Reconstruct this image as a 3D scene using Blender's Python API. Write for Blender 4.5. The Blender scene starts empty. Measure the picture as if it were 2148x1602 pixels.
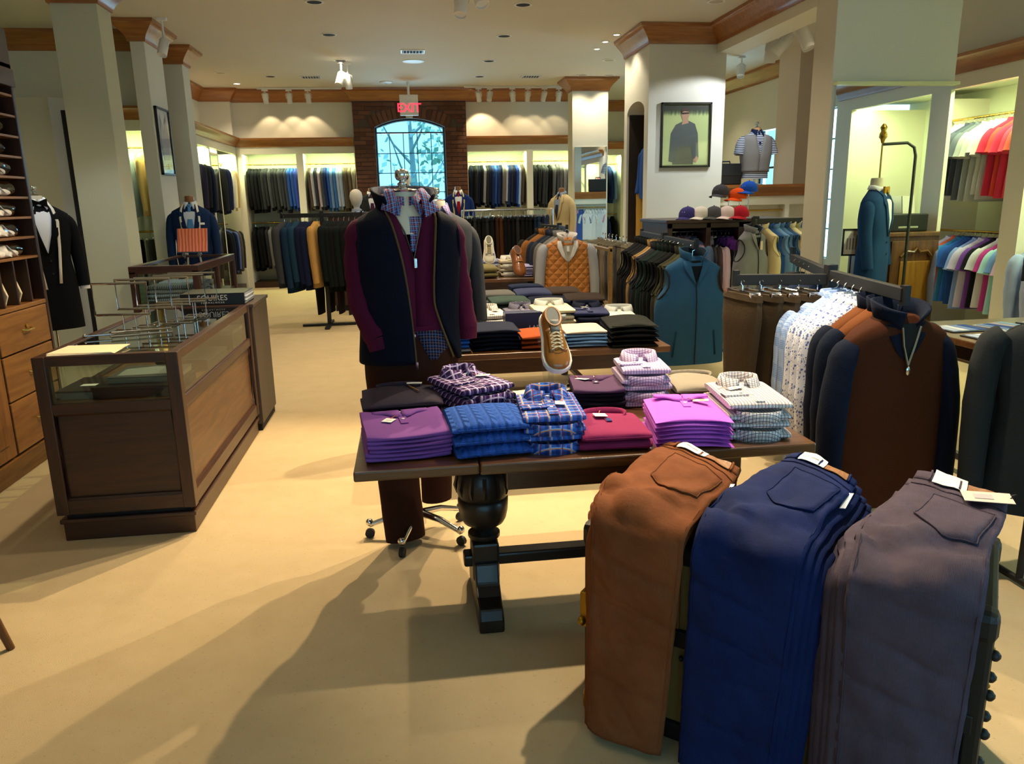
import bpy, bmesh, math, random
from mathutils import Vector, Matrix, noise as mnoise
random.seed(7)
SC = bpy.context.scene
COL = SC.collection
PI = math.pi
def rad(a): return a*PI/180

# ---------------------------------------------------------------- camera
def make_camera():
    yaw, pitch, roll, H, fpx = rad(7.6), rad(13.45), rad(1.15), 1.5, 1600.0
    f = Vector((math.sin(yaw)*math.cos(pitch), math.cos(yaw)*math.cos(pitch), -math.sin(pitch)))
    r = Vector((math.cos(yaw), -math.sin(yaw), 0)); u = r.cross(f)
    c, s = math.cos(roll), math.sin(roll)
    R = c*r - s*u; U = c*u + s*r
    cam = bpy.data.cameras.new('camera'); cam.sensor_width = 36; cam.sensor_fit = 'HORIZONTAL'
    cam.lens = 36*fpx/2148.0; cam.clip_start = 0.05; cam.clip_end = 200
    o = bpy.data.objects.new('camera', cam); COL.objects.link(o)
    o.matrix_world = Matrix(((R.x, U.x, -f.x, 0), (R.y, U.y, -f.y, 0), (R.z, U.z, -f.z, H), (0, 0, 0, 1)))
    SC.camera = o
make_camera()

# ---------------------------------------------------------------- world, exposure
W = bpy.data.worlds.new('sky'); SC.world = W; W.use_nodes = True
W.node_tree.nodes['Background'].inputs[0].default_value = (0.42, 0.74, 0.95, 1)
W.node_tree.nodes['Background'].inputs[1].default_value = 2.3
SC.view_settings.view_transform = 'Standard'; SC.view_settings.look = 'None'
SC.view_settings.gamma = 1.0; SC.view_settings.use_curve_mapping = False
SC.view_settings.exposure = 0.3
WARM = (1.0, 0.76, 0.46); WARM2 = (1.0, 0.84, 0.60); COOL = (0.70, 0.86, 1.0)
SPOT_W = 150.0      # watts of one ceiling spot
def area_light(name, loc, rot, sx, sy, power, color):
    l = bpy.data.lights.new(name, 'AREA'); l.shape = 'RECTANGLE'; l.size = sx; l.size_y = sy
    l.energy = power; l.color = color
    o = bpy.data.objects.new(name, l); COL.objects.link(o); o.location = loc; o.rotation_euler = rot
    return o
def spot_light(name, loc, target, power, color=WARM, size=rad(80), blend=.35, radius=.035, parent=None):
    l = bpy.data.lights.new(name, 'SPOT'); l.energy = power; l.color = color; l.spot_size = size
    l.spot_blend = blend; l.shadow_soft_size = radius
    o = bpy.data.objects.new(name, l); COL.objects.link(o); o.location = loc
    d = Vector(target)-Vector(loc); o.rotation_euler = d.to_track_quat('-Z', 'Y').to_euler()
    return o
# daylight through the shop's windows: right wall window, storefront behind the viewer, arched window at the back
area_light('daylight_right_window', (5.25, 0.75, 1.55), (0, rad(90), 0), 1.9, 1.5, 55, COOL)
area_light('daylight_storefront', (0.8, -3.1, 1.7), (rad(90), 0, 0), 5.0, 2.2, 18, COOL)
area_light('daylight_arched_window', (0.17, 15.3, 1.9), (rad(-90), 0, 0), 1.1, 1.8, 60, COOL)
area_light('daylight_far_window', (6.1, 11.9, 1.7), (0, rad(90), 0), 1.4, 1.0, 60, COOL)

# ---------------------------------------------------------------- colours and materials
def lin(h):
    h = h.lstrip('#'); o = []
    for i in (0, 2, 4):
        c = int(h[i:i+2], 16)/255.0
        o.append(c/12.92 if c <= .04045 else ((c+.055)/1.055)**2.4)
    return (o[0], o[1], o[2], 1)
MATS = {}
def nm(name):
    m = bpy.data.materials.new(name); m.use_nodes = True
    return m, m.node_tree, m.node_tree.nodes['Principled BSDF']
def nd(nt, typ, **k):
    n = nt.nodes.new(typ)
    for a, b in k.items(): setattr(n, a, b)
    return n
def mth(nt, op, a, b=None, c=None):
    n = nd(nt, 'ShaderNodeMath', operation=op)
    for i, v in enumerate((a, b, c)):
        if v is None: continue
        if isinstance(v, (int, float)): n.inputs[i].default_value = v
        else: nt.links.new(v, n.inputs[i])
    return n.outputs[0]
def mixc(nt, fac, a, b):
    n = nd(nt, 'ShaderNodeMix', data_type='RGBA')
    for i, v in ((0, fac), (6, a), (7, b)):
        if isinstance(v, (int, float)): n.inputs[i].default_value = v
        elif isinstance(v, tuple): n.inputs[i].default_value = v
        else: nt.links.new(v, n.inputs[i])
    return n.outputs[2]
def objco(nt, scale=(1, 1, 1), rot=(0, 0, 0)):
    t = nd(nt, 'ShaderNodeTexCoord'); mp = nd(nt, 'ShaderNodeMapping')
    mp.inputs['Scale'].default_value = scale; mp.inputs['Rotation'].default_value = rot
    nt.links.new(t.outputs['Object'], mp.inputs['Vector'])
    return mp.outputs[0]
def noise(nt, co, scale, detail=3, rough=.55, dist=0):
    n = nd(nt, 'ShaderNodeTexNoise'); n.inputs['Scale'].default_value = scale; n.inputs['Detail'].default_value = detail
    n.inputs['Roughness'].default_value = rough; n.inputs['Distortion'].default_value = dist
    nt.links.new(co, n.inputs['Vector']); return n.outputs['Fac']
def bump(nt, p, h, strength, dist=.01):
    b = nd(nt, 'ShaderNodeBump'); b.inputs['Strength'].default_value = strength; b.inputs['Distance'].default_value = dist
    nt.links.new(h, b.inputs['Height']); nt.links.new(b.outputs[0], p.inputs['Normal'])
def dark(c, k): return (c[0]*k, c[1]*k, c[2]*k, 1)
def plain(hexc, rough=.5, metal=0, name=None, spec=.5, coat=0):
    key = ('p', hexc, rough, metal, coat)
    if key in MATS: return MATS[key]
    m, nt, p = nm(name or 'plain_'+hexc.lstrip('#')); c = lin(hexc)
    n = noise(nt, objco(nt), 14, 2)
    nt.links.new(mixc(nt, n, dark(c, .93), dark(c, 1.06)), p.inputs['Base Color'])
    p.inputs['Roughness'].default_value = rough; p.inputs['Metallic'].default_value = metal
    p.inputs['Specular IOR Level'].default_value = spec; p.inputs['Coat Weight'].default_value = coat
    MATS[key] = m; return m
def fab(hexc, scale=260, var=.14, bs=.25, sheen=.0, rib=None):
    key = ('f', hexc, scale, var, bs, rib)
    if key in MATS: return MATS[key]
    m, nt, p = nm('fabric_'+hexc.lstrip('#')); c = lin(hexc); co = objco(nt)
    n1 = noise(nt, co, scale, 2); n2 = noise(nt, co, 9, 3)
    f = mth(nt, 'ADD', mth(nt, 'MULTIPLY', n1, .6), mth(nt, 'MULTIPLY', n2, .4))
    nt.links.new(mixc(nt, f, dark(c, 1-var*1.6), dark(c, 1+var*1.6)), p.inputs['Base Color'])
    p.inputs['Roughness'].default_value = .92; p.inputs['Specular IOR Level'].default_value = .15
    p.inputs['Sheen Weight'].default_value = sheen; p.inputs['Sheen Roughness'].default_value = .5
    h = mth(nt, 'ADD', mth(nt, 'MULTIPLY', n1, .5), mth(nt, 'MULTIPLY', noise(nt, co, 26, 3), 1.2))
    bump(nt, p, h, bs, .006)
    MATS[key] = m; return m
def checks(name, base, bands, axes=('X', 'Y'), rough=.9):
    """woven checks: bands = (axis index, period m, width fraction, offset fraction, colour, opacity)"""
    if name in MATS: return MATS[name]
    m, nt, p = nm(name); co = objco(nt); sp = nd(nt, 'ShaderNodeSeparateXYZ'); nt.links.new(co, sp.inputs[0])
    cur = lin(base)
    for ax, per, wd, off, colr, op in bands:
        if ax == 1 and axes[1] == 'YZ': v = mth(nt, 'ADD', sp.outputs[1], sp.outputs[2])
        else: v = sp.outputs['XYZ'.index(axes[ax][0])]
        fr = mth(nt, 'FRACT', mth(nt, 'ADD', mth(nt, 'MULTIPLY', v, 1/per), off+50))
        msk = mth(nt, 'MULTIPLY', mth(nt, 'LESS_THAN', fr, wd), op)
        cur = mixc(nt, msk, cur, lin(colr))
    nt.links.new(cur, p.inputs['Base Color'])
    p.inputs['Roughness'].default_value = rough; p.inputs['Specular IOR Level'].default_value = .15
    bump(nt, p, noise(nt, co, 30, 3), .25, .006)
    MATS[name] = m; return m
def wood(name, c1, c2, axis='X', scale=1.0, rough=.4, coat=.15, contrast=1.0):
    if name in MATS: return MATS[name]
    m, nt, p = nm(name)
    s = {'X': (1.2, 14, 14), 'Y': (14, 1.2, 14), 'Z': (14, 14, 1.2)}[axis]
    co = objco(nt, tuple(scale*k for k in s))
    n = noise(nt, co, 1.6, 6, .62, 1.3); fine = noise(nt, objco(nt, tuple(6*scale*k for k in s)), 2.0, 3, .6)
    r = nd(nt, 'ShaderNodeValToRGB'); nt.links.new(n, r.inputs[0])
    r.color_ramp.elements[0].position = .5-.2/contrast; r.color_ramp.elements[1].position = .5+.2/contrast
    r.color_ramp.elements[0].color = lin(c1); r.color_ramp.elements[1].color = lin(c2)
    col = mixc(nt, mth(nt, 'MULTIPLY', fine, .45), r.outputs[0], dark(lin(c1), .6))
    nt.links.new(col, p.inputs['Base Color'])
    p.inputs['Roughness'].default_value = rough; p.inputs['Coat Weight'].default_value = coat; p.inputs['Coat Roughness'].default_value = .25
    bump(nt, p, fine, .12, .003)
    MATS[name] = m; return m
def metal(name, hexc, rough=.15):
    if name in MATS: return MATS[name]
    m, nt, p = nm(name); p.inputs['Base Color'].default_value = lin(hexc); p.inputs['Metallic'].default_value = 1
    n = noise(nt, objco(nt), 40, 2); nt.links.new(mth(nt, 'ADD', mth(nt, 'MULTIPLY', n, .08), rough), p.inputs['Roughness'])
    MATS[name] = m; return m
def emit(name, hexc, power):
    if name in MATS: return MATS[name]
    m, nt, p = nm(name); p.inputs['Base Color'].default_value = lin(hexc)
    p.inputs['Emission Color'].default_value = lin(hexc); p.inputs['Emission Strength'].default_value = power
    MATS[name] = m; return m
def clear(name, tint, gloss=.1, rough=.02):
    if name in MATS: return MATS[name]
    m = bpy.data.materials.new(name); m.use_nodes = True; nt = m.node_tree; nt.nodes.clear()
    o = nd(nt, 'ShaderNodeOutputMaterial'); t = nd(nt, 'ShaderNodeBsdfTransparent'); g = nd(nt, 'ShaderNodeBsdfGlossy')
    mx = nd(nt, 'ShaderNodeMixShader'); fr = nd(nt, 'ShaderNodeFresnel'); fr.inputs[0].default_value = 1.35; ge = nd(nt, 'ShaderNodeNewGeometry')
    t.inputs[0].default_value = lin(tint); g.inputs['Roughness'].default_value = rough
    nt.links.new(mth(nt, 'MULTIPLY', mth(nt, 'ADD', fr.outputs[0], gloss), mth(nt, 'SUBTRACT', 1.0, ge.outputs['Backfacing'])), mx.inputs[0])
    nt.links.new(t.outputs[0], mx.inputs[1]); nt.links.new(g.outputs[0], mx.inputs[2]); nt.links.new(mx.outputs[0], o.inputs[0])
    MATS[name] = m; return m
def paint(name, hexc, rough=.75):
    if name in MATS: return MATS[name]
    m, nt, p = nm(name); co = objco(nt); c = lin(hexc)
    nt.links.new(mixc(nt, noise(nt, co, 1.3, 3), dark(c, .96), dark(c, 1.03)), p.inputs['Base Color'])
    p.inputs['Roughness'].default_value = rough; p.inputs['Specular IOR Level'].default_value = .25
    bump(nt, p, noise(nt, co, 120, 2), .05, .002)
    MATS[name] = m; return m

# ---------------------------------------------------------------- mesh helpers
class MB:
    def __init__(s): s.v = []; s.f = []; s.mi = []
    def add(s, vs, fs, mi=0):
        b = len(s.v); s.v += [tuple(p) for p in vs]
        for f in fs: s.f.append(tuple(b+i for i in f)); s.mi.append(mi)
        return s
    def box(s, x0, x1, y0, y1, z0, z1, mi=0):
        return s.add([(x0,y0,z0),(x1,y0,z0),(x1,y1,z0),(x0,y1,z0),(x0,y0,z1),(x1,y0,z1),(x1,y1,z1),(x0,y1,z1)],
                     [(0,3,2,1),(4,5,6,7),(0,1,5,4),(1,2,6,5),(2,3,7,6),(3,0,4,7)], mi)
    def loft(s, rings, closed=True, cap0=True, cap1=True, mi=0):
        n = len(rings[0]); vs = [p for r in rings for p in r]; fs = []
        for i in range(len(rings)-1):
            for j in range(n if closed else n-1):
                k = (j+1) % n
                fs.append((i*n+j, i*n+k, (i+1)*n+k, (i+1)*n+j))
        if closed and cap0: fs.append(tuple(range(n-1, -1, -1)))
        if closed and cap1: fs.append(tuple((len(rings)-1)*n+j for j in range(n)))
        return s.add(vs, fs, mi)
    def cyl(s, p0, p1, r0, r1=None, n=10, mi=0, caps=True):
        return s.tube([p0, p1], [r0, r0 if r1 is None else r1], n, mi, caps)
    def tube(s, pts, r, n=8, mi=0, caps=True, flat=1.0, closed=False):
        pts = [Vector(p) for p in pts]; m = len(pts)
        rs = [r]*m if isinstance(r, (int, float)) else list(r)
        rings = []; up = None
        for i, p in enumerate(pts):
            a = pts[(i-1) % m] if (closed or i) else p; b = pts[(i+1) % m] if (closed or i < m-1) else p
            d = (b-a).normalized()
            if up is None:
                up = Vector((0, 0, 1)) if abs(d.z) < .9 else Vector((0, 1, 0))
            x = d.cross(up)
            if x.length < 1e-5: x = d.cross(Vector((1, 0, 0)))
            x.normalize(); y = x.cross(d).normalized(); up = y
            rings.append([p + x*rs[i]*math.cos(2*PI*k/n) + y*rs[i]*flat*math.sin(2*PI*k/n) for k in range(n)])
        if closed: rings.append(rings[0]); caps = False
        return s.loft(rings, True, caps, caps, mi)
    def lathe(s, prof, n=16, c=(0, 0, 0), mi=0, sx=1, sy=1):
        rings = [[(c[0]+r*sx*math.cos(2*PI*k/n), c[1]+r*sy*math.sin(2*PI*k/n), c[2]+z) for k in range(n)] for r, z in prof]
        return s.loft(rings, True, True, True, mi)
    def prism(s, poly, z0, z1, mi=0, plane='XY'):
        """extrude a 2-D polygon; plane XY -> along z, XZ -> along y, YZ -> along x"""
        def P(a, b, c): return {'XY': (a, b, c), 'XZ': (a, c, b), 'YZ': (c, a, b)}[plane]
        n = len(poly)
        vs = [P(a, b, z0) for a, b in poly]+[P(a, b, z1) for a, b in poly]
        fs = [tuple(range(n-1, -1, -1)), tuple(range(n, 2*n))]+[(i, (i+1) % n, n+(i+1) % n, n+i) for i in range(n)]
        return s.add(vs, fs, mi)
    def ball(s, c, r, n=10, m=6, sz=1, sx=1, sy=1, mi=0):
        pr = [(max(r*math.sin(PI*i/m), r*.02), -r*sz*math.cos(PI*i/m)) for i in range(m+1)]
        return s.lathe(pr, n, c, mi, sx, sy)
    def grid(s, fn, nu, nv, mi=0):
        vs = [fn(i/nu, j/nv) for j in range(nv+1) for i in range(nu+1)]
        fs = [(j*(nu+1)+i, j*(nu+1)+i+1, (j+1)*(nu+1)+i+1, (j+1)*(nu+1)+i) for j in range(nv) for i in range(nu)]
        return s.add(vs, fs, mi)
    def mesh(s, name, mat, smooth=False):
        me = bpy.data.meshes.new(name); me.from_pydata(s.v, [], s.f)
        for m in (mat if isinstance(mat, (list, tuple)) else [mat]): me.materials.append(m)
        if any(s.mi): me.polygons.foreach_set('material_index', s.mi)
        bm = bmesh.new(); bm.from_mesh(me); bmesh.ops.recalc_face_normals(bm, faces=bm.faces); bm.to_mesh(me); bm.free()
        if smooth:
            me.polygons.foreach_set('use_smooth', [True]*len(me.polygons))
            me.set_sharp_from_angle(angle=rad(50 if smooth is True else smooth))
        return me
    def obj(s, name, mat, parent=None, smooth=False, loc=None, rot=None, bevel=0, solid=0, sub=0):
        o = bpy.data.objects.new(name, s.mesh(name, mat, smooth)); COL.objects.link(o)
        if loc: o.location = loc
        if rot: o.rotation_euler = rot
        if parent: o.parent = parent
        if solid:
            md = o.modifiers.new('thickness', 'SOLIDIFY'); md.thickness = solid; md.offset = 0
        if bevel:
            md = o.modifiers.new('bevel', 'BEVEL'); md.width = bevel; md.segments = 2; md.limit_method = 'ANGLE'
        if sub:
            md = o.modifiers.new('sub', 'SUBSURF'); md.levels = sub; md.render_levels = sub
        return o
def tag(o, label, cat, group=None):
    o['label'] = label; o['category'] = cat
    if group: o['group'] = group
    return o
def thing(name, label, cat, loc=(0, 0, 0), rz=0, group=None, rot=None):
    o = bpy.data.objects.new(name, None); COL.objects.link(o); o.empty_display_size = .1
    o.location = loc; o.rotation_euler = rot or (0, 0, rz)
    return tag(o, label, cat, group)
def struct(o, label=None):
    o['kind'] = 'structure'
    if label: o['label'] = label
    return o
def setmat(o, m):
    """give this object its own material while sharing mesh data"""
    for sl in o.material_slots: sl.link = 'OBJECT'; sl.material = m
    return o
def dup(root, name=None, loc=None, rz=None, label=None, group=None, mats=None, scale=None):
    r = root.copy(); COL.objects.link(r)
    if loc is not None: r.location = loc
    if rz is not None: r.rotation_euler = (0, 0, rz)
    if scale is not None: r.scale = scale
    if label: r['label'] = label
    if group: r['group'] = group
    def rec(src, dst):
        for ch in list(src.children):
            c = ch.copy(); COL.objects.link(c); c.parent = dst
            if mats and c.type == 'MESH':
                key = c.name.split('.')[0]
                if key in mats: setmat(c, mats[key])
            rec(ch, c)
    rec(root, r)
    if mats and r.type == 'MESH' and 'self' in mats: setmat(r, mats['self'])
    return r
ORD = ['first','second','third','fourth','fifth','sixth','seventh','eighth','ninth','tenth','eleventh','twelfth','thirteenth','fourteenth',
       'fifteenth','sixteenth','seventeenth','eighteenth','nineteenth','twentieth','twenty-first','twenty-second','twenty-third','twenty-fourth','twenty-fifth','twenty-sixth','twenty-seventh','twenty-eighth','twenty-ninth','thirtieth']
def molding(name, path, profile, mat, closed=False, parent=None):
    """sweep profile [(out, z)] along a plan polyline; out is to the right of the walking direction"""
    n = len(path); rings = []
    def perp(a, b):
        d = Vector((b[0]-a[0], b[1]-a[1])).normalized(); return Vector((d.y, -d.x))
    for i, p in enumerate(path):
        ns = []
        if closed or i > 0: ns.append(perp(path[i-1], p))
        if closed or i < n-1: ns.append(perp(p, path[(i+1) % n]))
        if len(ns) == 2:
            b = (ns[0]+ns[1]).normalized(); k = 1/max(b.dot(ns[0]), .3); b = b*k
        else: b = ns[0]
        rings.append([(p[0]+b.x*o, p[1]+b.y*o, z) for o, z in profile])
    if closed: rings.append(rings[0])
    mb = MB(); mb.loft(rings, True, not closed, not closed)
    return mb.obj(name, mat, parent, smooth=35)
# ---------------------------------------------------------------- shared materials
M_WALL = paint('wall_paint', '#d9d6c6'); M_CEIL = paint('ceiling_paint', '#d6cfc0'); M_TRIM = paint('trim_paint', '#e2ddca', .5)
M_GREEN = paint('bay_paint', '#dfe3cc', .6); M_SAGE = paint('sage_paint', '#bfbea3')
M_OAK = wood('oak_crown', '#8a4f1d', '#b87735', 'X', .8, .35, .3)
M_OAKY = wood('oak_crown_y', '#8a4f1d', '#b87735', 'Y', .8, .35, .3)
M_DKOAK = wood('dark_oak', '#26110a', '#4a2611', 'Z', 1.2, .4, .2)
M_DKOAKX = wood('dark_oak_x', '#26110a', '#4a2611', 'X', 1.2, .4, .2)
M_DKOAKY = wood('dark_oak_y', '#26110a', '#4a2611', 'Y', 1.2, .4, .2)
M_CHROME = metal('chrome', '#d8d8d8', .08); M_BRASS = metal('brass', '#c9a24a', .22)
M_BLACK = plain('#070708', .6, name='black_metal'); M_BLKMATTE = plain('#0d0d0d', .8, name='black_matte')
M_WHITEM = plain('#e6e4de', .4, name='white_enamel')
M_PAPER = plain('#ece9df', .8, name='paper'); M_GLASS = clear('showcase_glass', '#eef5f1', .06)
M_WINGLASS = clear('window_glass', '#d3ecf4', .03, .12)
m, nt, p = nm('mirror'); p.inputs['Base Color'].default_value = (.86, .9, .88, 1); p.inputs['Metallic'].default_value = 1; p.inputs['Roughness'].default_value = .012
nt.links.new(mth(nt, 'MULTIPLY', noise(nt, objco(nt), 3, 2), .02), p.inputs['Roughness']); M_MIRROR = m
def carpet():
    m, nt, p = nm('carpet'); co = objco(nt)
    big = noise(nt, co, .8, 4, .6); mid = noise(nt, co, 7, 4, .65); fine = noise(nt, co, 330, 2)
    f = mth(nt, 'ADD', mth(nt, 'MULTIPLY', big, .45), mth(nt, 'MULTIPLY', mid, .55))
    c = mixc(nt, f, lin('#b39b72'), lin('#d3bd95'))
    sp = nd(nt, 'ShaderNodeTexVoronoi'); sp.inputs['Scale'].default_value = 34; nt.links.new(co, sp.inputs['Vector'])
    fl = mth(nt, 'MULTIPLY', mth(nt, 'LESS_THAN', sp.outputs['Distance'], .13), .16)
    c = mixc(nt, fl, c, lin('#7d6440'))
    c = mixc(nt, mth(nt, 'MULTIPLY', fine, .25), c, lin('#a08a64'))
    nt.links.new(c, p.inputs['Base Color']); p.inputs['Roughness'].default_value = .95; p.inputs['Specular IOR Level'].default_value = .1
    bump(nt, p, mth(nt, 'ADD', fine, mth(nt, 'MULTIPLY', mid, .6)), .35, .006); return m
CEIL = 3.45
struct(MB().box(-5.2, 7.0, -3.2, 17.2, -.1, 0).obj('floor', carpet()))
struct(MB().box(-5.2, 7.0, -3.2, 17.2, CEIL, CEIL+.1).obj('ceiling', M_CEIL))
def slab(name, x0, x1, y0, y1, z0, z1, mat, label=None, bevel=0):
    return struct(MB().box(x0, x1, y0, y1, z0, z1).obj(name, mat, bevel=bevel), label)
CROWN = [(0, 3.24), (.018, 3.24), (.022, 3.262), (.03, 3.285), (.034, 3.29), (.045, 3.31), (.075, 3.345), (.115, 3.385), (.135, 3.41), (.15, 3.415), (.155, 3.448), (0, 3.448)]
MID = [(0, 2.49), (.02, 2.49), (.024, 2.515), (.034, 2.528), (.036, 2.545), (.05, 2.565), (.085, 2.6), (.105, 2.61), (.11, 2.637), (0, 2.637)]
def crown(name, path, prof=CROWN, closed=False):
    mat = M_OAK
    if len(path) == 2 and abs(path[0][0]-path[1][0]) < abs(path[0][1]-path[1][1]): mat = M_OAKY
    return struct(molding(name, path, prof, mat, closed))
# ---- outer shell
slab('wall_left', -5.2, -5.0, -3.2, 17.2, 0, CEIL, M_WALL)
slab('wall_back_outer', -5.2, -.46, 15.35, 15.45, 0, CEIL, M_WALL)
slab('wall_back_outer_right', .83, 3.6, 15.35, 15.45, 0, CEIL, M_WALL)
slab('wall_right_outer', 5.8, 5.95, 1.6, 10.7, 0, CEIL, M_WALL)
# storefront behind the viewer
slab('wall_front_left', -5.2, -1.8, -3.2, -3.0, 0, CEIL, M_WALL); slab('wall_front_right', 3.4, 7.0, -3.2, -3.0, 0, CEIL, M_WALL)
slab('wall_front_top', -1.8, 3.4, -3.2, -3.0, 2.8, CEIL, M_WALL); slab('wall_front_sill', -1.8, 3.4, -3.2, -3.0, 0, .5, M_WALL)
# ---- back wall, upper part and bays
def bays(name, axis, pos, back, stiles, z0=.0, top=2.37, head=2.49, upper=CEIL, face=+1, light=True, mid=True, power=17, fm=M_TRIM):
    """recessed hanging bays in a wall. axis 'Y': wall plane y=pos, opening towards lower y, recess back at y=back.
    axis 'X': wall plane x=pos, recess back at x=back. stiles = [(a0,a1), ...] solid uprights between openings"""
    def bx(mb, a0, a1, d0, d1, z0, z1):
        d0, d1 = min(d0, d1), max(d0, d1)
        if axis == 'Y': mb.box(a0, a1, d0, d1, z0, z1)
        else: mb.box(d0, d1, a0, a1, z0, z1)
    A0, A1 = stiles[0][0], stiles[-1][1]; s = 1 if back > pos else -1
    mb = MB(); bx(mb, A0, A1, pos, pos+s*.06, top, head); struct(mb.obj('trim_header_'+name, fm))
    if upper > head: mb = MB(); bx(mb, A0, A1, pos+s*.02, pos+s*.12, head, upper); struct(mb.obj('wall_upper_'+name, M_WALL))
    mb = MB(); bx(mb, A0, A1, back, back+s*.04, z0, head); struct(mb.obj('wall_bay_back_'+name, M_GREEN))
    mb = MB(); bx(mb, A0, A1, pos+s*.06, back, head-.03, head); struct(mb.obj('trim_bay_top_'+name, M_GREEN))
    for i, (a, b) in enumerate(stiles):
        mb = MB(); bx(mb, a, b, pos, back, z0, top); struct(mb.obj('trim_stile_'+name, fm))
    mb = MB(); bx(mb, A0, A1, pos+s*.03, back, 0, .1); struct(mb.obj('trim_plinth_'+name, M_DKOAKX if axis == 'Y' else M_DKOAKY))
    for i in range(len(stiles)-1):
        a, b = stiles[i][1], stiles[i+1][0]
        if light:
            c = ((a+b)/2, pos+s*.12) if axis == 'Y' else (pos+s*.12, (a+b)/2)
            lab = 'strip lamp in the %s, %s %s' % (LAMPWHERE[name], ORD[i], 'from left' if axis == 'Y' else 'along')
            t = thing('strip_lamp', lab, 'lamp', (c[0], c[1], head-.05), 0, 'strip lamps of the '+name.replace('_', ' '))
            L = (b-a)*.9
            mb = MB(); (mb.box(-L/2, L/2, -.025, .025, 0, .02) if axis == 'Y' else mb.box(-.025, .025, -L/2, L/2, 0, .02)); mb.obj('lamp_body', M_WHITEM, t)
            mb = MB(); (mb.box(-L/2, L/2, -.015, .015, -.015, 0) if axis == 'Y' else mb.box(-.015, .015, -L/2, L/2, -.015, 0)); mb.obj('lamp_tube', emit('tube_glow', '#e9ffb8', 6), t)
            l = area_light('strip_lamp_light', (c[0], c[1], head-.085), (0, 0, 0), L if axis == 'Y' else .05, .05 if axis == 'Y' else L, power*(b-a), (.86, 1.0, .52))
LAMPWHERE = {'left_of_brick': 'hanging bay left of the brick pier', 'right_of_brick': 'hanging bay right of the brick pier', 'left_side': 'side wall bay at the back left',
             'behind_columns': 'hanging bay between the two left columns', 'right_side': 'lit shirt bay on the right wall', 'far_right': 'far bay behind the mirrored column', 'under_ledge': 'bay under the oak ledge'}
bays('left_of_brick', 'Y', 14.62, 15.25, [(-2.98, -2.805), (-1.87, -1.75), (-.84, -.80)])
bays('right_of_brick', 'Y', 14.62, 15.25, [(1.17, 1.21), (2.31, 2.43), (3.5, 3.6)])
crown('trim_crown_1', [(-.82, 14.64), (-2.9, 14.64)][::-1]); crown('trim_crown_2', [(1.19, 14.64), (3.55, 14.64)])
crown('trim_mid_1', [(-2.9, 14.62), (-.84, 14.62)], MID); crown('trim_mid_2', [(1.19, 14.62), (3.5, 14.62)], MID)
# jog at back left
slab('wall_jog', -3.5, -2.9, 14.49, 14.7, 2.49, CEIL, M_WALL); slab('wall_left_upper', -3.6, -3.42, 11.0, 14.6, 2.49, CEIL, M_WALL)
crown('trim_crown_3', [(-3.42, 11.1), (-3.42, 14.49), (-2.9, 14.49), (-2.9, 14.64)])
bays('left_side', 'X', -2.9, -3.42, [(11.0, 11.9), (12.62, 12.7), (13.14, 13.2), (14.55, 14.62)], upper=2.49, power=12)
slab('trim_left_side_top', -3.42, -2.9, 11.0, 14.62, 2.49, 2.55, M_TRIM)
crown('trim_mid_3', [(-2.9, 11.2), (-2.9, 14.62)], MID)
# wall between the left columns
bays('behind_columns', 'Y', 9.9, 10.5, [(-5.0, -3.75), (-2.93, -2.86)])
crown('trim_mid_4', [(-4.9, 9.9), (-2.86, 9.9)], MID); crown('trim_crown_4', [(-5.0, 9.92), (-2.86, 9.92)])
# ---- brick pier with arched window
m, nt, p = nm('brick_clay'); co = objco(nt); oi = nd(nt, 'ShaderNodeObjectInfo')
c = mixc(nt, oi.outputs['Random'], lin('#583626'), lin('#7d543c')); c = mixc(nt, mth(nt, 'MULTIPLY', noise(nt, co, 45, 4), .5), c, lin('#4a281b'))
nt.links.new(c, p.inputs['Base Color']); p.inputs['Roughness'].default_value = .9; bump(nt, p, noise(nt, co, 70, 3), .4, .004); M_BRICK = m
M_MORTAR = plain('#55443a', .95, name='mortar')
BX0, BX1, BY = -.82, 1.19, 14.47; WX0, WX1, WZ0, SPR, APX = -.45, .80, .75, 2.80, 2.95
WC = (WX0+WX1)/2; hw = (WX1-WX0)/2; rise = APX-SPR; ARCR = (hw*hw+rise*rise)/(2*rise); ARCZ = APX-ARCR
def arch_z(x): return ARCZ+math.sqrt(max(ARCR**2-(x-WC)**2, 0))
pier = MB()
pier.box(BX0, WX0, BY+.012, BY+.5, 0, CEIL); pier.box(WX1, BX1, BY+.012, BY+.5, 0, CEIL); pier.box(WX0, WX1, BY+.012, BY+.5, 0, WZ0)
N = 14; poly = [(WX0, CEIL), (WX1, CEIL)]+[(WX1-(WX1-WX0)*i/N, arch_z(WX1-(WX1-WX0)*i/N)) for i in range(N+1)]
pier.prism(poly, BY+.012, BY+.5, 0, 'XZ')
pier = struct(pier.obj('wall_brick_pier', M_MORTAR), 'dark red brick pier around the arched window')
bl, bh, gap = .205, .062, .011
bmesh_full = MB().box(0, bl, 0, .03, 0, bh).mesh('brick', M_BRICK)
def brick(x, z, w=bl, h=bh, rot=0):
    o = bpy.data.objects.new('brick', bmesh_full); COL.objects.link(o); o.parent = pier
    o.location = (x, BY+random.uniform(-.004, .004), z); o.scale = (w/bl, 1, h/bh); o.rotation_euler = (0, rot, 0)
OUTR = .26
z = .02+0; row = 0
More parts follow.
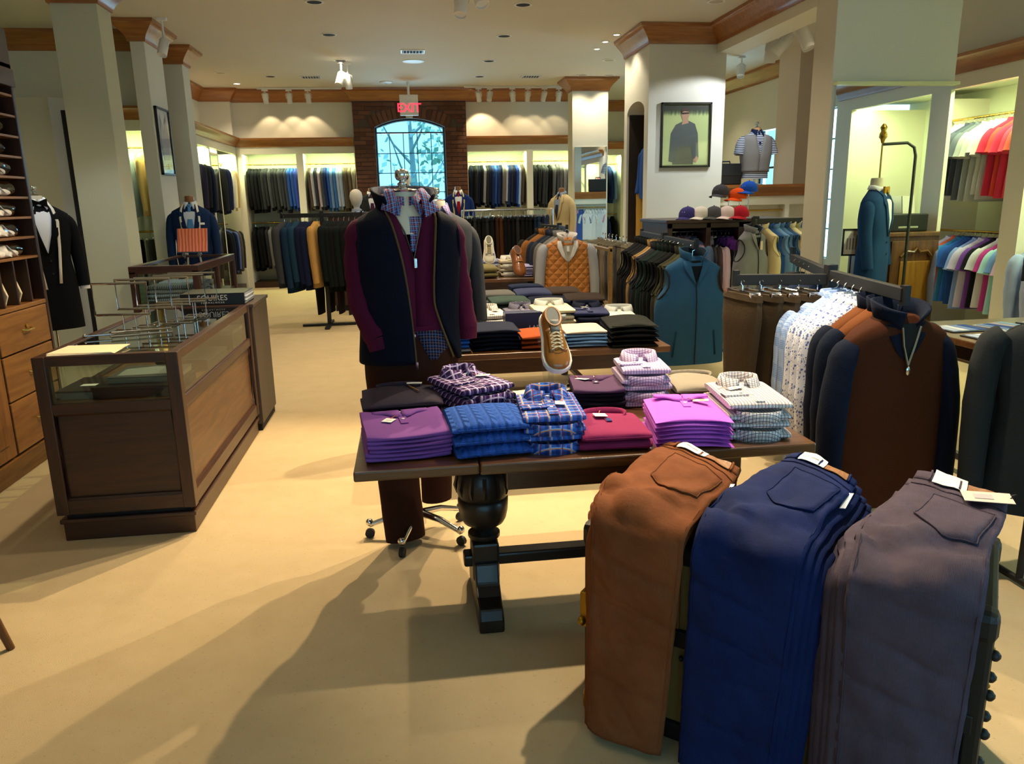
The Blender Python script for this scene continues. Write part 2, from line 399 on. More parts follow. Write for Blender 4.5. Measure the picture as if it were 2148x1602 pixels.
while z+bh < 3.25:
    x = BX0-(bl+gap)*(.5 if row % 2 else 0)
    while x < BX1-.02:
        a, b = max(x, BX0), min(x+bl, BX1); x += bl+gap
        segs = [(a, b)]; zc = z+bh/2
        if WZ0 < zc < SPR+.02: segs = [(a, min(b, WX0))] + [(max(a, WX1), b)]
        elif zc >= SPR+.02:
            def inside(q): return (q-WC)**2+(zc-ARCZ)**2 < (ARCR+.21)**2
            if inside((a+b)/2): segs = []
        for s0, s1 in segs:
            if s1-s0 > .035 and z > .9: brick(s0, z, s1-s0)
    z += bh+gap; row += 1
ang = math.asin(hw/ARCR); NA = 17
for i in range(NA):
    if i == NA//2: continue
    t = -ang*1.08+2*ang*1.08*(i+.5)/NA; w = 2*ang*1.08*ARCR/NA-gap
    c = Vector((WC+ARCR*math.sin(t), 0, ARCZ+ARCR*math.cos(t)))
    d = Vector((math.cos(t), 0, -math.sin(t)))
    o = bpy.data.objects.new('brick', bmesh_full); COL.objects.link(o); o.parent = pier
    q = c-d*w/2+Vector((math.sin(t), 0, math.cos(t)))*.008
    o.location = (q.x, BY-.002, q.z); o.scale = (w/bl, 1, .19/bh); o.rotation_euler = (0, t, 0)
MB().prism([(WC-.06, APX+.005), (WC+.06, APX+.005), (WC+.1, APX+.25), (WC-.1, APX+.25)], BY-.025, BY+.03, 0, 'XZ').obj('keystone', paint('limestone', '#c9bfa6'), pier)
crown('trim_crown_pier', [(BX0, 14.64), (BX0, BY), (BX1, BY), (BX1, 14.64)])
# window: frame, leaded panes
M_IRON = plain('#1c2a30', .5, name='window_iron')
win = struct(bpy.data.objects.new('window_1', None), 'arched leaded window in the brick pier'); COL.objects.link(win)
mb = MB(); pts = [(WX0+.012, BY+.16, WZ0), (WX0+.012, BY+.16, SPR)]+[(WX0+(WX1-WX0)*i/16, BY+.16, arch_z(WX0+(WX1-WX0)*i/16)-.015) for i in range(1, 16)]+[(WX1-.012, BY+.16, SPR), (WX1-.012, BY+.16, WZ0)]
mb.tube(pts, .024, 6).obj('window_frame', M_IRON, win, True)
mb = MB(); mb.tube([(WX0, BY+.16, WZ0), (WX1, BY+.16, WZ0)], .03, 6); mb.obj('window_sill', M_IRON, win)
TB = 2.70; mb = MB(); mb.box(WX0, WX1, BY+.145, BY+.175, TB, TB+.025); mb.obj('window_bar', M_IRON, win)
NC = 5; cw = (WX1-WX0)/NC; rh = .345
zr = [TB-rh*i for i in range(0, 6)]+[WZ0]
for i in range(1, NC): MB().box(WX0+cw*i-.007, WX0+cw*i+.007, BY+.15, BY+.17, WZ0, TB).obj('window_bar', M_IRON, win)
for zz in zr[1:-1]: MB().box(WX0, WX1, BY+.152, BY+.168, zz-.007, zz+.007).obj('window_bar', M_IRON, win)
pm = MB().box(0, cw-.014, -.002, .002, 0, 1).mesh('pane', M_WINGLASS)
for i in range(NC):
    for j in range(len(zr)-1):
        o = bpy.data.objects.new('pane', pm); COL.objects.link(o); o.parent = win; o.location = (WX0+cw*i+.007, BY+.16, zr[j+1]+.007); o.scale = (1, 1, zr[j]-zr[j+1]-.014)
poly = [(WX0, TB+.025), (WX1, TB+.025)]+[(WX1-(WX1-WX0)*i/12, arch_z(WX1-(WX1-WX0)*i/12)) for i in range(13)]
MB().prism(poly, BY+.158, BY+.162, 0, 'XZ').obj('pane', M_WINGLASS, win)
slab('wall_return_far', 3.42, 3.5, 15.25, 16.9, 0, CEIL, M_WALL)
w4 = struct(bpy.data.objects.new('window_4', None), 'wide storefront window behind the viewer'); COL.objects.link(w4)
for i in range(5): MB().box(-1.83+1.3*i-.0, -1.77+1.3*i, -3.13, -3.07, .5, 2.8).obj('window_frame', M_IRON, w4)
for i in range(4): MB().box(-1.77+1.3*i, -.53+1.3*i, -3.102, -3.098, .5, 2.8).obj('pane', M_WINGLASS, w4)
# ---- columns
def column(name, x0, x1, y0, y1, mat=M_WALL, cap=True, label=None, z1=CEIL):
    o = struct(MB().box(x0, x1, y0, y1, 0, z1).obj(name, mat, bevel=.006), label)
    if cap: crown('trim_capital_'+name.split('_')[-1], [(x0, y0), (x1, y0), (x1, y1), (x0, y1)], CROWN, True)
    return o
column('wall_column_near', -2.97, -2.58, 7.7, 8.03, M_SAGE); column('wall_column_poster', -2.85, -2.70, 9.35, 9.98); column('wall_column_far', -3.15, -2.69, 10.78, 11.1)
# sage partition by the tuxedo
slab('wall_partition', -4.3, -3.2, 7.95, 8.3, 0, 2.5, M_SAGE); MB().prism([(-3.2, 7.95), (-3.1, 8.05), (-3.1, 8.3), (-3.2, 8.3)], 0, 2.5).obj('trim_partition_corner', M_WALL)['kind'] = 'structure'
slab('trim_partition_edge', -3.085, -3.03, 7.9, 7.98, 0, 2.38, M_BLKMATTE)
slab('baseboard_left', -4.99, -4.97, -3, 9.9, 0, .14, M_TRIM)
# right column with niche in its left face
NX0, NX1, NY0, NY1, NYA, NYB = 2.95, 3.9, 9.3, 10.33, 9.46, 10.2
nz0, nz1, nap = .62, 2.52, 2.66
mb = MB(); mb.box(NX0, NX1, NY0, NYA, 0, CEIL); mb.box(NX0, 3.5, NYB, NY1, 0, CEIL); mb.box(3.4, 3.5, NYA, NYB, 0, CEIL); mb.box(NX0, 3.4, NYA, NYB, 0, nz0)
cy = (NYA+NYB)/2; hy = (NYB-NYA)/2
mb.prism([(NYA, CEIL), (NYB, CEIL)]+[(cy+hy*math.cos(PI*i/14), nz1+(nap-nz1)*math.sin(PI*i/14)) for i in range(15)], NX0, 3.4, 0, 'YZ')
struct(mb.obj('wall_column_niche', paint('column_paint', '#d8d8cc')), 'wide white column with an arched niche')
M_NICHE_DARK = paint('niche_dark', '#3a332c')
mb = MB(); mb.box(3.385, 3.399, NYA, NYB, nz0, nap); mb.box(NX0+.03, 3.39, NYB-.012, NYB-.001, nz0, nz1+.02); mb.box(NX0+.03, 3.39, NYA+.001, NYA+.012, nz0, nz1+.02); struct(mb.obj('wall_niche_lining', M_NICHE_DARK))  # dark thin sheets over the inner faces of the niche
# beam and its crown
slab('ceiling_beam', 3.78, 4.1, 5.3, 9.35, 3.14, CEIL, M_TRIM)
crown('trim_crown_column', [(NX0, NY1), (NX0, NY0), (3.78, NY0), (3.78, 5.4)][::1])
# mirrored column at the back
column('wall_column_mirror', 2.88, 3.5, 13.25, 13.6)
struct(MB().box(2.92, 3.475, 13.235, 13.249, .1, 2.345).obj('trim_mirror_back', M_MIRROR), 'tall mirror on the far column')
# right rooms: far bays, far wall with window, ledge partition
bays('far_right', 'Y', 16.3, 16.9, [(3.4, 3.6), (4.6, 4.7), (5.8, 6.0)]); crown('trim_mid_5', [(3.4, 16.3), (6, 16.3)], MID); crown('trim_crown_5', [(3.4, 16.32), (6, 16.32)])
slab('wall_right_far', 5.8, 5.95, 12.35, 17, 0, CEIL, M_WALL); slab('wall_right_far_near', 5.8, 5.95, 10.7, 11.3, 0, CEIL, M_WALL)
slab('wall_right_far_top', 5.8, 5.95, 11.3, 12.35, 2.5, CEIL, M_WALL); slab('wall_right_far_sill', 5.8, 5.95, 11.3, 12.35, 0, .9, M_WALL)
crown('trim_crown_6', [(5.8, 16.3), (5.8, 7.7)]); slab('wall_right_pilaster', 5.36, 5.8, 10.3, 10.9, 0, CEIL, paint('jog_paint', '#dcc9b4')); slab('wall_right_jog', 4.9, 5.8, 7.6, 7.7, 0, CEIL, M_WALL)
w3 = struct(bpy.data.objects.new('window_3', None), 'narrow blue framed window in the far right wall'); COL.objects.link(w3)
MB().box(5.83, 5.87, 11.3, 12.35, .9, .96).obj('window_sill', M_IRON, w3); MB().box(5.83, 5.87, 11.3, 11.36, .9, 2.5).obj('window_frame', M_IRON, w3); MB().box(5.83, 5.87, 12.29, 12.35, .9, 2.5).obj('window_frame', M_IRON, w3)
for zz in (1.4, 1.9): MB().box(5.83, 5.87, 11.3, 12.35, zz, zz+.03).obj('window_bar', M_IRON, w3)
for i in range(3): MB().box(5.848, 5.852, 11.36, 12.29, (.96, 1.43, 1.93)[i], (1.4, 1.9, 2.5)[i]).obj('pane', M_WINGLASS, w3)
# ledge partition
LY0, LY1 = 9.62, 9.98
LEDGE = [(0, 1.48), (.02, 1.48), (.024, 1.505), (.034, 1.518), (.036, 1.535), (.05, 1.55), (.085, 1.58), (.105, 1.59), (.11, 1.622), (0, 1.622)]
slab('wall_ledge_core', 3.5, 5.3, 9.78, 9.82, 0, 1.6, M_TRIM); slab('trim_ledge_top', 3.5, 5.3, LY0-.1, LY1+.1, 1.6, 1.625, M_OAK)
struct(molding('trim_ledge_front', [(3.5, LY0), (5.3, LY0)], LEDGE, M_OAK)); struct(molding('trim_ledge_rear', [(5.3, LY1), (3.5, LY1)], LEDGE, M_OAK))
slab('trim_ledge_header', 3.5, 5.3, LY0, LY1, 1.37, 1.48, M_TRIM)
for a in (3.52, 4.92): slab('trim_ledge_stile', a, a+.06, LY0, LY1, 0, 1.37, M_TRIM)
# big mirrored column on the right
column('wall_column_big', 2.86, 3.75, 5.05, 5.32, paint('column_warm', '#cfc7ae'), False, 'broad pale column with a tall mirror')
struct(MB().box(2.885, 3.75, 5.035, 5.049, .12, 2.195).obj('trim_mirror_front', M_MIRROR), 'tall mirror on the broad right column')
slab('trim_mirror_lip', 2.87, 3.755, 5.0, 5.05, 2.195, 2.215, paint('mirror_lip', '#d9d69a', .4))
# right wall with lit bays, crown, side window near the viewer
bays('right_side', 'X', 4.87, 5.75, [(1.62, 1.92), (3.22, 3.48), (5.62, 5.82), (7.2, 7.6)], power=15)
crown('trim_mid_6', [(4.87, 7.6), (4.87, 1.66)], MID)
slab('wall_right_near_top', 4.9, 5.05, -3.2, 1.62, 2.45, CEIL, M_WALL); slab('wall_right_near_sill', 4.9, 5.05, -3.2, 1.62, 0, .75, M_WALL); slab('wall_right_near', 4.9, 5.05, -3.2, -.1, .75, 2.45, M_WALL)
w2 = struct(bpy.data.objects.new('window_2', None), 'leaded window on the right wall, seen in the mirror'); COL.objects.link(w2)
for yy in [-.1+.34*i for i in range(6)]: MB().box(4.96, 4.98, yy-.008, yy+.008, .75, 2.45).obj('window_bar', M_IRON, w2)
for zz in [.75+.34*i for i in range(6)]: MB().box(4.96, 4.98, -.1, 1.62, zz-.008, zz+.008).obj('window_bar', M_IRON, w2)
for i in range(5):
    for j in range(5): MB().box(4.968, 4.972, -.1+.34*i+.008, .24+.34*i-.008, .758+.34*j, 1.082+.34*j).obj('pane', M_WINGLASS, w2)
# outdoors: lawn and trees seen through the arched and side windows
struct(MB().box(-25, 25, 17.3, 60, -.6, -.5).obj('ground_lawn', plain('#5f7d55', .95, name='lawn')))
struct(MB().box(7.2, 30, -20, 17.2, -.6, -.5).obj('ground_lawn', plain('#5f7d55', .95, name='lawn')))
M_HAZED_BARK = plain('#8aa0a4', .9, name='hazed_bark'); M_HAZED_LEAF = [plain(c, .8, name='leaf_'+c[1:]) for c in ('#a9d6c8', '#bfe2e0', '#93c6b0')]  # leaf and bark colours paled and blued to hold the hazy daylight
def tree(x, y, h, seed, label, leaf):
    R = random.Random(seed); t = thing('tree', label, 'tree', (x, y, -.5), 0, 'trees outside the windows')
    mb = MB(); mb.tube([(0, 0, 0), (.1, 0, h*.4), (0, .1, h*.9)], [.16, .12, .04], 7); mb.obj('trunk', M_HAZED_BARK, t, True)
    for i in range(5):
        a = R.uniform(0, 6.28); z0 = h*R.uniform(.3, .7); MB().tube([(0, 0, z0), (math.cos(a)*.7, math.sin(a)*.7, z0+.6), (math.cos(a)*1.3, math.sin(a)*1.3, z0+1.5)], [.05, .035, .012], 5).obj('branch', M_HAZED_BARK, t, True)
    mb = MB()
    for i in range(230):
        d = Vector((R.gauss(0, 1), R.gauss(0, 1), R.gauss(0, 1))); d = d.normalized()*R.uniform(.5, 1.0)
        c = Vector((d.x*1.7, d.y*1.7, h*.72+d.z*h*.42)); s = R.uniform(.08, .17)
        q = Vector((R.gauss(0, 1), R.gauss(0, 1), R.gauss(0, 1))).normalized(); w = q.orthogonal().normalized(); w2_ = q.cross(w)
        mb.add([c+w*s, c+w2_*s*.6, c-w*s, c-w2_*s*.6], [(0, 1, 2, 3)])
    f = mb.obj('foliage', leaf, t); f['kind'] = 'stuff'
tree(-2.2, 24, 5.5, 1, 'pale green tree outside the arched window, left of centre', M_HAZED_LEAF[0]); tree(.3, 27, 6, 2, 'bluish tree outside the arched window, farthest away', M_HAZED_LEAF[1]); tree(2.0, 23, 5, 3, 'green tree outside the arched window, right of centre', M_HAZED_LEAF[2])
tree(9.5, 2.0, 4.5, 4, 'green tree outside the side window seen in the mirror', M_HAZED_LEAF[2])
# ---------------------------------------------------------------- furniture
def fbox(t, name, x0, x1, y0, y1, z0, z1, mat, bevel=.004, label=None):
    o = MB().box(x0, x1, y0, y1, z0, z1).obj(name, mat, t, bevel=bevel)
    if label: o['label'] = label
    return o
def showcase():
    t = thing('display_counter', 'dark oak and glass display counter with panelled sides, nearest on the left', 'counter', (-1.34, 4.33, 0))
    X, Y, H = .305, .82, .87
    fbox(t, 'plinth', -X+.015, X-.015, -Y+.015, Y-.015, 0, .105, M_DKOAKX); fbox(t, 'plinth_molding', -X+.004, X-.004, -Y+.004, Y-.004, .085, .108, M_DKOAKX, .006)
    fbox(t, 'toe_recess', -X+.03, X-.03, -Y+.03, Y-.03, .108, .135, M_BLKMATTE, 0)
    for sx in (-1, 1):
        for sy in (-1, 1): fbox(t, 'corner_post', sx*X-(.055 if sx > 0 else 0), sx*X+(.055 if sx < 0 else 0), sy*Y-(.055 if sy > 0 else 0), sy*Y+(.055 if sy < 0 else 0), .13, H-.001, M_DKOAK)
    for z0, z1, nme in ((.13, .2, 'bottom_rail'), (.605, .655, 'mid_rail'), (H-.045, H, 'top_rail')):
        for sx in (-1, 1): fbox(t, nme, sx*X-(.045 if sx > 0 else -.004), sx*X+(.045 if sx < 0 else -.004), -Y+.05, Y-.05, z0, z1, M_DKOAKY)
        for sy in (-1, 1): fbox(t, nme, -X+.05, X-.05, sy*Y-(.045 if sy > 0 else -.004), sy*Y+(.045 if sy < 0 else -.004), z0, z1, M_DKOAKX)
    for sy in (-1, 1):
        fbox(t, 'panel', -X+.05, X-.05, sy*(Y-.035), sy*(Y-.025), .19, .61, M_DKOAKX, 0) if sy > 0 else fbox(t, 'panel', -X+.05, X-.05, -Y+.025, -Y+.035, .19, .61, M_DKOAKX, 0)
        ys = sy*(Y-.018); o = MB()
        struct_rect = [(-X+.055, .2), (X-.055, .2), (X-.055, .605), (-X+.055, .605)]
        o.tube([(a, ys, b) for a, b in struct_rect], .012, 6, closed=True); o.obj('panel_molding', M_DKOAKX, t, True)
    M_PANEL = wood('oak_panel_y', '#4b2f18', '#7a5430', 'Y', 1.0, .42, .15)
    for sx in (-1, 1):
        a, b = sorted((sx*(X-.035), sx*(X-.025))); fbox(t, 'panel', a, b, -Y+.05, Y-.05, .19, .61, M_PANEL, 0)
        o = MB(); o.tube([(sx*(X-.018), a, b) for a, b in ((-Y+.055, .2), (Y-.055, .2), (Y-.055, .605), (-Y+.055, .605))], .013, 6, closed=True); o.obj('panel_molding', M_DKOAKY, t, True)
        a, b = sorted((sx*(X-.02), sx*(X-.014))); fbox(t, 'glass_pane', a, b, -Y+.055, Y-.055, .655, H-.045, M_GLASS, 0)
    for sy in (-1, 1):
        a, b = sorted((sy*(Y-.02), sy*(Y-.014))); fbox(t, 'glass_pane', -X+.055, X-.055, a, b, .655, H-.045, M_GLASS, 0)
    fbox(t, 'glass_top', -X+.045, X-.045, -Y+.045, Y-.045, H-.014, H-.006, clear('glass_top', '#e6efe9', .22), 0)
    fbox(t, 'deck', -X+.02, X-.02, -Y+.02, Y-.02, .61, .645, wood('deck_oak', '#5b3a1e', '#8a6236', 'Y', 1, .5), 0)
    fbox(t, 'drawer_front', -X-.03, -X-.012, -Y+.08, -Y+.2, .35, .6, M_BLKMATTE, .003, 'black drawer edge standing ajar')
    # behind it a low dark chest
    t2 = thing('low_chest', 'plain dark brown chest at the far end of the near counter', 'chest', (-1.32, 5.42, 0))
    g = wood('chest_brown', '#3b2f26', '#57473a', 'Z', 1, .5, .05)
    fbox(t2, 'chest_body', -.31, .30, -.25, .28, .05, .845, g); fbox(t2, 'chest_top', -.32, .31, -.26, .29, .845, .868, g); fbox(t2, 'plinth', -.3, .29, -.24, .27, 0, .05, M_BLKMATTE)
showcase()
def showcase_tall():
    t = thing('glass_cabinet', 'dark wood glass cabinet on tall posts holding folded shirts, by the left column', 'cabinet', (-2.24, 8.3, 0))
    X, Y, H = .31, .8, .965
    for sx in (-1, 1):
        for sy in (-1, 0, 1):
            fbox(t, 'corner_post', sx*X-(.06 if sx > 0 else 0), sx*X+(.06 if sx < 0 else 0), sy*Y-(.06 if sy > 0 else .03 if sy == 0 else 0), sy*Y+(.06 if sy < 0 else .03 if sy == 0 else 0), 0, H-.05, M_DKOAK)
    for sx in (-1, 1): fbox(t, 'top_rail', sx*X-(.06 if sx > 0 else 0), sx*X+(.06 if sx < 0 else 0), -Y, Y, H-.07, H, M_DKOAKY)
    for sy in (-1, 1): fbox(t, 'top_rail', -X+.06, X-.06, sy*Y-(.06 if sy > 0 else 0), sy*Y+(.06 if sy < 0 else 0), H-.07, H, M_DKOAKX)
    fbox(t, 'glass_top', -X+.06, X-.06, -Y+.06, Y-.06, H-.02, H-.012, MATS['glass_top'], 0)
    for zz in (.22, .58): fbox(t, 'shelf', -X+.02, X-.02, -Y+.02, Y-.02, zz, zz+.03, M_DKOAKY)
    for sx in (-1, 1):
        a, b = sorted((sx*(X-.03), sx*(X-.024))); fbox(t, 'glass_pane', a, b, -Y+.06, Y-.06, .25, H-.07, M_GLASS, 0)
    fbox(t, 'glass_pane', -X+.06, X-.06, -Y+.024, -Y+.03, .25, H-.07, M_GLASS, 0)
    fbox(t, 'plinth', -X+.03, X-.03, -Y+.03, Y-.03, 0, .1, M_DKOAKX)
showcase_tall()
# ---- tall oak shirt cabinet on the left
M_GOLD = wood('golden_oak', '#6b4018', '#99682c', 'Y', .8, .45, .2); M_GOLDZ = wood('golden_oak_z', '#5f3917', '#8d5d29', 'Z', .8, .45, .2)
CAB_X, CAB_Y0, CAB_Y1 = -2.25, 2.4, 5.15
SHELF_Z = [1.225+.1165*i for i in range(9)]
def shirt_cabinet():
    t = thing('shirt_cabinet', 'tall oak shirt cabinet with shallow shelves, pigeonholes and drawers at the left edge', 'cabinet', (CAB_X, 0, 0))
    x0 = -.5
    fbox(t, 'side_panel', x0, 0, CAB_Y1-.03, CAB_Y1, 0, 2.3, M_DKOAK); fbox(t, 'side_panel', x0, 0, CAB_Y0, CAB_Y0+.03, 0, 2.3, M_DKOAK)
    fbox(t, 'back_panel', x0-.02, x0, CAB_Y0, CAB_Y1, 0, 2.3, M_DKOAKY, 0); fbox(t, 'body', x0, -.025, CAB_Y0+.03, CAB_Y1-.03, .1, .93, M_DKOAKY, 0)
    fbox(t, 'plinth', x0, -.005, CAB_Y0, CAB_Y1-.03, 0, .12, M_GOLD)
    for zz in SHELF_Z: fbox(t, 'shelf', x0, -.005, CAB_Y0+.03, CAB_Y1-.03, zz-.014, zz, M_GOLD, .002)
    fbox(t, 'shelf', x0, 0, CAB_Y0+.03, CAB_Y1-.03, .93, .955, M_GOLD)
    for k in range(6): fbox(t, 'divider', x0, -.01, 4.97-.165*k, 4.985-.165*k, .955, SHELF_Z[0]-.014, M_DKOAK, .002)
    fbox(t, 'divider', x0, -.008, 4.06, 4.085, SHELF_Z[0], 2.25, M_DKOAK, .002)
    for z0, z1 in ((.7, .925), (.44, .69), (.14, .43)):
        d = fbox(t, 'drawer', -.025, 0, 4.5, CAB_Y1-.04, z0, z1, M_GOLD, .004)
        MB().tube([(0, 4.77, (z0+z1)/2), (.022, 4.775, (z0+z1)/2-.004), (.022, 4.86, (z0+z1)/2-.004), (0, 4.865, (z0+z1)/2)], .006, 6).obj('handle', M_BRASS, d, True)
        MB().lathe([(.012, 0), (.012, .004)], 10).obj('key_plate', M_BRASS, d, loc=(.003, 4.82, (z0+z1)/2+.02), rot=(0, rad(90), 0))
    for a, b in ((3.98, 4.48), (3.45, 3.96), (2.9, 3.43)):
        d = fbox(t, 'door', -.025, 0, a, b, .14, .925, M_GOLDZ, .004); fbox(d, 'panel', 0, .008, a+.07, b-.07, .22, .85, M_GOLDZ, .006)
    cr = [(0, 2.3), (.02, 2.3), (.025, 2.33), (.05, 2.345), (.055, 2.37), (.09, 2.42), (.14, 2.47), (.16, 2.48), (.165, 2.52), (0, 2.52)]
    o = molding('cornice', [(0, CAB_Y0), (0, CAB_Y1), (-.5, CAB_Y1)][::-1], cr, M_DKOAKY, False, t)
    o = fbox(t, 'frieze', x0, .012, CAB_Y0, CAB_Y1, 2.2, 2.3, M_DKOAKY)
    fbox(t, 'cabinet_top', x0, 0, CAB_Y0, CAB_Y1, 2.3, 2.33, M_DKOAKY)
shirt_cabinet()
# ---- turned-leg tables
M_WALNUT = wood('walnut_x', '#2a160b', '#54301a', 'X', 1.3, .3, .4); M_EBONY = plain('#140d0a', .4, name='ebonised', coat=.1)
M_TOP = wood('table_top', '#4a2a12', '#7d5227', 'X', 1.2, .32, .4)
def bulb_leg(t, x, y, z1, s=1.0, mat=M_EBONY):
    k = z1
    pr = [(.05, .2), (.052, .26), (.045, .27), (.06, .285), (.06, .3), (.04, .315), (.05, .33), (.075, .345), (.085, .365), (.092, .4), (.094, .44), (.086, .448), (.092, .456), (.097, .48), (.096, .515), (.088, .55), (.068, .58), (.045, .595), (.05, .605), (.052, .615), (.04, .63), (.05, .65)]
    pr = [(r*s, .2+(z-.2)*(k-.2)/.45) for r, z in pr]
    MB().lathe(pr, 20, (x, y, 0)).obj('leg', mat, t, True)
    mb = MB()
    for i in range(12):
        a = 2*PI*i/12; mb.tube([(x+.09*s*math.cos(a), y+.09*s*math.sin(a), .2+(.47-.2)*(k-.2)/.45), (x+.1*s*math.cos(a), y+.1*s*math.sin(a), .2+(.5-.2)*(k-.2)/.45), (x+.088*s*math.cos(a), y+.088*s*math.sin(a), .2+(.55-.2)*(k-.2)/.45)], .008*s, 5)
    mb.obj('leg_carving', mat, t, True)
def trestle_table(name, label, x0, x1, y0, y1, z, legx, leaf=None, deep=0):
    t = thing(name, label, 'table', ((x0+x1)/2, (y0+y1)/2, 0)); cx, cy = (x0+x1)/2, (y0+y1)/2
    x0 -= cx; x1 -= cx; y0 -= cy; y1 -= cy
    a = x0
    if leaf:
        a = leaf-cx; fbox(t, 'table_leaf', x0, a-.004, y0, y1+deep, z-.034, z, M_TOP, .006)
    fbox(t, 'tabletop', a, x1, y0-.005, y1+.005+deep, z-.036, z+.001, M_TOP, .006)
    fbox(t, 'apron', legx[0]-cx+.06, legx[-1]-cx, y0+.09, y0+.125, z-.13, z-.036, M_WALNUT); fbox(t, 'apron', legx[0]-cx+.06, legx[-1]-cx, y1-.125, y1-.09, z-.13, z-.036, M_WALNUT)
    fbox(t, 'apron', legx[0]-cx-.02, legx[-1]-cx, y0+.1, y1-.1, z-.07, z-.036, M_WALNUT)
    for lx in legx:
        lx -= cx
        poly = [(y0+.12, 0), (y1-.12, 0), (y1-.12, .05), (y1-.14, .085), (y1-.2, .1), (y1-.24, .13), (.075, .2), (-.075, .2), (y0+.24, .13), (y0+.2, .1), (y0+.14, .085), (y0+.12, .05)]
        MB().prism(poly, lx-.045, lx+.045, 0, 'YZ').obj('foot', M_EBONY, t, bevel=.008)
        fbox(t, 'leg_block', lx-.05, lx+.05, -.06, .06, .12, .27, M_EBONY, .01)
        bulb_leg(t, lx, 0, z-.05)
    fbox(t, 'stretcher', legx[0]-cx-.08, legx[-1]-cx+.08, -.035, .035, .17, .215, M_EBONY, .008)
    return t
trestle_table('display_table', 'dark draw-leaf table on bulbous carved legs, nearest, covered with folded shirts', -.2, 1.34, 2.3, 2.98, .68, (.235, 1.12), .2, .14)
def plain_table(name, label, x0, x1, y0, y1, z):
    t = thing(name, label, 'table', ((x0+x1)/2, (y0+y1)/2, 0)); X, Y = (x1-x0)/2, (y1-y0)/2
    fbox(t, 'tabletop', -X, X, -Y, Y, z-.035, z, M_TOP, .006); fbox(t, 'apron', -X+.1, X-.08, -Y+.08, Y-.08, z-.13, z-.035, M_WALNUT)
    for sx in (-1, 1):
        for sy in (-1, 1):
            pr = [(.03, 0), (.034, .03), (.024, .05)]+[(.024+.007*math.sin(i*1.1), .05+.02*i) for i in range(int((z-.2)/.02))]+[(.036, z-.14)]
            MB().lathe(pr, 10, (sx*(X-.1), sy*(Y-.1), 0)).obj('leg', M_EBONY, t, True)
    for sx in (-1, 1): fbox(t, 'stretcher', sx*(X-.1)-.02, sx*(X-.1)+.02, -Y+.1, Y-.1, .1, .135, M_EBONY)
    return t
plain_table('display_table', 'long dark table of folded sweaters behind the mannequin, second from the front', .1, 1.42, 3.98, 6.5, .7)
plain_table('display_table', 'farthest table on the aisle, carrying shirts, a loafer and a sneaker', .68, 1.3, 7.7, 9.1, .72)
t = plain_table('display_table', 'oak table with pattern booklets beneath the right wall of shirts', 2.78, 3.95, 3.1, 4.05, .76)
# ---- steamer trunk
M_TRUNK = wood('trunk_canvas', '#8a6a35', '#b08a4a', 'Z', .6, .6, .1); M_TRUNKR = wood('trunk_slat', '#7d4a1c', '#b0722f', 'Z', .8, .45, .2); M_BINDING = plain('#17120e', .5, name='trunk_leather'); M_TBRASS = metal('trunk_brass', '#a8802a', .35)
TRUNK_TH = rad(-40); TRUNK_O = (.46, 1.97); TL, TD, TH_ = 1.0, .47, .6
def trunk():
    t = thing('steamer_trunk', 'old steamer trunk with leather binding and brass corners, under the draped trousers', 'trunk', (TRUNK_O[0], TRUNK_O[1], 0), TRUNK_TH)
    fbox(t, 'trunk_body', .012, TL-.012, .012, TD-.012, .012, TH_-.012, M_TRUNK, .01)
    # local: x along the front edge, y into the depth (front face y=0)
    for (x0, x1, y0, y1, z0, z1) in ((0, TL, 0, .05, 0, .06), (0, TL, 0, .05, TH_-.06, TH_), (0, TL, TD-.05, TD, 0, .06), (0, TL, TD-.05, TD, TH_-.06, TH_),
                                     (0, .05, 0, TD, 0, .06), (0, .05, 0, TD, TH_-.06, TH_), (TL-.05, TL, 0, TD, 0, .06), (TL-.05, TL, 0, TD, TH_-.06, TH_),
                                     (0, .045, 0, .045, 0, TH_), (TL-.045, TL, 0, .045, 0, TH_), (0, .045, TD-.045, TD, 0, TH_), (TL-.045, TL, TD-.045, TD, 0, TH_)):
        fbox(t, 'binding', x0, x1, y0, y1, z0, z1, M_BINDING, .012)
    fbox(t, 'band', .02, TL-.02, -.004, .02, .3, .35, M_BINDING, .004)
    for i in range(7):
        a = .06+i*.13
        fbox(t, 'slat', a, a+.1, -.003, .01, .355, TH_-.06, M_TRUNKR, .004)
    for cx in (0, TL):
        for cz in (0, TH_):
            for cyy in (0, TD):
                sx, sy, sz = (1 if cx else -1), (1 if cyy else -1), (1 if cz else -1)
                MB().box(min(cx+sx*.006, cx-sx*.06), max(cx+sx*.006, cx-sx*.06), min(cyy+sy*.006, cyy-sy*.06), max(cyy+sy*.006, cyy-sy*.06), min(cz+sz*.006, cz-sz*.07), max(cz+sz*.006, cz-sz*.07)).obj('corner_cap', M_BINDING if cz else M_TBRASS, t, bevel=.02)
    for x, z in ((.0, .34), ):
        fbox(t, 'latch', -.008, .03, -.008, .03, z-.06, z+.05, M_TBRASS, .004); MB().ball((.0, -.012, z-.04), .014, 8, 5).obj('latch', M_TBRASS, t, True)
    for z in (.12, .22, .34, .44): 
        for y in (.03, TD-.03, .16, .29): MB().ball((TL+.002, y, z), .009 if y in (.16, .29) else .013, 8, 5).obj('stud', M_TBRASS if y == .16 else M_BINDING, t, True)
    for i, z in enumerate((.09, .2, .3, .4, .5)): MB().ball((TL+.004, .02, z), .013, 8, 5).obj('stud', M_BINDING, t, True)
    for i in range(5): MB().ball((.3+.12*i, -.002, .27), .008, 6, 4).obj('stud', M_BINDING, t, True)
trunk()
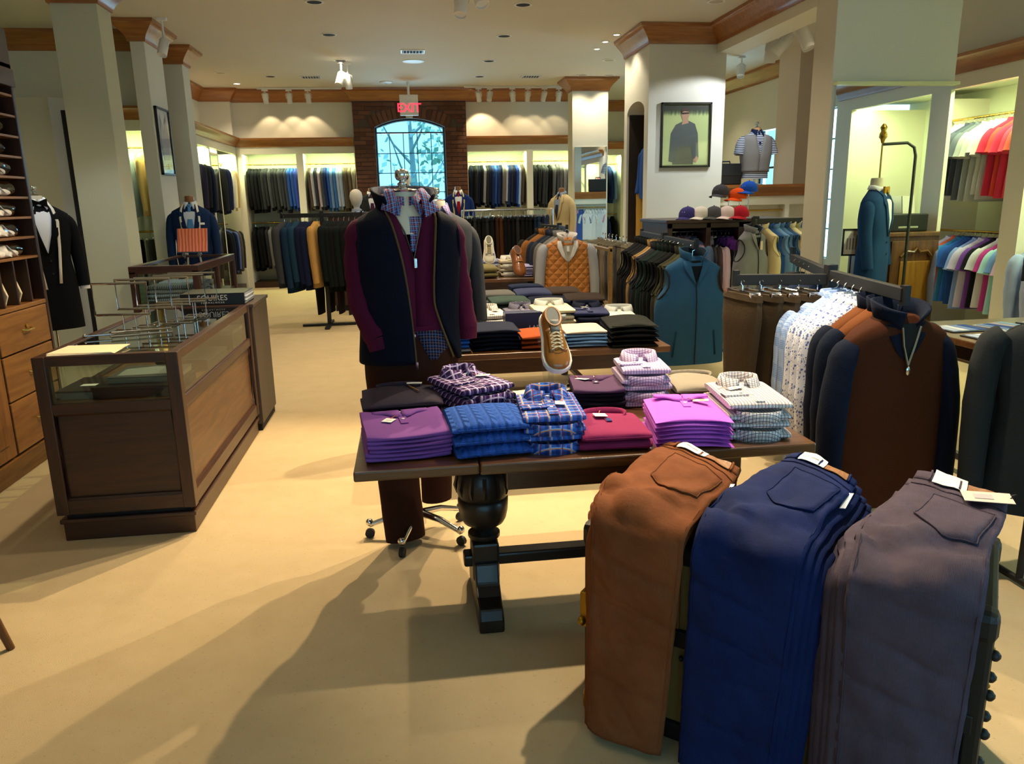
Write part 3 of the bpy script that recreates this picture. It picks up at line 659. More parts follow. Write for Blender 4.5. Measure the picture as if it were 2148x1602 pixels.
# ---- wooden chair leg at the left edge
t = thing('wooden_chair', 'wooden chair cut off by the left edge, one slanting leg showing', 'chair', (-1.66, 2.45, 0))
M_CH = wood('chair_wood', '#4a2a12', '#6d431e', 'Z', 1, .4, .2)
for sx, sy in ((1, 1), (-1, 1), (1, -1), (-1, -1)): MB().tube([(sx*.12, sy*.12, .45), (sx*.215, sy*.16, 0)], [.018, .013], 10).obj('leg', M_CH, t, True)
MB().lathe([(.19, .44), (.2, .45), (.2, .47), (.18, .48)], 20).obj('seat', M_CH, t, True)
for i in range(4): MB().tube([(-.17, -.12+.08*i, .47), (-.24, -.13+.087*i, .85)], .01, 6).obj('back_spindle', M_CH, t, True)
MB().tube([(-.24, -.17, .85), (-.26, 0, .87), (-.24, .17, .85)], .02, 8).obj('back_rail', M_CH, t, True)
# ---- oak pigeonhole unit with hanging bays (caps on top)
t = thing('shirt_island', 'dark oak island with two open bays of shirts and caps on its top', 'cabinet', (3.2, 7.85, 0))
X, Y, H = .62, .42, 1.27
fbox(t, 'top', -X-.02, X+.02, -Y-.02, Y+.02, H-.035, H, M_DKOAKX, .006); fbox(t, 'back_panel', -X, X, Y-.02, Y, 0, H-.03, M_DKOAK, 0)
for a in (-X, -.22, .12, X-.05): fbox(t, 'upright', a, a+.05 if a != .12 else a+.12, -Y, Y, 0, H-.03, M_DKOAK)
fbox(t, 'front_rail', -X, X, -Y, -Y+.025, H-.085, H-.03, M_DKOAKX); fbox(t, 'base', -X, X, -Y, Y, 0, .1, M_DKOAKX)
for a, b in ((-X+.05, -.22), (-.17, .12)): MB().cyl((a, -.1, H-.13), (b, -.1, H-.13), .012, None, 8).obj('rail', M_CHROME, t, True)
# ---- carved cabinet seen in the mirror
t = thing('carved_cabinet', 'carved antique wooden cabinet beside the blazer form, seen in the mirror', 'cabinet', (4.62, 3.25, 0))
M_ANT = wood('antique_oak', '#4b2d12', '#8a5a24', 'Z', 1, .35, .3)
fbox(t, 'body', -.28, .28, -.3, .3, .08, 1.1, M_ANT); fbox(t, 'top', -.31, .31, -.33, .33, 1.1, 1.14, M_ANT, .008); fbox(t, 'plinth', -.3, .3, -.32, .32, 0, .08, M_ANT)
for sy in (0,):
    d = fbox(t, 'door', -.24, .24, .3, .318, .12, 1.06, M_ANT, .004); fbox(d, 'panel', -.15, .15, .318, .332, .2, .88, wood('antique_panel', '#8a5a1c', '#b5812f', 'Z', 1, .3, .4), .01)
    MB().tube([(-.15, .33, .92), (-.1, .338, .97), (-.03, .338, .96), (0, .338, 1.0), (.03, .338, .96), (.1, .338, .97), (.15, .33, .92)], .014, 6).obj('carving', M_ANT, d, True)
    MB().ball((.19, .33, .6), .014, 8, 5).obj('knob', M_BRASS, d, True)
# ---- garment racks
def notched_bar(t, name, p0, p1, s=.016, mat=M_BLACK):
    d = Vector(p1)-Vector(p0); L = d.length; rz = math.atan2(d.y, d.x)
    return MB().box(0, L, -s, s, -s*1.6, s*1.6).obj(name, mat, t, loc=p0, rot=(0, 0, rz), bevel=.003)
def four_way(label, loc, h, arms, rz=0, base=.38):
    t = thing('garment_rack', label, 'rack', loc, rz)
    MB().box(-.024, .024, -.024, .024, .03, h+.05).obj('post', M_BLACK, t, bevel=.003)
    MB().box(-base, base, -.03, .03, 0, .03).obj('base', M_BLACK, t, bevel=.006); MB().box(-.03, .03, -base, base, 0, .03).obj('base', M_BLACK, t, bevel=.006)
    for p0, p1 in arms: notched_bar(t, 'arm', p0, p1); MB().box(-.012, .012, -.016, .016, -.03, .045).obj('arm_stop', M_BLACK, t, loc=p1)
    return t
RA = (2.06, 6.0); ZA = 1.17
four_way('black rack of fleece vests facing the aisle', (RA[0], RA[1], 0), ZA, [((0, 0, ZA), (-.09, -.92, ZA)), ((0, 0, ZA), (.09, .9, ZA))])
RB = (2.0, 3.42); ZB = 1.12
four_way('black rack of quarter-zips and printed shirts, nearest on the right', (RB[0], RB[1], 0), ZB, [((0, 0, ZB), (-.135, -.76, ZB-.01)), ((0, 0, ZB), (.33, 1.0, ZB+.02)), ((0, 0, ZB-.02), (-.42, .12, ZB-.02))])
RG = (3.32, 7.05); ZG = 1.25
four_way('black rack with a grey vest in front of the oak island', (RG[0], RG[1], 0), ZG, [((0, 0, ZG), (-.12, -.2, ZG)), ((0, 0, ZG), (.62, .1, ZG))])
RL = (-1.0, 9.75); ZL = 1.36
four_way('black rack of blazers in the left aisle', (RL[0], RL[1], 0), ZL, [((0, 0, ZL), (-.48, 0, ZL)), ((0, 0, ZL), (.48, 0, ZL))], 0, .33)
RQ = (1.62, 8.0); ZQ = 1.2
four_way('black rack with the orange quilted jacket', (RQ[0], RQ[1]+.1, 0), ZQ, [((0, 0, ZQ), (-.02, -.48, ZQ)), ((0, 0, ZQ), (-.1, .55, ZQ))])
def rail_rack(label, x0, x1, y, z, mat=M_CHROME):
    t = thing('rail_rack', label, 'rack', ((x0+x1)/2, y, 0)); X = (x1-x0)/2
    MB().tube([(-X, 0, z), (X, 0, z)], .013, 8).obj('rail', mat, t, True)
    for sx in (-1, 1):
        MB().tube([(sx*X, 0, .03), (sx*X, 0, z)], .013, 8).obj('upright', mat, t, True); MB().tube([(sx*X, -.25, .02), (sx*X, .25, .02)], .015, 8).obj('foot', mat, t, True)
    return t
rail_rack('long chrome rail of dark trousers in front of the right suit bays', .8, 2.1, 11.0, 1.36)
t = thing('trouser_stand', 'wooden stand of trousers hung over rods beside the niche column', 'rack', (2.3, 8.4, 0))
M_PALEOAK = wood('pale_oak', '#8a6a3a', '#b08d55', 'Y', .8, .4, .2)
for sx in (-.2, .2):
    for zz in (.32, .95): fbox(t, 'side_rail', sx-.015, sx+.015, -.62, .62, zz, zz+(.1 if zz < .5 else .035), M_PALEOAK)
    for sy in (-.6, .6): fbox(t, 'post', sx-.02, sx+.02, sy-.02, sy+.02, 0, 1.0, M_PALEOAK)
for i in range(9): MB().tube([(-.2, -.5+.125*i, 1.0), (0, -.5+.125*i, 1.035), (.2, -.5+.125*i, 1.0)], .009, 6).obj('rod', M_CHROME, t, True)
# ---------------------------------------------------------------- garments: generators
class Form:
    """soft body surface: (z, half width, half depth, centre y); front faces -y"""
    def __init__(s, prof, p=2.5): s.pr = sorted(prof, key=lambda q: -q[0]); s.p = p
    def at(s, z):
        P = s.pr; n = len(P)
        if z >= P[0][0]: return P[0][1:4]
        if z <= P[-1][0]: return P[-1][1:4]
        i = next(k for k in range(n-1) if P[k+1][0] <= z <= P[k][0])
        t = (P[i][0]-z)/(P[i][0]-P[i+1][0]); a, b, c, d = P[max(i-1, 0)], P[i], P[i+1], P[min(i+2, n-1)]
        def cr(k):
            q = .5*(2*b[k]+(c[k]-a[k])*t+(2*a[k]-5*b[k]+4*c[k]-d[k])*t*t+(3*b[k]-a[k]-3*c[k]+d[k])*t**3)
            return q
        return (max(cr(1), .01), max(cr(2), .008), cr(3))
    def pt(s, z, a, off=0, k=1):
        rx, ry, cy = s.at(z); ca, sa = math.cos(a), math.sin(a); e = 2/s.p
        return Vector(((rx*k+off)*math.copysign(abs(ca)**e, ca), cy+(ry*k+off)*math.copysign(abs(sa)**e, sa), z))
    def ang(s, x, z):
        rx = s.at(z)[0]; c = min(abs(x)/rx, .999)**(s.p/2); b = math.acos(c)
        return -b if x >= 0 else -(PI-b)
    def front(s, x, z, off=0, back=False):
        rx, ry, cy = s.at(z); u = min(abs(x)/rx, .999)
        y = ry*(1-u**s.p)**(1/s.p)+off
        return Vector((x, cy+(y if back else -y), z))
def zs(z0, z1, n): return [z0+(z1-z0)*i/n for i in range(n+1)]
def folds(seed, amp=.05, z0=0, z1=-.8):
    R = random.Random(seed); ks = [(R.randint(3, 9), R.uniform(0, 6), R.uniform(.4, 1)) for _ in range(4)]
    def f(a, z):
        t = min(max((z0-z)/(z0-z1), 0), 1)
        return 1+amp*(.25+t)*sum(w*math.sin(k*a+ph+3*t) for k, ph, w in ks)/2.2
    return f
def shell(F, z0, z1, nz=16, n=32, off=0, fold=None, gap=None, cap=True):
    mb = MB(); rings = []
    for z in zs(z0, z1, nz):
        if gap:
            xl, xr = gap(z); a0 = F.ang(xr, z); a1 = 2*PI+F.ang(xl, z)
            an = [a0+(a1-a0)*j/n for j in range(n+1)]
        else: an = [2*PI*j/n for j in range(n)]
        rings.append([F.pt(z, a, off, fold(a, z) if fold else 1) for a in an])
    mb.loft(rings, not gap, cap and not gap, cap and not gap); return mb
def fstrip(F, rows, off=.004, k=4, back=False, mb=None):
    """patch on the front: rows = (z, x0, x1)"""
    mb = mb or MB(); r = [[F.front(a+(b-a)*j/k, z, off, back) for j in range(k+1)] for z, a, b in rows]
    return mb.loft(r, False)
def sleeve(pts, rad_, n=12, flat=.8, seed=0, wr=.05):
    R = random.Random(seed); P = [Vector(p) for p in pts]; out = []; rr = []
    m = len(P)
    for i in range(m-1):
        for j in range(5):
            t = j/5; a, b, c, d = P[max(i-1, 0)], P[i], P[i+1], P[min(i+2, m-1)]
            out.append(.5*((2*b)+(c-a)*t+(2*a-5*b+4*c-d)*t*t+(3*b-a-3*c+d)*t**3)); rr.append((rad_[i]+(rad_[i+1]-rad_[i])*t)*(1+R.uniform(-wr, wr)))
    out.append(P[-1]); rr.append(rad_[-1])
    return MB().tube(out, rr, n, flat=flat)
def stand_collar(rx, ry, z0, h, flare=.01, gap=20, cy=0, n=22, tilt=0, open_=0):
    mb = MB(); rows = []
    for t in (0, .5, 1):
        r = []
        for j in range(n+1):
            a = rad(-90+gap)+(2*PI-2*rad(gap))*j/n; e = abs(j/n*2-1)   # e = 1 at the front ends
            k = flare*t+open_*t*e**3
            fr = max(0, -math.sin(a))
            r.append((math.cos(a)*(rx+k), cy+math.sin(a)*(ry+k)-tilt*t, z0+h*t*(1-.25*e**2)-fr*.25*rx))
        rows.append(r)
    return mb.loft(rows, False)
def shirt_collar(rx, ry, z0, h=.045, cy=0, spread=35, n=24, point=.065, sag=.3):
    """stand plus turned-down leaf with two points at the front"""
    mb = MB(); band = []; leaf = []
    for t in (0, 1):
        band.append([(math.cos(a)*rx, cy+math.sin(a)*ry, z0+h*t-max(0, -math.sin(a))*sag*rx) for a in [rad(-82)+(rad(344))*j/n for j in range(n+1)]])
    mb.loft(band, False)
    for t in (0, .5, 1):
        r = []
        for j in range(n+1):
            a = rad(-78)+rad(336)*j/n; e = abs(j/n*2-1)
            drop = (h*.85+(point-.02)*max(0, e-.6)/.4)*t; out = .004+.012*t+.012*t*max(0, e-.7)/.3
            sp = math.copysign(1, math.cos(a))*point*.45*t*max(0, e-.6)/.4
            r.append((math.cos(a)*(rx+out)+sp, cy+math.sin(a)*(ry+out)-.02*t*max(0, e-.7)/.3, z0+h-drop-max(0, -math.sin(a))*sag*rx))
        leaf.append(r)
    mb.loft(leaf, False); return mb
M_HANG = plain('#080808', .25, name='hanger_black'); M_HANGW = plain('#a87a48', .5, name='hanger_wood')
def hanger(t, w=.2, z=-.1, slope=.07, mat=M_HANG, clip=False):
    pts = [(w*x, 0, z-slope*abs(x)**1.4) for x in (-1, -.8, -.55, -.3, -.12, 0, .12, .3, .55, .8, 1)]
    h = MB().tube(pts, [.009, .011, .012, .011, .011, .012, .011, .011, .012, .011, .009], 8, flat=1.3).obj('hanger', mat, t, True)
    hk = [(0, 0, z), (0, 0, -.045)]+[(.02*math.cos(a)-.0, 0, -.02+.02*math.sin(a)) for a in [rad(-90+30*i) for i in range(0, 9)]]
    MB().tube(hk, .003, 6).obj('hook', M_CHROME, h, True)
    return h
JP = [(-.07, .05, .04, .01), (-.09, .09, .05, .008), (-.115, .155, .055, .005), (-.14, .205, .055, 0), (-.17, .225, .055, 0), (-.25, .215, .062, 0), (-.45, .195, .062, 0), (-.65, .21, .06, 0), (-.84, .228, .055, 0)]
VP = [(-.065, .06, .05, .01), (-.1, .105, .06, .006), (-.13, .17, .066, 0), (-.15, .197, .06, 0), (-.2, .182, .062, 0), (-.28, .19, .07, 0), (-.34, .235, .078, 0), (-.42, .25, .08, 0), (-.6, .245, .08, 0), (-.78, .252, .075, 0)]
SP = [(-.065, .06, .05, .01), (-.09, .095, .06, .006), (-.12, .165, .066, 0), (-.15, .208, .062, 0), (-.19, .225, .06, 0), (-.3, .215, .066, 0), (-.55, .22, .066, 0), (-.82, .226, .055, 0)]
def hang_proto(kind):
    t = thing(kind, 'x', 'x'); dflt = fab('#222222')
    hz = .2
    if kind == 'suit_jacket':
        F = Form(JP, 2.6); shell(F, -.07, -.84, 16, 22, 0, folds(3, .035)).obj('body', dflt, t, True)
        for s in (-1, 1): sleeve([(s*.195, 0, -.15), (s*.232, -.005, -.2), (s*.25, -.02, -.42), (s*.245, -.045, -.78)], [.05, .06, .056, .046], 10, .8, 4+s, .03).obj('sleeve', dflt, t, True)
        fstrip(F, [(-.1, -.075, -.045), (-.2, -.09, -.03), (-.3, -.085, -.015), (-.42, -.02, -.005)], .006).obj('lapel', dflt, t, True, solid=.004)
        fstrip(F, [(-.1, .045, .075), (-.2, .03, .09), (-.3, .015, .085), (-.42, .005, .02)], .006).obj('lapel', dflt, t, True, solid=.004)
        hanger(t, .19, -.085, .075, M_HANG)
    elif kind == 'fleece_vest':
        F = Form(VP, 2.6); shell(F, -.065, -.78, 18, 26, 0, folds(8, .03)).obj('body', dflt, t, True)
        stand_collar(.062, .05, -.09, .075, .012, 18, .0).obj('collar', dflt, t, True, solid=.008)
        for s in (-1, 1): MB().tube([(s*F.at(-.15-.2*(.5-.5*math.cos(2*PI*i/16)))[0]*1.0, .045*math.sin(2*PI*i/16), -.15-.2*(.5-.5*math.cos(2*PI*i/16))) for i in range(16)], .006, 6, closed=True).obj('armhole_trim', dflt, t, True)
        hanger(t, .18, -.1, .06)
    elif kind in ('dress_shirt', 'polo_shirt', 'quarter_zip'):
        F = Form(SP, 2.6); short = kind == 'polo_shirt'
        shell(F, -.065, -.80 if not short else -.74, 16, 24, 0, folds(5, .05)).obj('body', dflt, t, True)
        for s in (-1, 1):
            if short: sleeve([(s*.19, 0, -.155), (s*.235, -.005, -.22), (s*.275, -.01, -.36)], [.05, .072, .082], 10, .55, 2+s, .03).obj('sleeve', dflt, t, True)
            else: sleeve([(s*.19, 0, -.155), (s*.232, 0, -.21), (s*.255, -.02, -.45), (s*.25, -.035, -.72)], [.045, .062, .058, .04], 10, .7, 2+s, .05).obj('sleeve', dflt, t, True)
        if kind == 'quarter_zip': stand_collar(.065, .052, -.095, .08, .012, 20).obj('collar', dflt, t, True, solid=.007)
        else: shirt_collar(.058, .048, -.085, .04).obj('collar', dflt, t, True, solid=.003)
        hanger(t, .185, -.095, .065)
    elif kind == 'trousers':
        # folded lengthwise, clipped at the waist: seen from the side it is a soft slab
        F = Form([(-.1, .2, .018, 0), (-.14, .205, .022, 0), (-.3, .2, .03, 0), (-.36, .19, .03, 0), (-.7, .16, .026, 0), (-1.0, .135, .022, 0)], 3)
        shell(F, -.1, -1.0, 16, 20, 0, folds(6, .04)).obj('body', dflt, t, True)
        shell(F, -.098, -.145, 2, 20, .004).obj('waistband', dflt, t, True)
        MB().tube([(-.19, 0, -.085), (.19, 0, -.085)], .006, 6).obj('hanger', M_CHROME, t, True)
        for s in (-1, 1): MB().box(s*.14-.012, s*.14+.012, -.02, .02, -.125, -.075).obj('clip', M_CHROME, t, bevel=.002)
        MB().tube([(0, 0, -.085), (0, 0, -.045)]+[(.02*math.cos(a), 0, -.02+.02*math.sin(a)) for a in [rad(-90+30*i) for i in range(0, 9)]], .003, 6).obj('hook', M_CHROME, t, True)
    return t
PROTO = {}
PROTO_OBJS = []
def proto(kind):
    if kind not in PROTO:
        before = set(bpy.data.objects); PROTO[kind] = hang_proto(kind)
        for o in set(bpy.data.objects)-before: COL.objects.unlink(o); PROTO_OBJS.append(o)
    return PROTO[kind]
CATS = {'suit_jacket': 'jacket', 'fleece_vest': 'vest', 'dress_shirt': 'shirt', 'polo_shirt': 'polo shirt', 'quarter_zip': 'sweater', 'trousers': 'trousers'}
def hang(kind, loc, rz, m, label, group, scale=(1, .62, 1), collar=None, sleeve_m=None, jit=.03):
    c = collar or m; sm = sleeve_m or m
    r = dup(proto(kind), None, loc, rz+random.uniform(-jit, jit), label, group,
            {'body': m, 'sleeve': sm, 'collar': c, 'lapel': m, 'armhole_trim': c, 'waistband': m}, scale)
    r['category'] = CATS[kind]; return r
CN = {}   # hex -> colour word used in labels
def row(kind, p0, p1, cols, rz, where, group, scale=(1, .62, 1), jit=.04, noun=None):
    """hang one garment per colour (hex, word) between p0 and p1; the label counts from p0's end"""
    n = len(cols)
    for i, (hx, word) in enumerate(cols):
        t = i/max(n-1, 1); loc = tuple(p0[k]+(p1[k]-p0[k])*t+(random.uniform(-.006, .006) if k < 2 else 0) for k in range(3))
        m = hx if not isinstance(hx, str) else fab(hx)
        hang(kind, loc, rz, m, '%s %s, %s %s' % (word, noun or kind.replace('_', ' '), ORD[i], where), group, (scale[0]*random.uniform(.95, 1.03), scale[1], scale[2]*random.uniform(.94, 1.04)), jit=jit)
K, CH, DG, GR, LG = ('#121316', 'black'), ('#2a2b2e', 'charcoal'), ('#3f4043', 'dark grey'), ('#6a6a6c', 'grey'), ('#a9aab0', 'light grey')
NV, DB, BL, SB, LB = ('#141c33', 'navy'), ('#1f3160', 'dark blue'), ('#2f55a0', 'blue'), ('#6e8fb8', 'steel blue'), ('#a3b6cf', 'pale blue')
BR, OL, TN, PK, CR = ('#51453c', 'brown'), ('#5c5545', 'olive'), ('#b08d57', 'tan'), ('#b5a7ab', 'pinkish grey'), ('#d9cfb6', 'cream')
# back wall, left of the brick pier
Zr, Zl, Yb = 2.205, 1.17, 14.93
def bay_rail(a0, a1, y, z, label, ax='X'):
    o = MB().tube([(a0, y, z), (a1, y, z)] if ax == 'X' else [(y, a0, z), (y, a1, z)], .012, 8).obj('hanging_rail', M_BRASS, None, True); tag(o, label, 'rail'); return o
bay_rail(-2.8, -1.87, Yb, Zr, 'brass upper rail in the leftmost back bay'); bay_rail(-1.75, -.84, Yb, Zr, 'brass upper rail beside the brick pier on the left')
bay_rail(-2.8, -1.87, Yb, Zl, 'brass lower rail in the leftmost back bay'); bay_rail(-1.75, -.84, Yb, Zl, 'brass lower rail left of the brick pier')
bay_rail(1.21, 2.31, Yb, Zr, 'brass upper rail right of the brick pier'); bay_rail(2.43, 3.5, Yb, Zr, 'brass upper rail near the far mirrored column'); bay_rail(1.21, 3.5, Yb, Zl, 'brass lower rail right of the brick pier')
row('suit_jacket', (-2.74, Yb, Zr), (-1.93, Yb, Zr), [K, K, K, K, CH, CH, DG, CH, CH, DG, ('#31343b', 'slate'), ('#363a44', 'slate'), BL, BL, ('#3a4fb0', 'royal blue')], rad(90), 'from left in the upper left back bay', 'suit jackets in the upper left back bay')
row('suit_jacket', (-1.68, Yb, Zr), (-.9, Yb, Zr), [BR, LG, ('#33353c', 'charcoal'), PK, ('#3c4350', 'slate'), DB, BL, SB, ('#3f6fb0', 'blue'), LB, LB, OL, BR, ('#7c6e5a', 'tan'), ('#8f8779', 'stone')], rad(90), 'from left in the back bay beside the brick', 'suit jackets in the bay left of the brick')
row('suit_jacket', (-2.74, Yb, Zl), (-1.93, Yb, Zl), [K, K, K, CH, GR, CH, DB, NV, SB, DB, K, K], rad(90), 'from left on the lower left back rail', 'suit jackets on the lower left back rail')
row('suit_jacket', (-1.66, Yb, Zl), (-.95, Yb, Zl), [NV, DB, K, K, CH, K, NV, K, K], rad(90), 'from left on the lower rail beside the brick', 'suit jackets on the lower rail left of the brick')
row('suit_jacket', (1.28, Yb, Zr), (2.25, Yb, Zr), [NV, K, CH, NV, K, ('#8d929b', 'grey'), CH, NV, DB, BL, DB, NV, GR, LG, DB, ('#2b2f45', 'ink'), NV, ('#27469c', 'royal blue'), LB, BR], rad(-90), 'from left in the bay right of the brick', 'suit jackets in the bay right of the brick')
row('suit_jacket', (2.5, Yb, Zr), (3.35, Yb, Zr), [CH, CH, DG, DG, K, GR, ('#565458', 'grey'), GR, ('#8a878c', 'grey'), LG, CR, NV, NV], rad(-90), 'from left in the back bay behind the mirrored column', 'suit jackets in the back bay by the mirrored column')
# left side wall
bay_rail(13.2, 14.55, -3.15, Zr, 'brass upper rail on the left side wall', 'Y'); bay_rail(13.2, 14.55, -3.15, Zl, 'brass lower rail on the left side wall', 'Y'); bay_rail(11.9, 12.62, -3.15, Zr, 'brass rail on the side wall next to the narrow mirror', 'Y')
row('suit_jacket', (-3.12, 13.35, Zr), (-3.12, 14.3, Zr), [CH, NV, ('#1c2446', 'navy'), DB, CR, CR, TN], rad(0), 'from the mirror on the left side wall upper rail', 'suit jackets on the left side wall')
row('suit_jacket', (-3.12, 13.35, Zl), (-3.12, 14.3, Zl), [K, NV, NV, ('#4a63a3', 'blue'), BR, CH], rad(0), 'from the mirror on the left side wall lower rail', 'suit jackets on the lower left side wall')
row('suit_jacket', (-3.1, 12.0, Zr), (-3.1, 12.5, Zr), [('#3a3550', 'purple-grey'), CH, NV, ('#2b2946', 'violet-navy')], rad(0), 'from near in the side bay beside the narrow mirror', 'suit jackets next to the narrow mirror')
row('suit_jacket', (-3.1, 12.0, Zl), (-3.1, 12.5, Zl), [CH, NV, DG], rad(0), 'from near on the low rail beside the narrow mirror', 'low suit jackets next to the narrow mirror')
struct(MB().box(-2.93, -2.9, 12.7, 13.14, .1, 2.3).obj('trim_mirror_side', M_MIRROR), 'narrow mirror on the left side wall')
# between the left columns
bay_rail(-3.75, -2.93, 10.2, 1.2, 'low brass rail of trousers between the left columns'); bay_rail(-3.75, -2.93, 10.2, 2.2, 'brass rail in the bay between the left columns')
row('suit_jacket', (-3.6, 10.2, 2.2), (-3.0, 10.2, 2.2), [K, OL, ('#8f9a86', 'sage'), ('#9fb4c6', 'pale blue'), ('#cfae78', 'tan'), CR], rad(90), 'from left in the bay between the left columns', 'jackets between the left columns')
row('trousers', (-3.6, 10.2, 1.2), (-3.0, 10.2, 1.2), [CH, DG, NV, GR, DG], rad(90), 'from left on the low rail between the left columns', 'trousers between the left columns')
# far right bay
bay_rail(3.6, 5.8, 16.6, 2.2, 'brass rail in the far right bay'); bay_rail(3.6, 5.8, 16.6, 1.15, 'low brass rail in the far right bay')
row('dress_shirt', (3.7, 16.6, 2.2), (4.5, 16.6, 2.2), [('#1a2436', 'navy'), ('#2a66b8', 'bright blue'), ('#3f7fd0', 'blue'), ('#2a5ea8', 'blue'), ('#1b2c52', 'navy'), NV, K, DB, SB], rad(90), 'from left in the far right bay', 'shirts in the far right bay')
row('dress_shirt', (3.7, 16.6, 1.15), (4.5, 16.6, 1.15), [('#203a66', 'dark blue'), NV, K, ('#4c7fc0', 'blue'), NV, DB, K], rad(90), 'from left on the low far right rail', 'shirts on the low far right rail')
# blazer rack, left aisle
row('suit_jacket', (-1.44, 9.75, ZL), (-1.06, 9.75, ZL), [('#3a3c40', 'dark grey'), ('#173048', 'petrol blue'), ('#1c3a52', 'teal-blue'), ('#141c36', 'navy'), ('#151d3a', 'navy'), ('#b98e4f', 'camel')], rad(72), 'blazer from left on the left aisle rack', 'blazers on the left aisle rack', (1.05, .85, 1.05), .05, 'wool')
row('suit_jacket', (-.93, 9.75, ZL), (-.55, 9.75, ZL), [('#10181a', 'bottle green'), ('#101616', 'black-green'), K, ('#0f1716', 'black-green'), K, K, CH], rad(72), 'blazer right of the post on the left aisle rack', 'dark blazers on the left aisle rack', (1.05, .85, 1.05), .05, 'wool')
row('trousers', (-1.1, 9.9, .98), (-.6, 9.9, .98), [('#1d1a1c', 'black'), ('#15151a', 'black'), ('#2a2024', 'plum-black'), CH, ('#15151a', 'black')], rad(80), 'from left hung low on the left aisle rack', 'trousers low on the left aisle rack', (1, .9, .88))
# chrome rail of dark trousers
row('trousers', (.9, 11.0, 1.36), (2.0, 11.0, 1.36), [K, K, CH, K, K, CH, K, ('#3b2418', 'brown'), ('#4a2d1c', 'brown'), K, K, K, CH, K, K, K, ('#16263c', 'navy'), ('#1d3350', 'dark blue'), NV], rad(70), 'from left on the long chrome rail', 'dark trousers on the chrome rail', (1, 1.3, 1.05))
# under the ledge, both sides
for yy, nme in ((9.68, 'front'), (9.92, 'rear')):
    bay_rail(3.58, 4.92, yy, 1.3, 'thin rail under the oak ledge, %s side' % nme)
row('polo_shirt', (3.66, 9.95, 1.3), (4.85, 9.95, 1.3), [('#c08bb8', 'pink'), ('#3c5ea0', 'blue'), ('#dfe4e4', 'white'), ('#d8dedf', 'white'), ('#c9d3d8', 'pale grey'), ('#d7dfe2', 'white'), ('#c890a4', 'pink'), ('#d0a0b4', 'pink'), ('#42609a', 'blue'), ('#2c3f6c', 'navy')], rad(180), 'from left behind the oak ledge', 'polo shirts behind the oak ledge', (.75, .8, .9))
# oak island shirts
row('dress_shirt', (2.68, 7.86, 1.14), (2.9, 7.62, 1.14), [('#5a1f2c', 'burgundy'), ('#7b2d3c', 'wine'), ('#c9b9c4', 'pale pink'), ('#8b5361', 'dusty rose'), ('#b99aa8', 'rose'), ('#5b6f93', 'blue')], rad(-58), 'from left in the left bay of the oak island', 'shirts in the left bay of the island', (1, .7, .95))
row('dress_shirt', (3.0, 7.8, 1.14), (3.24, 7.5, 1.14), [('#d8691f', 'orange'), ('#6b6b6e', 'grey'), ('#5e5254', 'taupe'), ('#d7b7c4', 'pink'), ('#d9c6d0', 'pale pink'), ('#141418', 'black'), ('#1a1c2c', 'ink'), ('#3b2a78', 'indigo'), ('#4b1f6e', 'purple')], rad(-58), 'from left in the right bay of the oak island', 'shirts in the right bay of the island', (1.05, .8, 1.05))
# grey vest rack: garments to the right
row('fleece_vest', (3.4, 7.08, ZG), (3.92, 7.14, ZG), [('#c9b58d', 'beige'), ('#22437c', 'blue'), ('#5c7ca8', 'steel blue'), ('#46648f', 'blue'), ('#27406c', 'dark blue'), ('#c0b294', 'beige'), ('#8f8468', 'khaki'), ('#3f6cab', 'blue'), ('#bba98c', 'tan'), ('#d0c09a', 'beige')], rad(-62), 'from left on the rack before the oak island', 'vests on the rack before the island', (.9, .8, .9))
# right wall polo shirts and dress shirts
bay_rail(5.82, 7.2, 5.34, 2.16, 'brass rail of polo shirts on the right wall', 'Y'); bay_rail(5.82, 7.2, 5.34, 1.12, 'lower rail of the right wall bay', 'Y')
bay_rail(3.48, 5.62, 5.15, 2.16, 'brass upper rail of the nearer right wall bay', 'Y'); bay_rail(3.48, 5.62, 5.15, 1.12, 'lower rail of the nearer right wall bay', 'Y')
row('polo_shirt', (5.32, 7.02, 2.16), (5.32, 5.95, 2.16), [('#e4e4e6', 'white'), ('#d8d9dd', 'white'), ('#3a4150', 'slate'), ('#474d59', 'slate'), ('#585e68', 'grey'), ('#9aa09a', 'sage grey'), ('#aeb2a8', 'pale sage'), ('#c6c8bf', 'off-white'), ('#b8bab4', 'pale grey'), ('#c22e49', 'crimson'), ('#d4473d', 'coral red'), ('#c93350', 'crimson'), ('#d8455c', 'rose red'), ('#cf5a4a', 'coral'), ('#1f3638', 'dark teal')], rad(-12), 'from the mirror on the upper right wall rail', 'polo shirts on the upper right wall rail', (.92, .75, 1.0))
row('polo_shirt', (5.24, 6.85, 1.12), (5.24, 5.9, 1.12), [('#b9bedb', 'lilac'), ('#c0563e', 'red'), ('#2f6f9e', 'blue'), ('#2356a4', 'royal blue'), ('#1e3f7c', 'dark blue'), ('#7a94c8', 'blue'), ('#b9b3cc', 'lilac'), ('#6b3f94', 'purple'), ('#16161e', 'black'), ('#c9ccd3', 'pale grey'), ('#b03a86', 'magenta'), ('#9fd0d2', 'aqua'), ('#6f95cf', 'blue'), ('#c9a5bd', 'pink')], rad(-12), 'from the mirror on the lower right wall rail', 'polo shirts on the lower right wall rail', (.95, .8, .92))
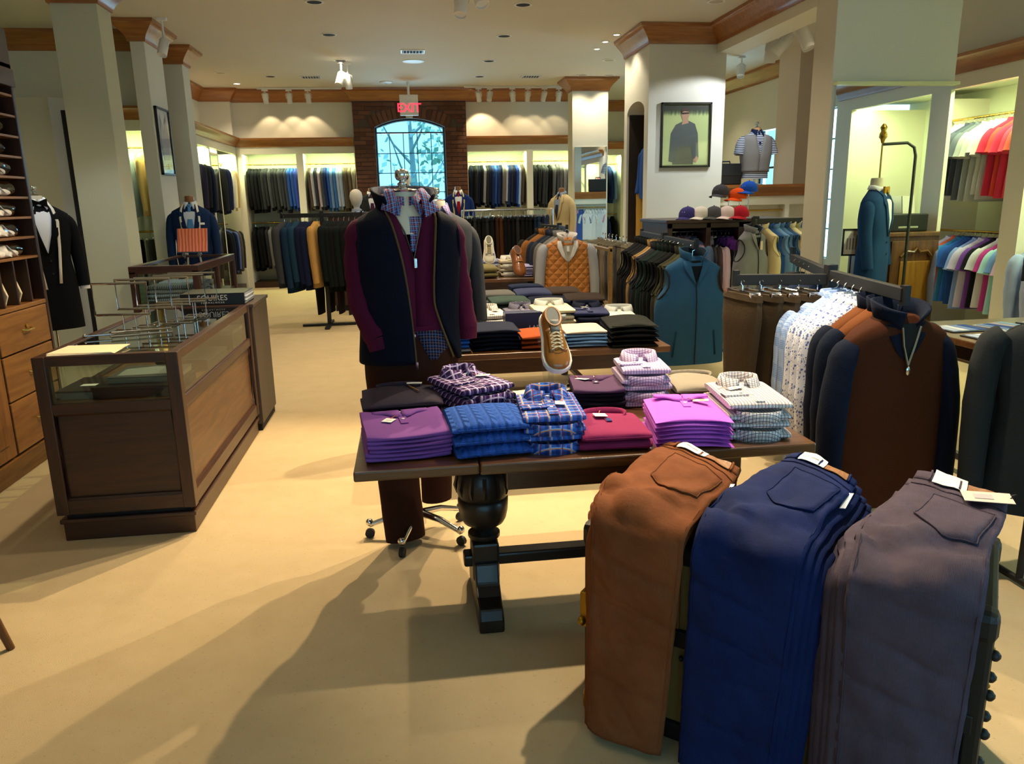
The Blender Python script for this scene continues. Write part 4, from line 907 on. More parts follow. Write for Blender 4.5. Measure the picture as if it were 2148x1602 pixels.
row('dress_shirt', (5.05, 5.5, 1.12), (5.05, 3.62, 1.12), [(x, w) for x, w in (('#9fb2d8', 'pale blue'), ('#a9b6dc', 'lilac-blue'), ('#9fb2d8', 'pale blue'), ('#8ea6d6', 'blue'), ('#b3b9dc', 'lilac'), ('#9aa8d2', 'lilac-blue'), ('#a9b6dc', 'pale blue'), ('#a0a6cc', 'lilac'), ('#9a9fc8', 'lilac'), ('#b3b9dc', 'pale lilac'), ('#a6abd0', 'lilac'), ('#8f98c4', 'lilac-blue'))], rad(-12), 'from the far stile on the nearer right wall rail', 'pale shirts on the nearer right wall rail', (1.05, 1.1, .95))
# trousers on the wooden stand
row('trousers', (2.3, 7.88, 1.1), (2.3, 8.9, 1.1), [('#8f8672', 'stone'), ('#6e6452', 'khaki'), ('#3d4046', 'slate'), ('#5f5a54', 'taupe'), ('#8a7c66', 'khaki'), ('#4b4d52', 'grey'), ('#857a68', 'stone'), ('#5d4f42', 'brown')], rad(90), 'from near on the wooden trouser stand', 'trousers on the wooden stand', (.9, 1.6, .8))
# ---------------------------------------------------------------- dressed forms
M_LINEN = fab('#d8cdb6', 200, .05, .15); M_NECKWOOD = wood('neck_wood', '#6d431f', '#9a6635', 'Z', 1, .35, .3)
def finial(t, z, s=1.0, mat=None, y=0):
    pr = [(.064, 0), (.067, .006), (.06, .012), (.018, .016), (.014, .022), (.022, .03), (.022, .036), (.014, .042), (.013, .046), (.025, .051), (.031, .062), (.032, .076), (.028, .089), (.016, .096), (.004, .098)]
    return MB().lathe([(r*s, h*s) for r, h in pr], 18, (0, y, z)).obj('neck_finial', mat or M_CHROME, t, True)
def caster_base(t, r=.2, n=5, mat=None, rot=0):
    mat = mat or M_CHROME
    b = MB(); b.lathe([(.03, .06), (.03, .12), (.016, .13), (.016, .9)], 12); b.obj('stand_pole', mat, t, True)
    for i in range(n):
        a = 2*PI*i/n+rot; c, s = math.cos(a), math.sin(a)
        l = MB().tube([(c*.02, s*.02, .11), (c*r*.5, s*r*.5, .1), (c*r*.9, s*r*.9, .07), (c*r, s*r, .065)], [.017, .015, .012, .014], 8).obj('stand_leg', mat, t, True)
        MB().ball((c*r, s*r, .075), .018, 10, 6).obj('caster_cap', mat, l, True)
        MB().cyl((c*r-.01*s, s*r+.01*c, .022), (c*r+.01*s, s*r-.01*c, .022), .022, None, 12).obj('caster_wheel', M_BLACK, l, True)
TORSO = [(1.535, .062, .058, .01), (1.50, .07, .064, .01), (1.47, .1, .075, .01), (1.445, .155, .088, .005), (1.415, .195, .1, 0), (1.36, .205, .112, 0), (1.25, .205, .124, 0), (1.1, .192, .118, 0), (.98, .19, .115, 0), (.84, .2, .12, 0)]
PLAID1 = checks('navy_red_plaid', '#232a52', [(0, .022, .22, 0, '#6f93d8', .75), (1, .022, .22, .1, '#6f93d8', .75), (0, .022, .12, .5, '#c05a5a', .7), (1, .022, .12, .55, '#c05a5a', .7), (0, .011, .1, .2, '#e8e6ee', .5)], ('X', 'YZ'))
def hero():
    t = thing('mannequin', 'dressed mannequin in open navy vest over burgundy quarter-zip and brown trousers', 'mannequin', (0, 3.3, 0), rad(13))
    NVY = fab('#0a0d1b', 300, .2, .3); NVI = fab('#3c4150', 260, .1); BUR = fab('#4a0f2b', 220, .14, .35); BRN = fab('#2f170e', 260, .15, .3); BRZ = fab('#5b4a30', 200, .1)
    F = Form(TORSO, 2.5)
    neckF = Form([(1.56, .056, .052, .01), (1.5, .06, .056, .012), (1.44, .1, .085, 0), (1.36, .12, .115, 0)], 2.2)
    shell(neckF, 1.54, 1.37, 6, 20).obj('form', M_LINEN, t, True)
    finial(t, 1.54, .95, None, .01)
    # sweater, V opening of the neck in front
    def gapn(z): w = max(0.0, (z-1.275)*.33); return (-w-.0005, w+.0005)
    shell(F, 1.488, .955, 26, 48, .004, folds(21, .03, 1.4, .95), gapn).obj('sweater', BUR, t, True, solid=.004)
    shell(F, .99, .945, 3, 40, .009, folds(3, .008, 1, .9)).obj('sweater_hem', BUR, t, True)
    stand_collar(.075, .066, 1.475, .06, .012, 34, .01, open_=.012).obj('sweater_collar', BUR, t, True, solid=.006)
    mb = MB(); mb.tube([F.front(-.068, 1.475, .007), F.front(-.03, 1.38, .009), F.front(0, 1.27, .009), F.front(.03, 1.38, .009), F.front(.068, 1.475, .007)], .0035, 6); mb.obj('zipper', metal('zip_metal', '#8d8a86', .3), t, True)
    MB().box(-.006, .006, -.006, 0, -.04, 0).obj('zip_pull', M_CHROME, t, loc=F.front(.004, 1.275, .013), bevel=.002)
    # plaid shirt: collar, placket seen in the V, tails
    shirt_collar(.07, .063, 1.485, .055, .012, 35, 26, .05).obj('shirt_collar', PLAID1, t, True, solid=.003)
    for pts in ([(.05, -.05, 1.548), (.083, -.015, 1.55), (.135, -.075, 1.46), (.062, -.108, 1.435)], [(-.05, -.05, 1.548), (-.083, -.015, 1.55), (-.112, -.07, 1.47), (-.058, -.1, 1.445)]):
        a, b, c, d = [Vector(q) for q in pts]; g = MB(); g.grid(lambda u, v: (a*(1-u)+b*u)*(1-v)+(d*(1-u)+c*u)*v+Vector((0, -.014*math.sin(PI*v), .004*math.sin(PI*u))), 5, 5); g.obj('shirt_collar', PLAID1, t, True, solid=.004)
    fstrip(F, [(1.44, .0, .06), (1.38, -.005, .04), (1.3, -.01, .012)], .001).obj('shirt_front', PLAID1, t, True, solid=.002)
    PL2 = checks('dark_plaid', '#141830', [(0, .026, .1, 0, '#53699a', .7), (1, .026, .1, .1, '#53699a', .7), (0, .026, .08, .5, '#8a6a55', .6), (1, .026, .08, .55, '#8a6a55', .6)], ('X', 'YZ'))
    fstrip(F, [(.97, -.1, -.004), (.92, -.09, -.01), (.87, -.075, -.035), (.845, -.062, -.055)], .008).obj('shirt_tail', PL2, t, True, solid=.002)
    fstrip(F, [(.97, -.004, .15), (.93, .01, .15), (.885, .03, .13), (.845, .05, .08)], .011).obj('shirt_tail', PL2, t, True, solid=.002)
    MB().lathe([(.007, 0), (.007, .003)], 10).obj('button', plain('#e6e1d2', .3), t, loc=F.front(-.015, .955, .014), rot=(rad(90), 0, 0))
    # vest
    def gapv(z):
        t_ = (1.47-z)/(1.47-.84); t_ = min(max(t_, 0), 1)
        xl = -.1+.085*t_**.7+.012*math.sin(t_*3); xr = .112-.035*math.sin(t_*2.8)+.16*max(0, t_-.62)
        return (xl, xr)
    shell(F, 1.475, .835, 30, 56, .019, folds(12, .045, 1.4, .8), gapv).obj('vest', NVY, t, True, solid=.009)
    for side in (0, 1):
        pts = [F.front(gapv(z)[side]*(1.0), z, .022) for z in zs(1.46, .845, 22)]
        MB().tube(pts, .0045, 6).obj('vest_zipper', BRZ, t, True)
    MB().box(-.005, .005, -.004, .004, -.03, 0).obj('zip_pull', M_CHROME, t, loc=F.front(gapv(.845)[0], .845, .03))
    stand_collar(.105, .092, 1.462, .105, .02, 40, .018, open_=.03).obj('vest_collar', NVY, t, True, solid=.009)
    stand_collar(.098, .086, 1.466, .1, .02, 42, .018, open_=.03).obj('vest_collar_lining', NVI, t, True, solid=.003)
    for s in (-1, 1):
        MB().tube([(s*(.2+.012*math.sin(PI*i/18)), .075*math.sin(2*PI*i/18)*1.0-.005, 1.325+.1*math.cos(2*PI*i/18)) for i in range(18)], .008, 6, closed=True).obj('armhole_trim', NVY, t, True)
    # sleeves
    sleeve([(-.17, 0, 1.39), (-.2, -.005, 1.36), (-.212, -.01, 1.2), (-.21, -.03, 1.08), (-.165, -.075, .945)], [.052, .06, .056, .054, .05], 18, .9, 5, .09).obj('sleeve', BUR, t, True)
    sleeve([(.17, 0, 1.39), (.2, -.005, 1.36), (.222, -.0, 1.2), (.24, -.0, 1.08), (.25, -.02, .95)], [.052, .06, .055, .053, .05], 18, .9, 9, .09).obj('sleeve', BUR, t, True)
    MB().tube([(-.165, -.075, .95), (-.155, -.083, .9)], [.046, .042], 14).obj('cuff', BUR, t, True); MB().tube([(.25, -.02, .955), (.25, -.025, .905)], [.046, .042], 14).obj('cuff', BUR, t, True)
    # trousers: hips plus two flat legs
    H = Form([(.99, .185, .115, 0), (.9, .195, .125, 0), (.78, .2, .125, 0), (.68, .195, .115, 0)], 2.6)
    shell(H, .99, .68, 8, 32, .004).obj('trousers', BRN, t, True)
    for s, pts, rr in ((-1, [(-.095, 0, .74), (-.1, -.02, .5), (-.095, -.05, .25), (-.085, -.07, .03)], [.1, .096, .092, .09]), (1, [(.095, 0, .74), (.09, .03, .5), (.1, .06, .3), (.105, .08, .13)], [.1, .092, .08, .072])):
        sleeve(pts, rr, 18, .62, 30+s, .012).obj('trouser_leg', BRN, t, True)
    caster_base(t, .23, 5, None, rad(20))
    return t
hero()
def suit_form(name, label, cat, loc, rz, suit, shirt, tie=None, S=1.45, top='wood', tape=None, square=False, bow=None, length=.75, stand='pole', trousers=None, lapel=True, stand_to=0, width=1.0, cuffs=False, vneck=True):
    t = thing(name, label, cat, loc, rz); w = width
    F = Form([(S+.07, .06, .058, .01), (S+.04, .072, .064, .01), (S+.015, .12, .078, .005), (S-.015, .185*w, .092, 0), (S-.05, .215*w, .105, 0), (S-.2, .212*w, .122, 0), (S-.38, .185*w, .112, 0), (S-.55, .205*w, .12, 0), (S-length, .22*w, .12, 0)], 2.5)
    shell(F, S+.05, S-length, 22, 36, 0, folds(int(S*100), .012, S, S-length)).obj('jacket', suit, t, True)
    for s in (-1, 1):
        sl = sleeve([(s*.17*w, 0, S-.075), (s*.212*w, 0, S-.12), (s*.24*w, -.005, S-.32), (s*.245*w, -.05, S-.62)], [.045, .058, .056, .047], 14, .9, s+3, .03).obj('sleeve', suit, t, True)
        if cuffs: MB().tube([(s*.25*w, -.05, S-.61), (s*.25*w, -.055, S-.645)], [.04, .038], 12).obj('cuff', shirt, sl, True)
    if vneck: fstrip(F, [(S+.05, -.05, .05), (S-.05, -.07, .07), (S-.2, -.045, .045), (S-.34, -.005, .005)], .003).obj('shirt_front', shirt, t, True)
    shirt_collar(.064, .058, S+.045, .045, .01, 35, 20, .06).obj('shirt_collar', shirt, t, True, solid=.003)
    if tie is not None:
        fstrip(F, [(S+.045, -.02, .02), (S+.01, -.016, .016), (S-.0, -.014, .014), (S-.2, -.035, .035), (S-.34, -.03, .03)], .008).obj('necktie', tie, t, True, solid=.004)
        MB().ball(F.front(0, S+.03, .012), .02, 10, 6, 1.1, 1.1, .6).obj('tie_knot', tie, t, True)
    if bow is not None:
        b = MB(); c = F.front(0, S+.045, .016)
        for s in (-1, 1): b.loft([[(c.x+s*.005, c.y-.01, c.z-.01), (c.x+s*.005, c.y-.01, c.z+.01), (c.x+s*.005, c.y+.006, c.z+.01), (c.x+s*.005, c.y+.006, c.z-.01)], [(c.x+s*.045, c.y-.018, c.z-.028), (c.x+s*.045, c.y-.018, c.z+.028), (c.x+s*.045, c.y+.01, c.z+.028), (c.x+s*.045, c.y+.01, c.z-.028)], [(c.x+s*.06, c.y-.01, c.z-.032), (c.x+s*.06, c.y-.01, c.z+.032), (c.x+s*.06, c.y+.004, c.z+.032), (c.x+s*.06, c.y+.004, c.z-.032)]])
        b.ball((c.x, c.y-.01, c.z), .012, 8, 5); b.obj('bow_tie', bow, t, True)
    if lapel:
        for s in (-1, 1):
            fstrip(F, [(S+.055, s*.05, s*.078), (S+.0, s*.06, s*.1), (S-.07, s*.062, s*.125), (S-.09, s*.06, s*.1), (S-.2, s*.04, s*.092), (S-.35, s*.0, s*.012)], .009).obj('lapel', suit, t, True, solid=.005)
    if square: fstrip(F, [(S-.155, .09, .15), (S-.178, .09, .15)], .008).obj('pocket_square', plain('#e8ebf0', .8), t, solid=.003)
    for z in (S-.4, S-.5): MB().lathe([(.008, 0), (.008, .004)], 8).obj('button', M_BLACK, t, loc=F.front(.012, z, .005), rot=(rad(90), 0, 0))
    if tape is not None:
        for s in (-1, 1):
            rows = [[F.front(s*x-.011, z, .014), F.front(s*x+.011, z, .014)] for x, z in ((.068, S+.06), (.085, S+.0), (.1, S-.1), (.085, S-.3), (.07, S-.45), (.055, S-.62 if s < 0 else S-.58))]
            MB().loft(rows, False).obj('tape_measure', tape, t, True, solid=.002)
        MB().tube([(.072*math.cos(a), .01+.07*math.sin(a), S+.075) for a in [rad(-5+19*i) for i in range(11)]], .006, 6).obj('tape_measure', tape, t, True)
    if top == 'wood': MB().lathe([(.058, S+.07), (.052, S+.1), (.052, S+.13), (.045, S+.14), (.01, S+.142)], 16, (0, .01, 0)).obj('neck_block', M_NECKWOOD, t, True)
    elif top == 'chrome':
        MB().lathe([(.056, S+.05), (.054, S+.1), (.05, S+.105)], 16, (0, .01, 0)).obj('neck', M_LINEN, t, True); finial(t, S+.1, .8, None, .01)
    elif top == 'linen': MB().lathe([(.056, S+.05), (.054, S+.13), (.05, S+.15), (.01, S+.152)], 16, (0, .01, 0)).obj('neck', M_LINEN, t, True)
    if stand == 'pole':
        MB().cyl((0, 0, stand_to+.03), (0, 0, S-length+.1), .013, None, 10).obj('stand_pole', M_CHROME, t, True); MB().lathe([(.14, stand_to), (.14, stand_to+.012), (.03, stand_to+.03), (.014, stand_to+.04)], 24).obj('stand_base', M_BLACK, t, True)
    if trousers is not None:
        for s in (-1, 1): sleeve([(s*.09, 0, S-length+.05), (s*.1, -.01, .45), (s*.1, -.02, .05)], [.1, .085, .075], 12, .8, 5, .02).obj('trouser_leg', trousers, t, True)
    return t
TAPEW = plain('#ded9cb', .6, name='tape_white'); TAPEY = plain('#c9b06a', .6, name='tape_yellow')
SHW = fab('#e6e8ee', 300, .04, .1); SHB = fab('#c6cfdf', 300, .04, .1)
suit_form('suit_form', 'bust form in navy suit with sky blue tie and tape measure, beside the posters', 'mannequin', (-2.4, 9.28, 0), rad(6), fab('#14294d'), SHB, fab('#4f86bd'), 1.47, 'wood', TAPEW, True, stand_to=0)
suit_form('suit_form', 'bust form in charcoal suit with purple tie, left of the arched window', 'mannequin', (-.55, 13.9, 0), rad(4), fab('#2b2d2f'), SHW, fab('#4b2447'), 1.6, 'wood', None, True, stand_to=0)
suit_form('suit_form', 'bust form in blue suit with red tie and yellow tape, right of the window', 'mannequin', (.96, 13.9, 0), rad(-2), fab('#162a63'), SHW, fab('#8f1828'), 1.6, 'wood', TAPEY, False, stand_to=0)
suit_form('suit_form', 'bust form in cream sport coat turned left near the far mirror', 'mannequin', (2.46, 12.1, 0), rad(-52), fab('#b9a67c'), fab('#7d8aa0'), fab('#2a2f45'), 1.52, 'wood', None, False, stand_to=0)
suit_form('tuxedo_form', 'form in black tuxedo with bow tie and tape, beside the shirt cabinet', 'mannequin', (-2.86, 6.6, 0), rad(38), fab('#0b0c12'), SHW, None, 1.5, 'chrome', TAPEW, False, fab('#08080a'), .95, cuffs=True)
suit_form('blazer_form', 'form in blue blazer with gold bow tie, reflected in the right mirror', 'mannequin', (4.12, 3.68, 0), rad(140), fab('#24456f'), SHW, None, 1.47, 'linen', None, False, fab('#b0842e'), .75, trousers=fab('#6d6a68'))
suit_form('sweater_mannequin', 'mannequin in dark grey zip sweater standing behind the burgundy one', 'mannequin', (.19, 4.62, 0), rad(18), fab('#3a3c40'), PLAID1, None, 1.40, 'chrome', None, False, None, .62, 'pole', fab('#2b2c30'), False, 0, .98, False, False)
# polo and vest form on the oak ledge
def vest_form():
    z0 = 1.625; t = thing('vest_form', 'torso form in grey vest and striped polo on the oak ledge', 'mannequin', (4.56, 9.8, z0), rad(4))
    S = .62; F = Form([(S+.06, .055, .05, 0), (S+.03, .075, .06, 0), (S, .14, .075, 0), (S-.03, .19, .09, 0), (S-.08, .2, .1, 0), (S-.25, .195, .11, 0), (S-.4, .175, .1, 0), (S-.52, .175, .1, 0)], 2.5)
    STR = checks('navy_stripe', '#e0e4ea', [(1, .022, .5, 0, '#22305c', 1)], ('X', 'ZZ')); GV = fab('#8d8a88', 200, .08); NVC = fab('#1d2748')
    shell(F, S+.05, S-.54, 16, 30).obj('polo', STR, t, True)
    shell(F, S+.0, S-.46, 16, 36, .012, None, lambda z: (-.055*max(0, (z-S+.26)/.26)-.001, .055*max(0, (z-S+.26)/.26)+.001)).obj('vest', GV, t, True, solid=.006)
    for s in (-1, 1): sleeve([(s*.165, 0, S-.045), (s*.21, 0, S-.1), (s*.245, -.01, S-.24)], [.055, .068, .07], 12, .85).obj('sleeve', STR, t, True)
    shirt_collar(.06, .054, S+.04, .04, 0, 35, 20, .06).obj('collar', NVC, t, True, solid=.003); fstrip(F, [(S+.04, -.015, .015), (S-.12, -.015, .015)], .006).obj('placket', NVC, t, True)
    MB().tube([F.front(0, z, .02) for z in zs(S-.28, S-.45, 4)], .004, 6).obj('zipper', M_CHROME, t, True)
    MB().lathe([(.055, S+.04), (.052, S+.09)], 14).obj('neck', plain('#d9a878', .6), t, True); finial(t, S+.09, .8)
    MB().cyl((0, 0, .01), (0, 0, S-.5), .012, None, 10).obj('stand_pole', M_CHROME, t, True); MB().lathe([(.09, 0), (.09, .008), (.015, .02)], 20).obj('stand_base', M_CHROME, t, True)
vest_form()
# jacket form in the arched niche
def niche_form():
    t = thing('niche_form', 'form in blue jacket with mustard and black trousers inside the arched niche', 'mannequin', (3.17, 9.82, .62), rad(-80))
    S = 1.5; F = Form([(S+.05, .06, .055, 0), (S+.02, .085, .07, 0), (S-.02, .17, .09, 0), (S-.06, .2, .1, 0), (S-.3, .2, .12, 0), (S-.62, .2, .12, 0)], 2.5); BJ = fab('#2c4f94', 240, .08)
    shell(F, S+.05, S-.64, 16, 30, 0, folds(2, .02, S, S-.6)).obj('jacket', BJ, t, True)
    for s in (-1, 1): sleeve([(s*.17, 0, S-.05), (s*.21, -.01, S-.12), (s*.215, -.03, S-.35), (s*.19, -.08, S-.58)], [.055, .066, .06, .05], 12, .9, 2, .06).obj('sleeve', BJ, t, True)
    stand_collar(.066, .06, S+.02, .06, .01, 24).obj('collar', fab('#d8c79a'), t, True, solid=.006)
    MB().lathe([(.054, S+.04), (.05, S+.08), (.045, S+.09)], 14).obj('neck_block', M_NECKWOOD, t, True)
    sleeve([(.07, .02, S-.6), (.08, .02, S-1.0), (.08, .02, .06)], [.1, .085, .075], 12, .8, 4, .02).obj('trouser_leg', fab('#16171c'), t, True)
    MB().cyl((0, 0, .01), (0, 0, S-.55), .014, None, 8).obj('stand_pole', M_BLACK, t, True); MB().lathe([(.12, 0), (.12, .01), (.02, .02)], 20).obj('stand_base', M_BLACK, t, True)
    p_ = thing('mustard_trousers', 'mustard yellow trousers hung in the arched niche', 'trousers', (3.1, 10.02, .62), rad(-80))
    sleeve([(0, 0, .95), (0, 0, .5), (.01, 0, .05)], [.1, .095, .085], 14, .5, 8, .03).obj('trouser_leg', fab('#b08a3c'), p_, True)
    sleeve([(.03, .03, .95), (.03, .03, .5), (.04, .03, .04)], [.1, .09, .08], 14, .5, 9, .03).obj('trouser_leg', fab('#b08a3c'), p_, True)
    shell(Form([(1.0, .1, .05, 0), (.93, .102, .052, 0)], 2.6), 1.0, .93, 2, 20).obj('waistband', fab('#b08a3c'), p_, True)
niche_form()
# ---------------------------------------------------------------- featured garments on the near racks
def zip_vest(label, loc, rz, hexc, zipc='#15181c', s=1.0):
    t = thing('fleece_vest', label, 'vest', loc, rz, None); M = fab(hexc, 240, .16, .4, .0); t.scale = (s, s, s)
    F = Form(VP, 2.6); shell(F, -.075, -.79, 26, 44, 0, folds(31, .035)).obj('body', M, t, True)
    stand_collar(.07, .056, -.1, .085, .014, 26, .0, open_=.03).obj('collar', M, t, True, solid=.01)
    stand_collar(.063, .05, -.098, .08, .014, 30, .0, open_=.03).obj('collar_lining', fab('#1d2a33'), t, True, solid=.004)
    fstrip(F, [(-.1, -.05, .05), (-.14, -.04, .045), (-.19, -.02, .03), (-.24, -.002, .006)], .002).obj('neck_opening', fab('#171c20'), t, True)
    for sx in (-1, 1): fstrip(F, [(-.1, sx*.05, sx*.085), (-.15, sx*.035, sx*.085), (-.2, sx*.02, sx*.05), (-.25, sx*.004, sx*.012)], .012).obj('collar_flap', M, t, True, solid=.005)
    MB().tube([F.front(.003, z, .004) for z in zs(-.24, -.785, 14)], .0045, 6).obj('zipper', plain(zipc, .5), t, True)
    for sx in (-1, 1):
        fstrip(F, [(-.56, sx*.13, sx*.142), (-.73, sx*.15, sx*.162)], .004).obj('pocket', fab('#1d3f55') if hexc != '#77777b' else fab('#5b5b5f'), t, True, solid=.003)
        MB().tube([(sx*F.at(-.15-.2*(.5-.5*math.cos(2*PI*i/18)))[0], .05*math.sin(2*PI*i/18), -.15-.2*(.5-.5*math.cos(2*PI*i/18))) for i in range(18)], .006, 6, closed=True).obj('armhole_trim', plain('#101418', .8), t, True)
    MB().box(-.018, .018, -.002, .002, -.012, .012).obj('neck_label', plain('#cfcabb', .7), t, loc=(0, .03, -.11)); hanger(t, .18, -.1, .06)
    return t
zip_vest('teal blue fleece zip vest, front one on the vest rack', (1.975, 5.16, ZA), rad(6), '#335d80', '#122430', 1.06)
v = zip_vest('heather grey zip vest with a hang tag, front of the rack by the island', (3.2, 6.86, ZG), rad(32), '#77777b')
MB().box(-.018, .018, -.003, 0, -.11, -.03).obj('hang_tag', plain('#d9bfae', .7), v, loc=(.03, -.085, -.14))
VC = [('#14161a', 'black'), ('#b08d58', 'tan'), ('#14161a', 'black'), ('#1c2b27', 'bottle green'), ('#15181b', 'black'), ('#1d2422', 'dark green'), ('#3c3f33', 'olive'), ('#16181c', 'black')]
row('fleece_vest', (1.99, 5.27, ZA), (2.0, 5.95, ZA), [('#4c4a34', 'olive'), ('#3c3b2c', 'dark olive'), ('#101214', 'black'), ('#141a18', 'black-green'), ('#181c1c', 'black'), ('#1c2b27', 'bottle green'), ('#1b2423', 'bottle green'), ('#34323a', 'slate')], rad(6), 'behind the teal one on the vest rack', 'vests on the aisle vest rack', (1.05, .8, 1.03), .03, 'fleece vest')
row('fleece_vest', (2.06, 6.05, ZA), (2.15, 6.85, ZA), [('#a88550', 'tan'), ('#b5905a', 'tan'), ('#8f7448', 'camel'), ('#121316', 'black'), ('#0f1012', 'black'), ('#131417', 'black'), ('#0e0f11', 'black'), ('#141518', 'black')], rad(6), 'from the post on the far vest rack arm', 'vests on the far arm of the vest rack', (1.05, .8, 1.03), .03, 'fleece vest')
def quarter_zip(label, loc, rz):
    t = thing('quarter_zip', label, 'sweater', loc, rz); BRN = fab('#44210f', 220, .18, .3); NVY = fab('#0f1729', 240, .2, .35); t.scale = (1.08, 1.05, 1.05)
    F = Form(SP, 2.6); shell(F, -.075, -.82, 28, 48, 0, folds(17, .045)).obj('body', BRN, t, True)
    for s in (-1, 1): sleeve([(s*.178, 0, -.18), (s*.218, 0, -.23), (s*.255, -.012, -.47), (s*.255, -.02, -.86)], [.04, .056, .058, .05], 16, .8, 6+s, .03).obj('sleeve', NVY, t, True)
    stand_collar(.075, .06, -.105, .09, .02, 22, .0, open_=.03).obj('collar', NVY, t, True, solid=.01)
    fstrip(F, [(-.1, -.09, .09), (-.15, -.075, .075), (-.2, -.045, .05), (-.235, -.01, .015)], .003, 8).obj('yoke', NVY, t, True, solid=.003)
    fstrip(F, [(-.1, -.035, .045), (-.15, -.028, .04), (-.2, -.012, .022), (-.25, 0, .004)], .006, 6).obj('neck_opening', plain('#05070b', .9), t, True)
    for sx in (-1, 1): MB().tube([F.front(sx*.04+.004, -.11, .012), F.front(sx*.025+.004, -.18, .012), F.front(.004, -.255, .01)], .004, 6).obj('zipper', M_CHROME, t, True)
    MB().ball(F.front(.004, -.275, .012), .009, 8, 6, 2.0, 1, .5).obj('zip_pull', M_CHROME, t, True)
    hanger(t, .19, -.095, .06); return t
quarter_zip('brown and navy quarter-zip sweater facing front on the near right rack', (1.895, 2.74, ZB-.01), rad(8))
DOTS = checks('blue_micro_check', '#7f9fd6', [(0, .008, .4, 0, '#b9cdf0', .6), (1, .008, .4, 0, '#b9cdf0', .6)], ('X', 'Z'))
def floral():
    m, nt, p = nm('floral_print'); co = objco(nt); v = nd(nt, 'ShaderNodeTexVoronoi'); v.inputs['Scale'].default_value = 60; nt.links.new(co, v.inputs['Vector'])
    v2 = nd(nt, 'ShaderNodeTexVoronoi'); v2.inputs['Scale'].default_value = 95; nt.links.new(co, v2.inputs['Vector'])
    c = mixc(nt, mth(nt, 'LESS_THAN', v.outputs['Distance'], .33), lin('#d9deec'), lin('#5a6cae')); c = mixc(nt, mth(nt, 'LESS_THAN', v2.outputs['Distance'], .22), c, lin('#22305e'))
    nt.links.new(c, p.inputs['Base Color']); p.inputs['Roughness'].default_value = .9; bump(nt, p, noise(nt, co, 25, 3), .25, .006); return m
M_FLORAL = floral()
for i, (y, b) in enumerate(((2.84, 0), (2.93, 0))):
    hang('quarter_zip', (1.9+.012*(i+1), y, ZB-.01), rad(8), fab('#6b3c1c', 220, .15), 'brown and navy quarter-zip, %s behind the front one on the near right rack' % ORD[i], 'quarter-zips on the near right rack', (1.08, .85, 1.05), fab('#0f1729', 240, .2, .35), fab('#0f1729', 240, .2, .35), .02)
for i, y in enumerate((3.02, 3.1, 3.18)):
    hang('dress_shirt', (1.925+.012*i, y, ZB-.01), rad(8), M_FLORAL, 'white shirt with blue floral print, %s from the quarter-zips' % ORD[i], 'floral shirts on the near right rack', (1.05, .8, 1.03), jit=.02)
for i, y in enumerate((3.26, 3.33)):
    hang('dress_shirt', (1.96+.012*i, y, ZB-.01), rad(8), DOTS, 'light blue micro-check shirt, %s beyond the floral shirts' % ORD[i], 'blue check shirts on the near right rack', (1.05, .8, 1.03), jit=.02)
# trousers and a navy jacket on the other arms of the near rack
for i in range(5):
    m = fab(('#473a29', '#3c3021', '#443625', '#392e1f')[i], 200, .12) if i < 4 else fab('#2c2620', 200, .12)
    hang('trousers', (1.6+.085*i, 3.5-.02*i, ZB-.02), rad(96), m, 'brown chinos, %s from the aisle end on the near rack' % ORD[i], 'chinos on the near right rack', (.8, 1.25, .62), jit=.05)
for i, y in enumerate((3.72, 3.85, 3.98, 4.1, 4.22)):
    hang('suit_jacket', (2.1+.3*(y-3.72), y, ZB+.01), rad(16), fab(('#131d33', '#16233f', '#10192c', '#191c24', '#2a2a2e')[i]), 'dark navy field jacket, %s behind the post of the near rack' % ORD[i], 'dark jackets on the near right rack', (1.1, .9, 1.08), jit=.03)
# charcoal coat at the right edge on its own rail
t = rail_rack('short black rail cut off by the right edge, holding charcoal coats', 2.3, 3.0, 2.42, 1.12, M_BLACK)
for i, x in enumerate((2.4, 2.5, 2.62)):
    hang('suit_jacket', (x, 2.42, 1.12), rad(-38), fab(('#24282a', '#1c2022', '#2a2c2f')[i]), 'charcoal wool coat at the right edge, %s from left' % ORD[i], 'charcoal coats at the right edge', (1.15, 1.1, 1.0), jit=.02)
# orange quilted jacket
def quilt():
    m, nt, p = nm('quilted_orange'); co = objco(nt); sp = nd(nt, 'ShaderNodeSeparateXYZ'); nt.links.new(co, sp.inputs[0]); c = lin('#b5702a')
    nt.links.new(mixc(nt, noise(nt, co, 20, 3), dark(c, .85), dark(c, 1.12)), p.inputs['Base Color']); p.inputs['Roughness'].default_value = .55
    a = mth(nt, 'PINGPONG', mth(nt, 'ADD', sp.outputs[0], sp.outputs[2]), .045); b = mth(nt, 'PINGPONG', mth(nt, 'SUBTRACT', sp.outputs[0], sp.outputs[2]), .045)
    bump(nt, p, mth(nt, 'SQRT', mth(nt, 'MINIMUM', a, b)), .6, .12); return m
t = thing('quilted_jacket', 'orange quilted zip jacket with grey sleeves facing the aisle', 'jacket', (1.585, 7.55, ZQ), rad(-3)); t.scale = (1.05, 1.05, 1.05)
F = Form(SP, 2.6); shell(F, -.075, -.72, 22, 36, 0, folds(41, .02)).obj('body', quilt(), t, True)
for s in (-1, 1): sleeve([(s*.188, 0, -.165), (s*.232, 0, -.215), (s*.262, -.01, -.47), (s*.265, -.02, -.75)], [.045, .066, .06, .048], 14, .8, 3, .03).obj('sleeve', fab('#9a9ba0', 200, .08), t, True)
stand_collar(.072, .058, -.1, .075, .016, 24, 0, open_=.03).obj('collar', fab('#cfcac6', 200, .06), t, True, solid=.01)
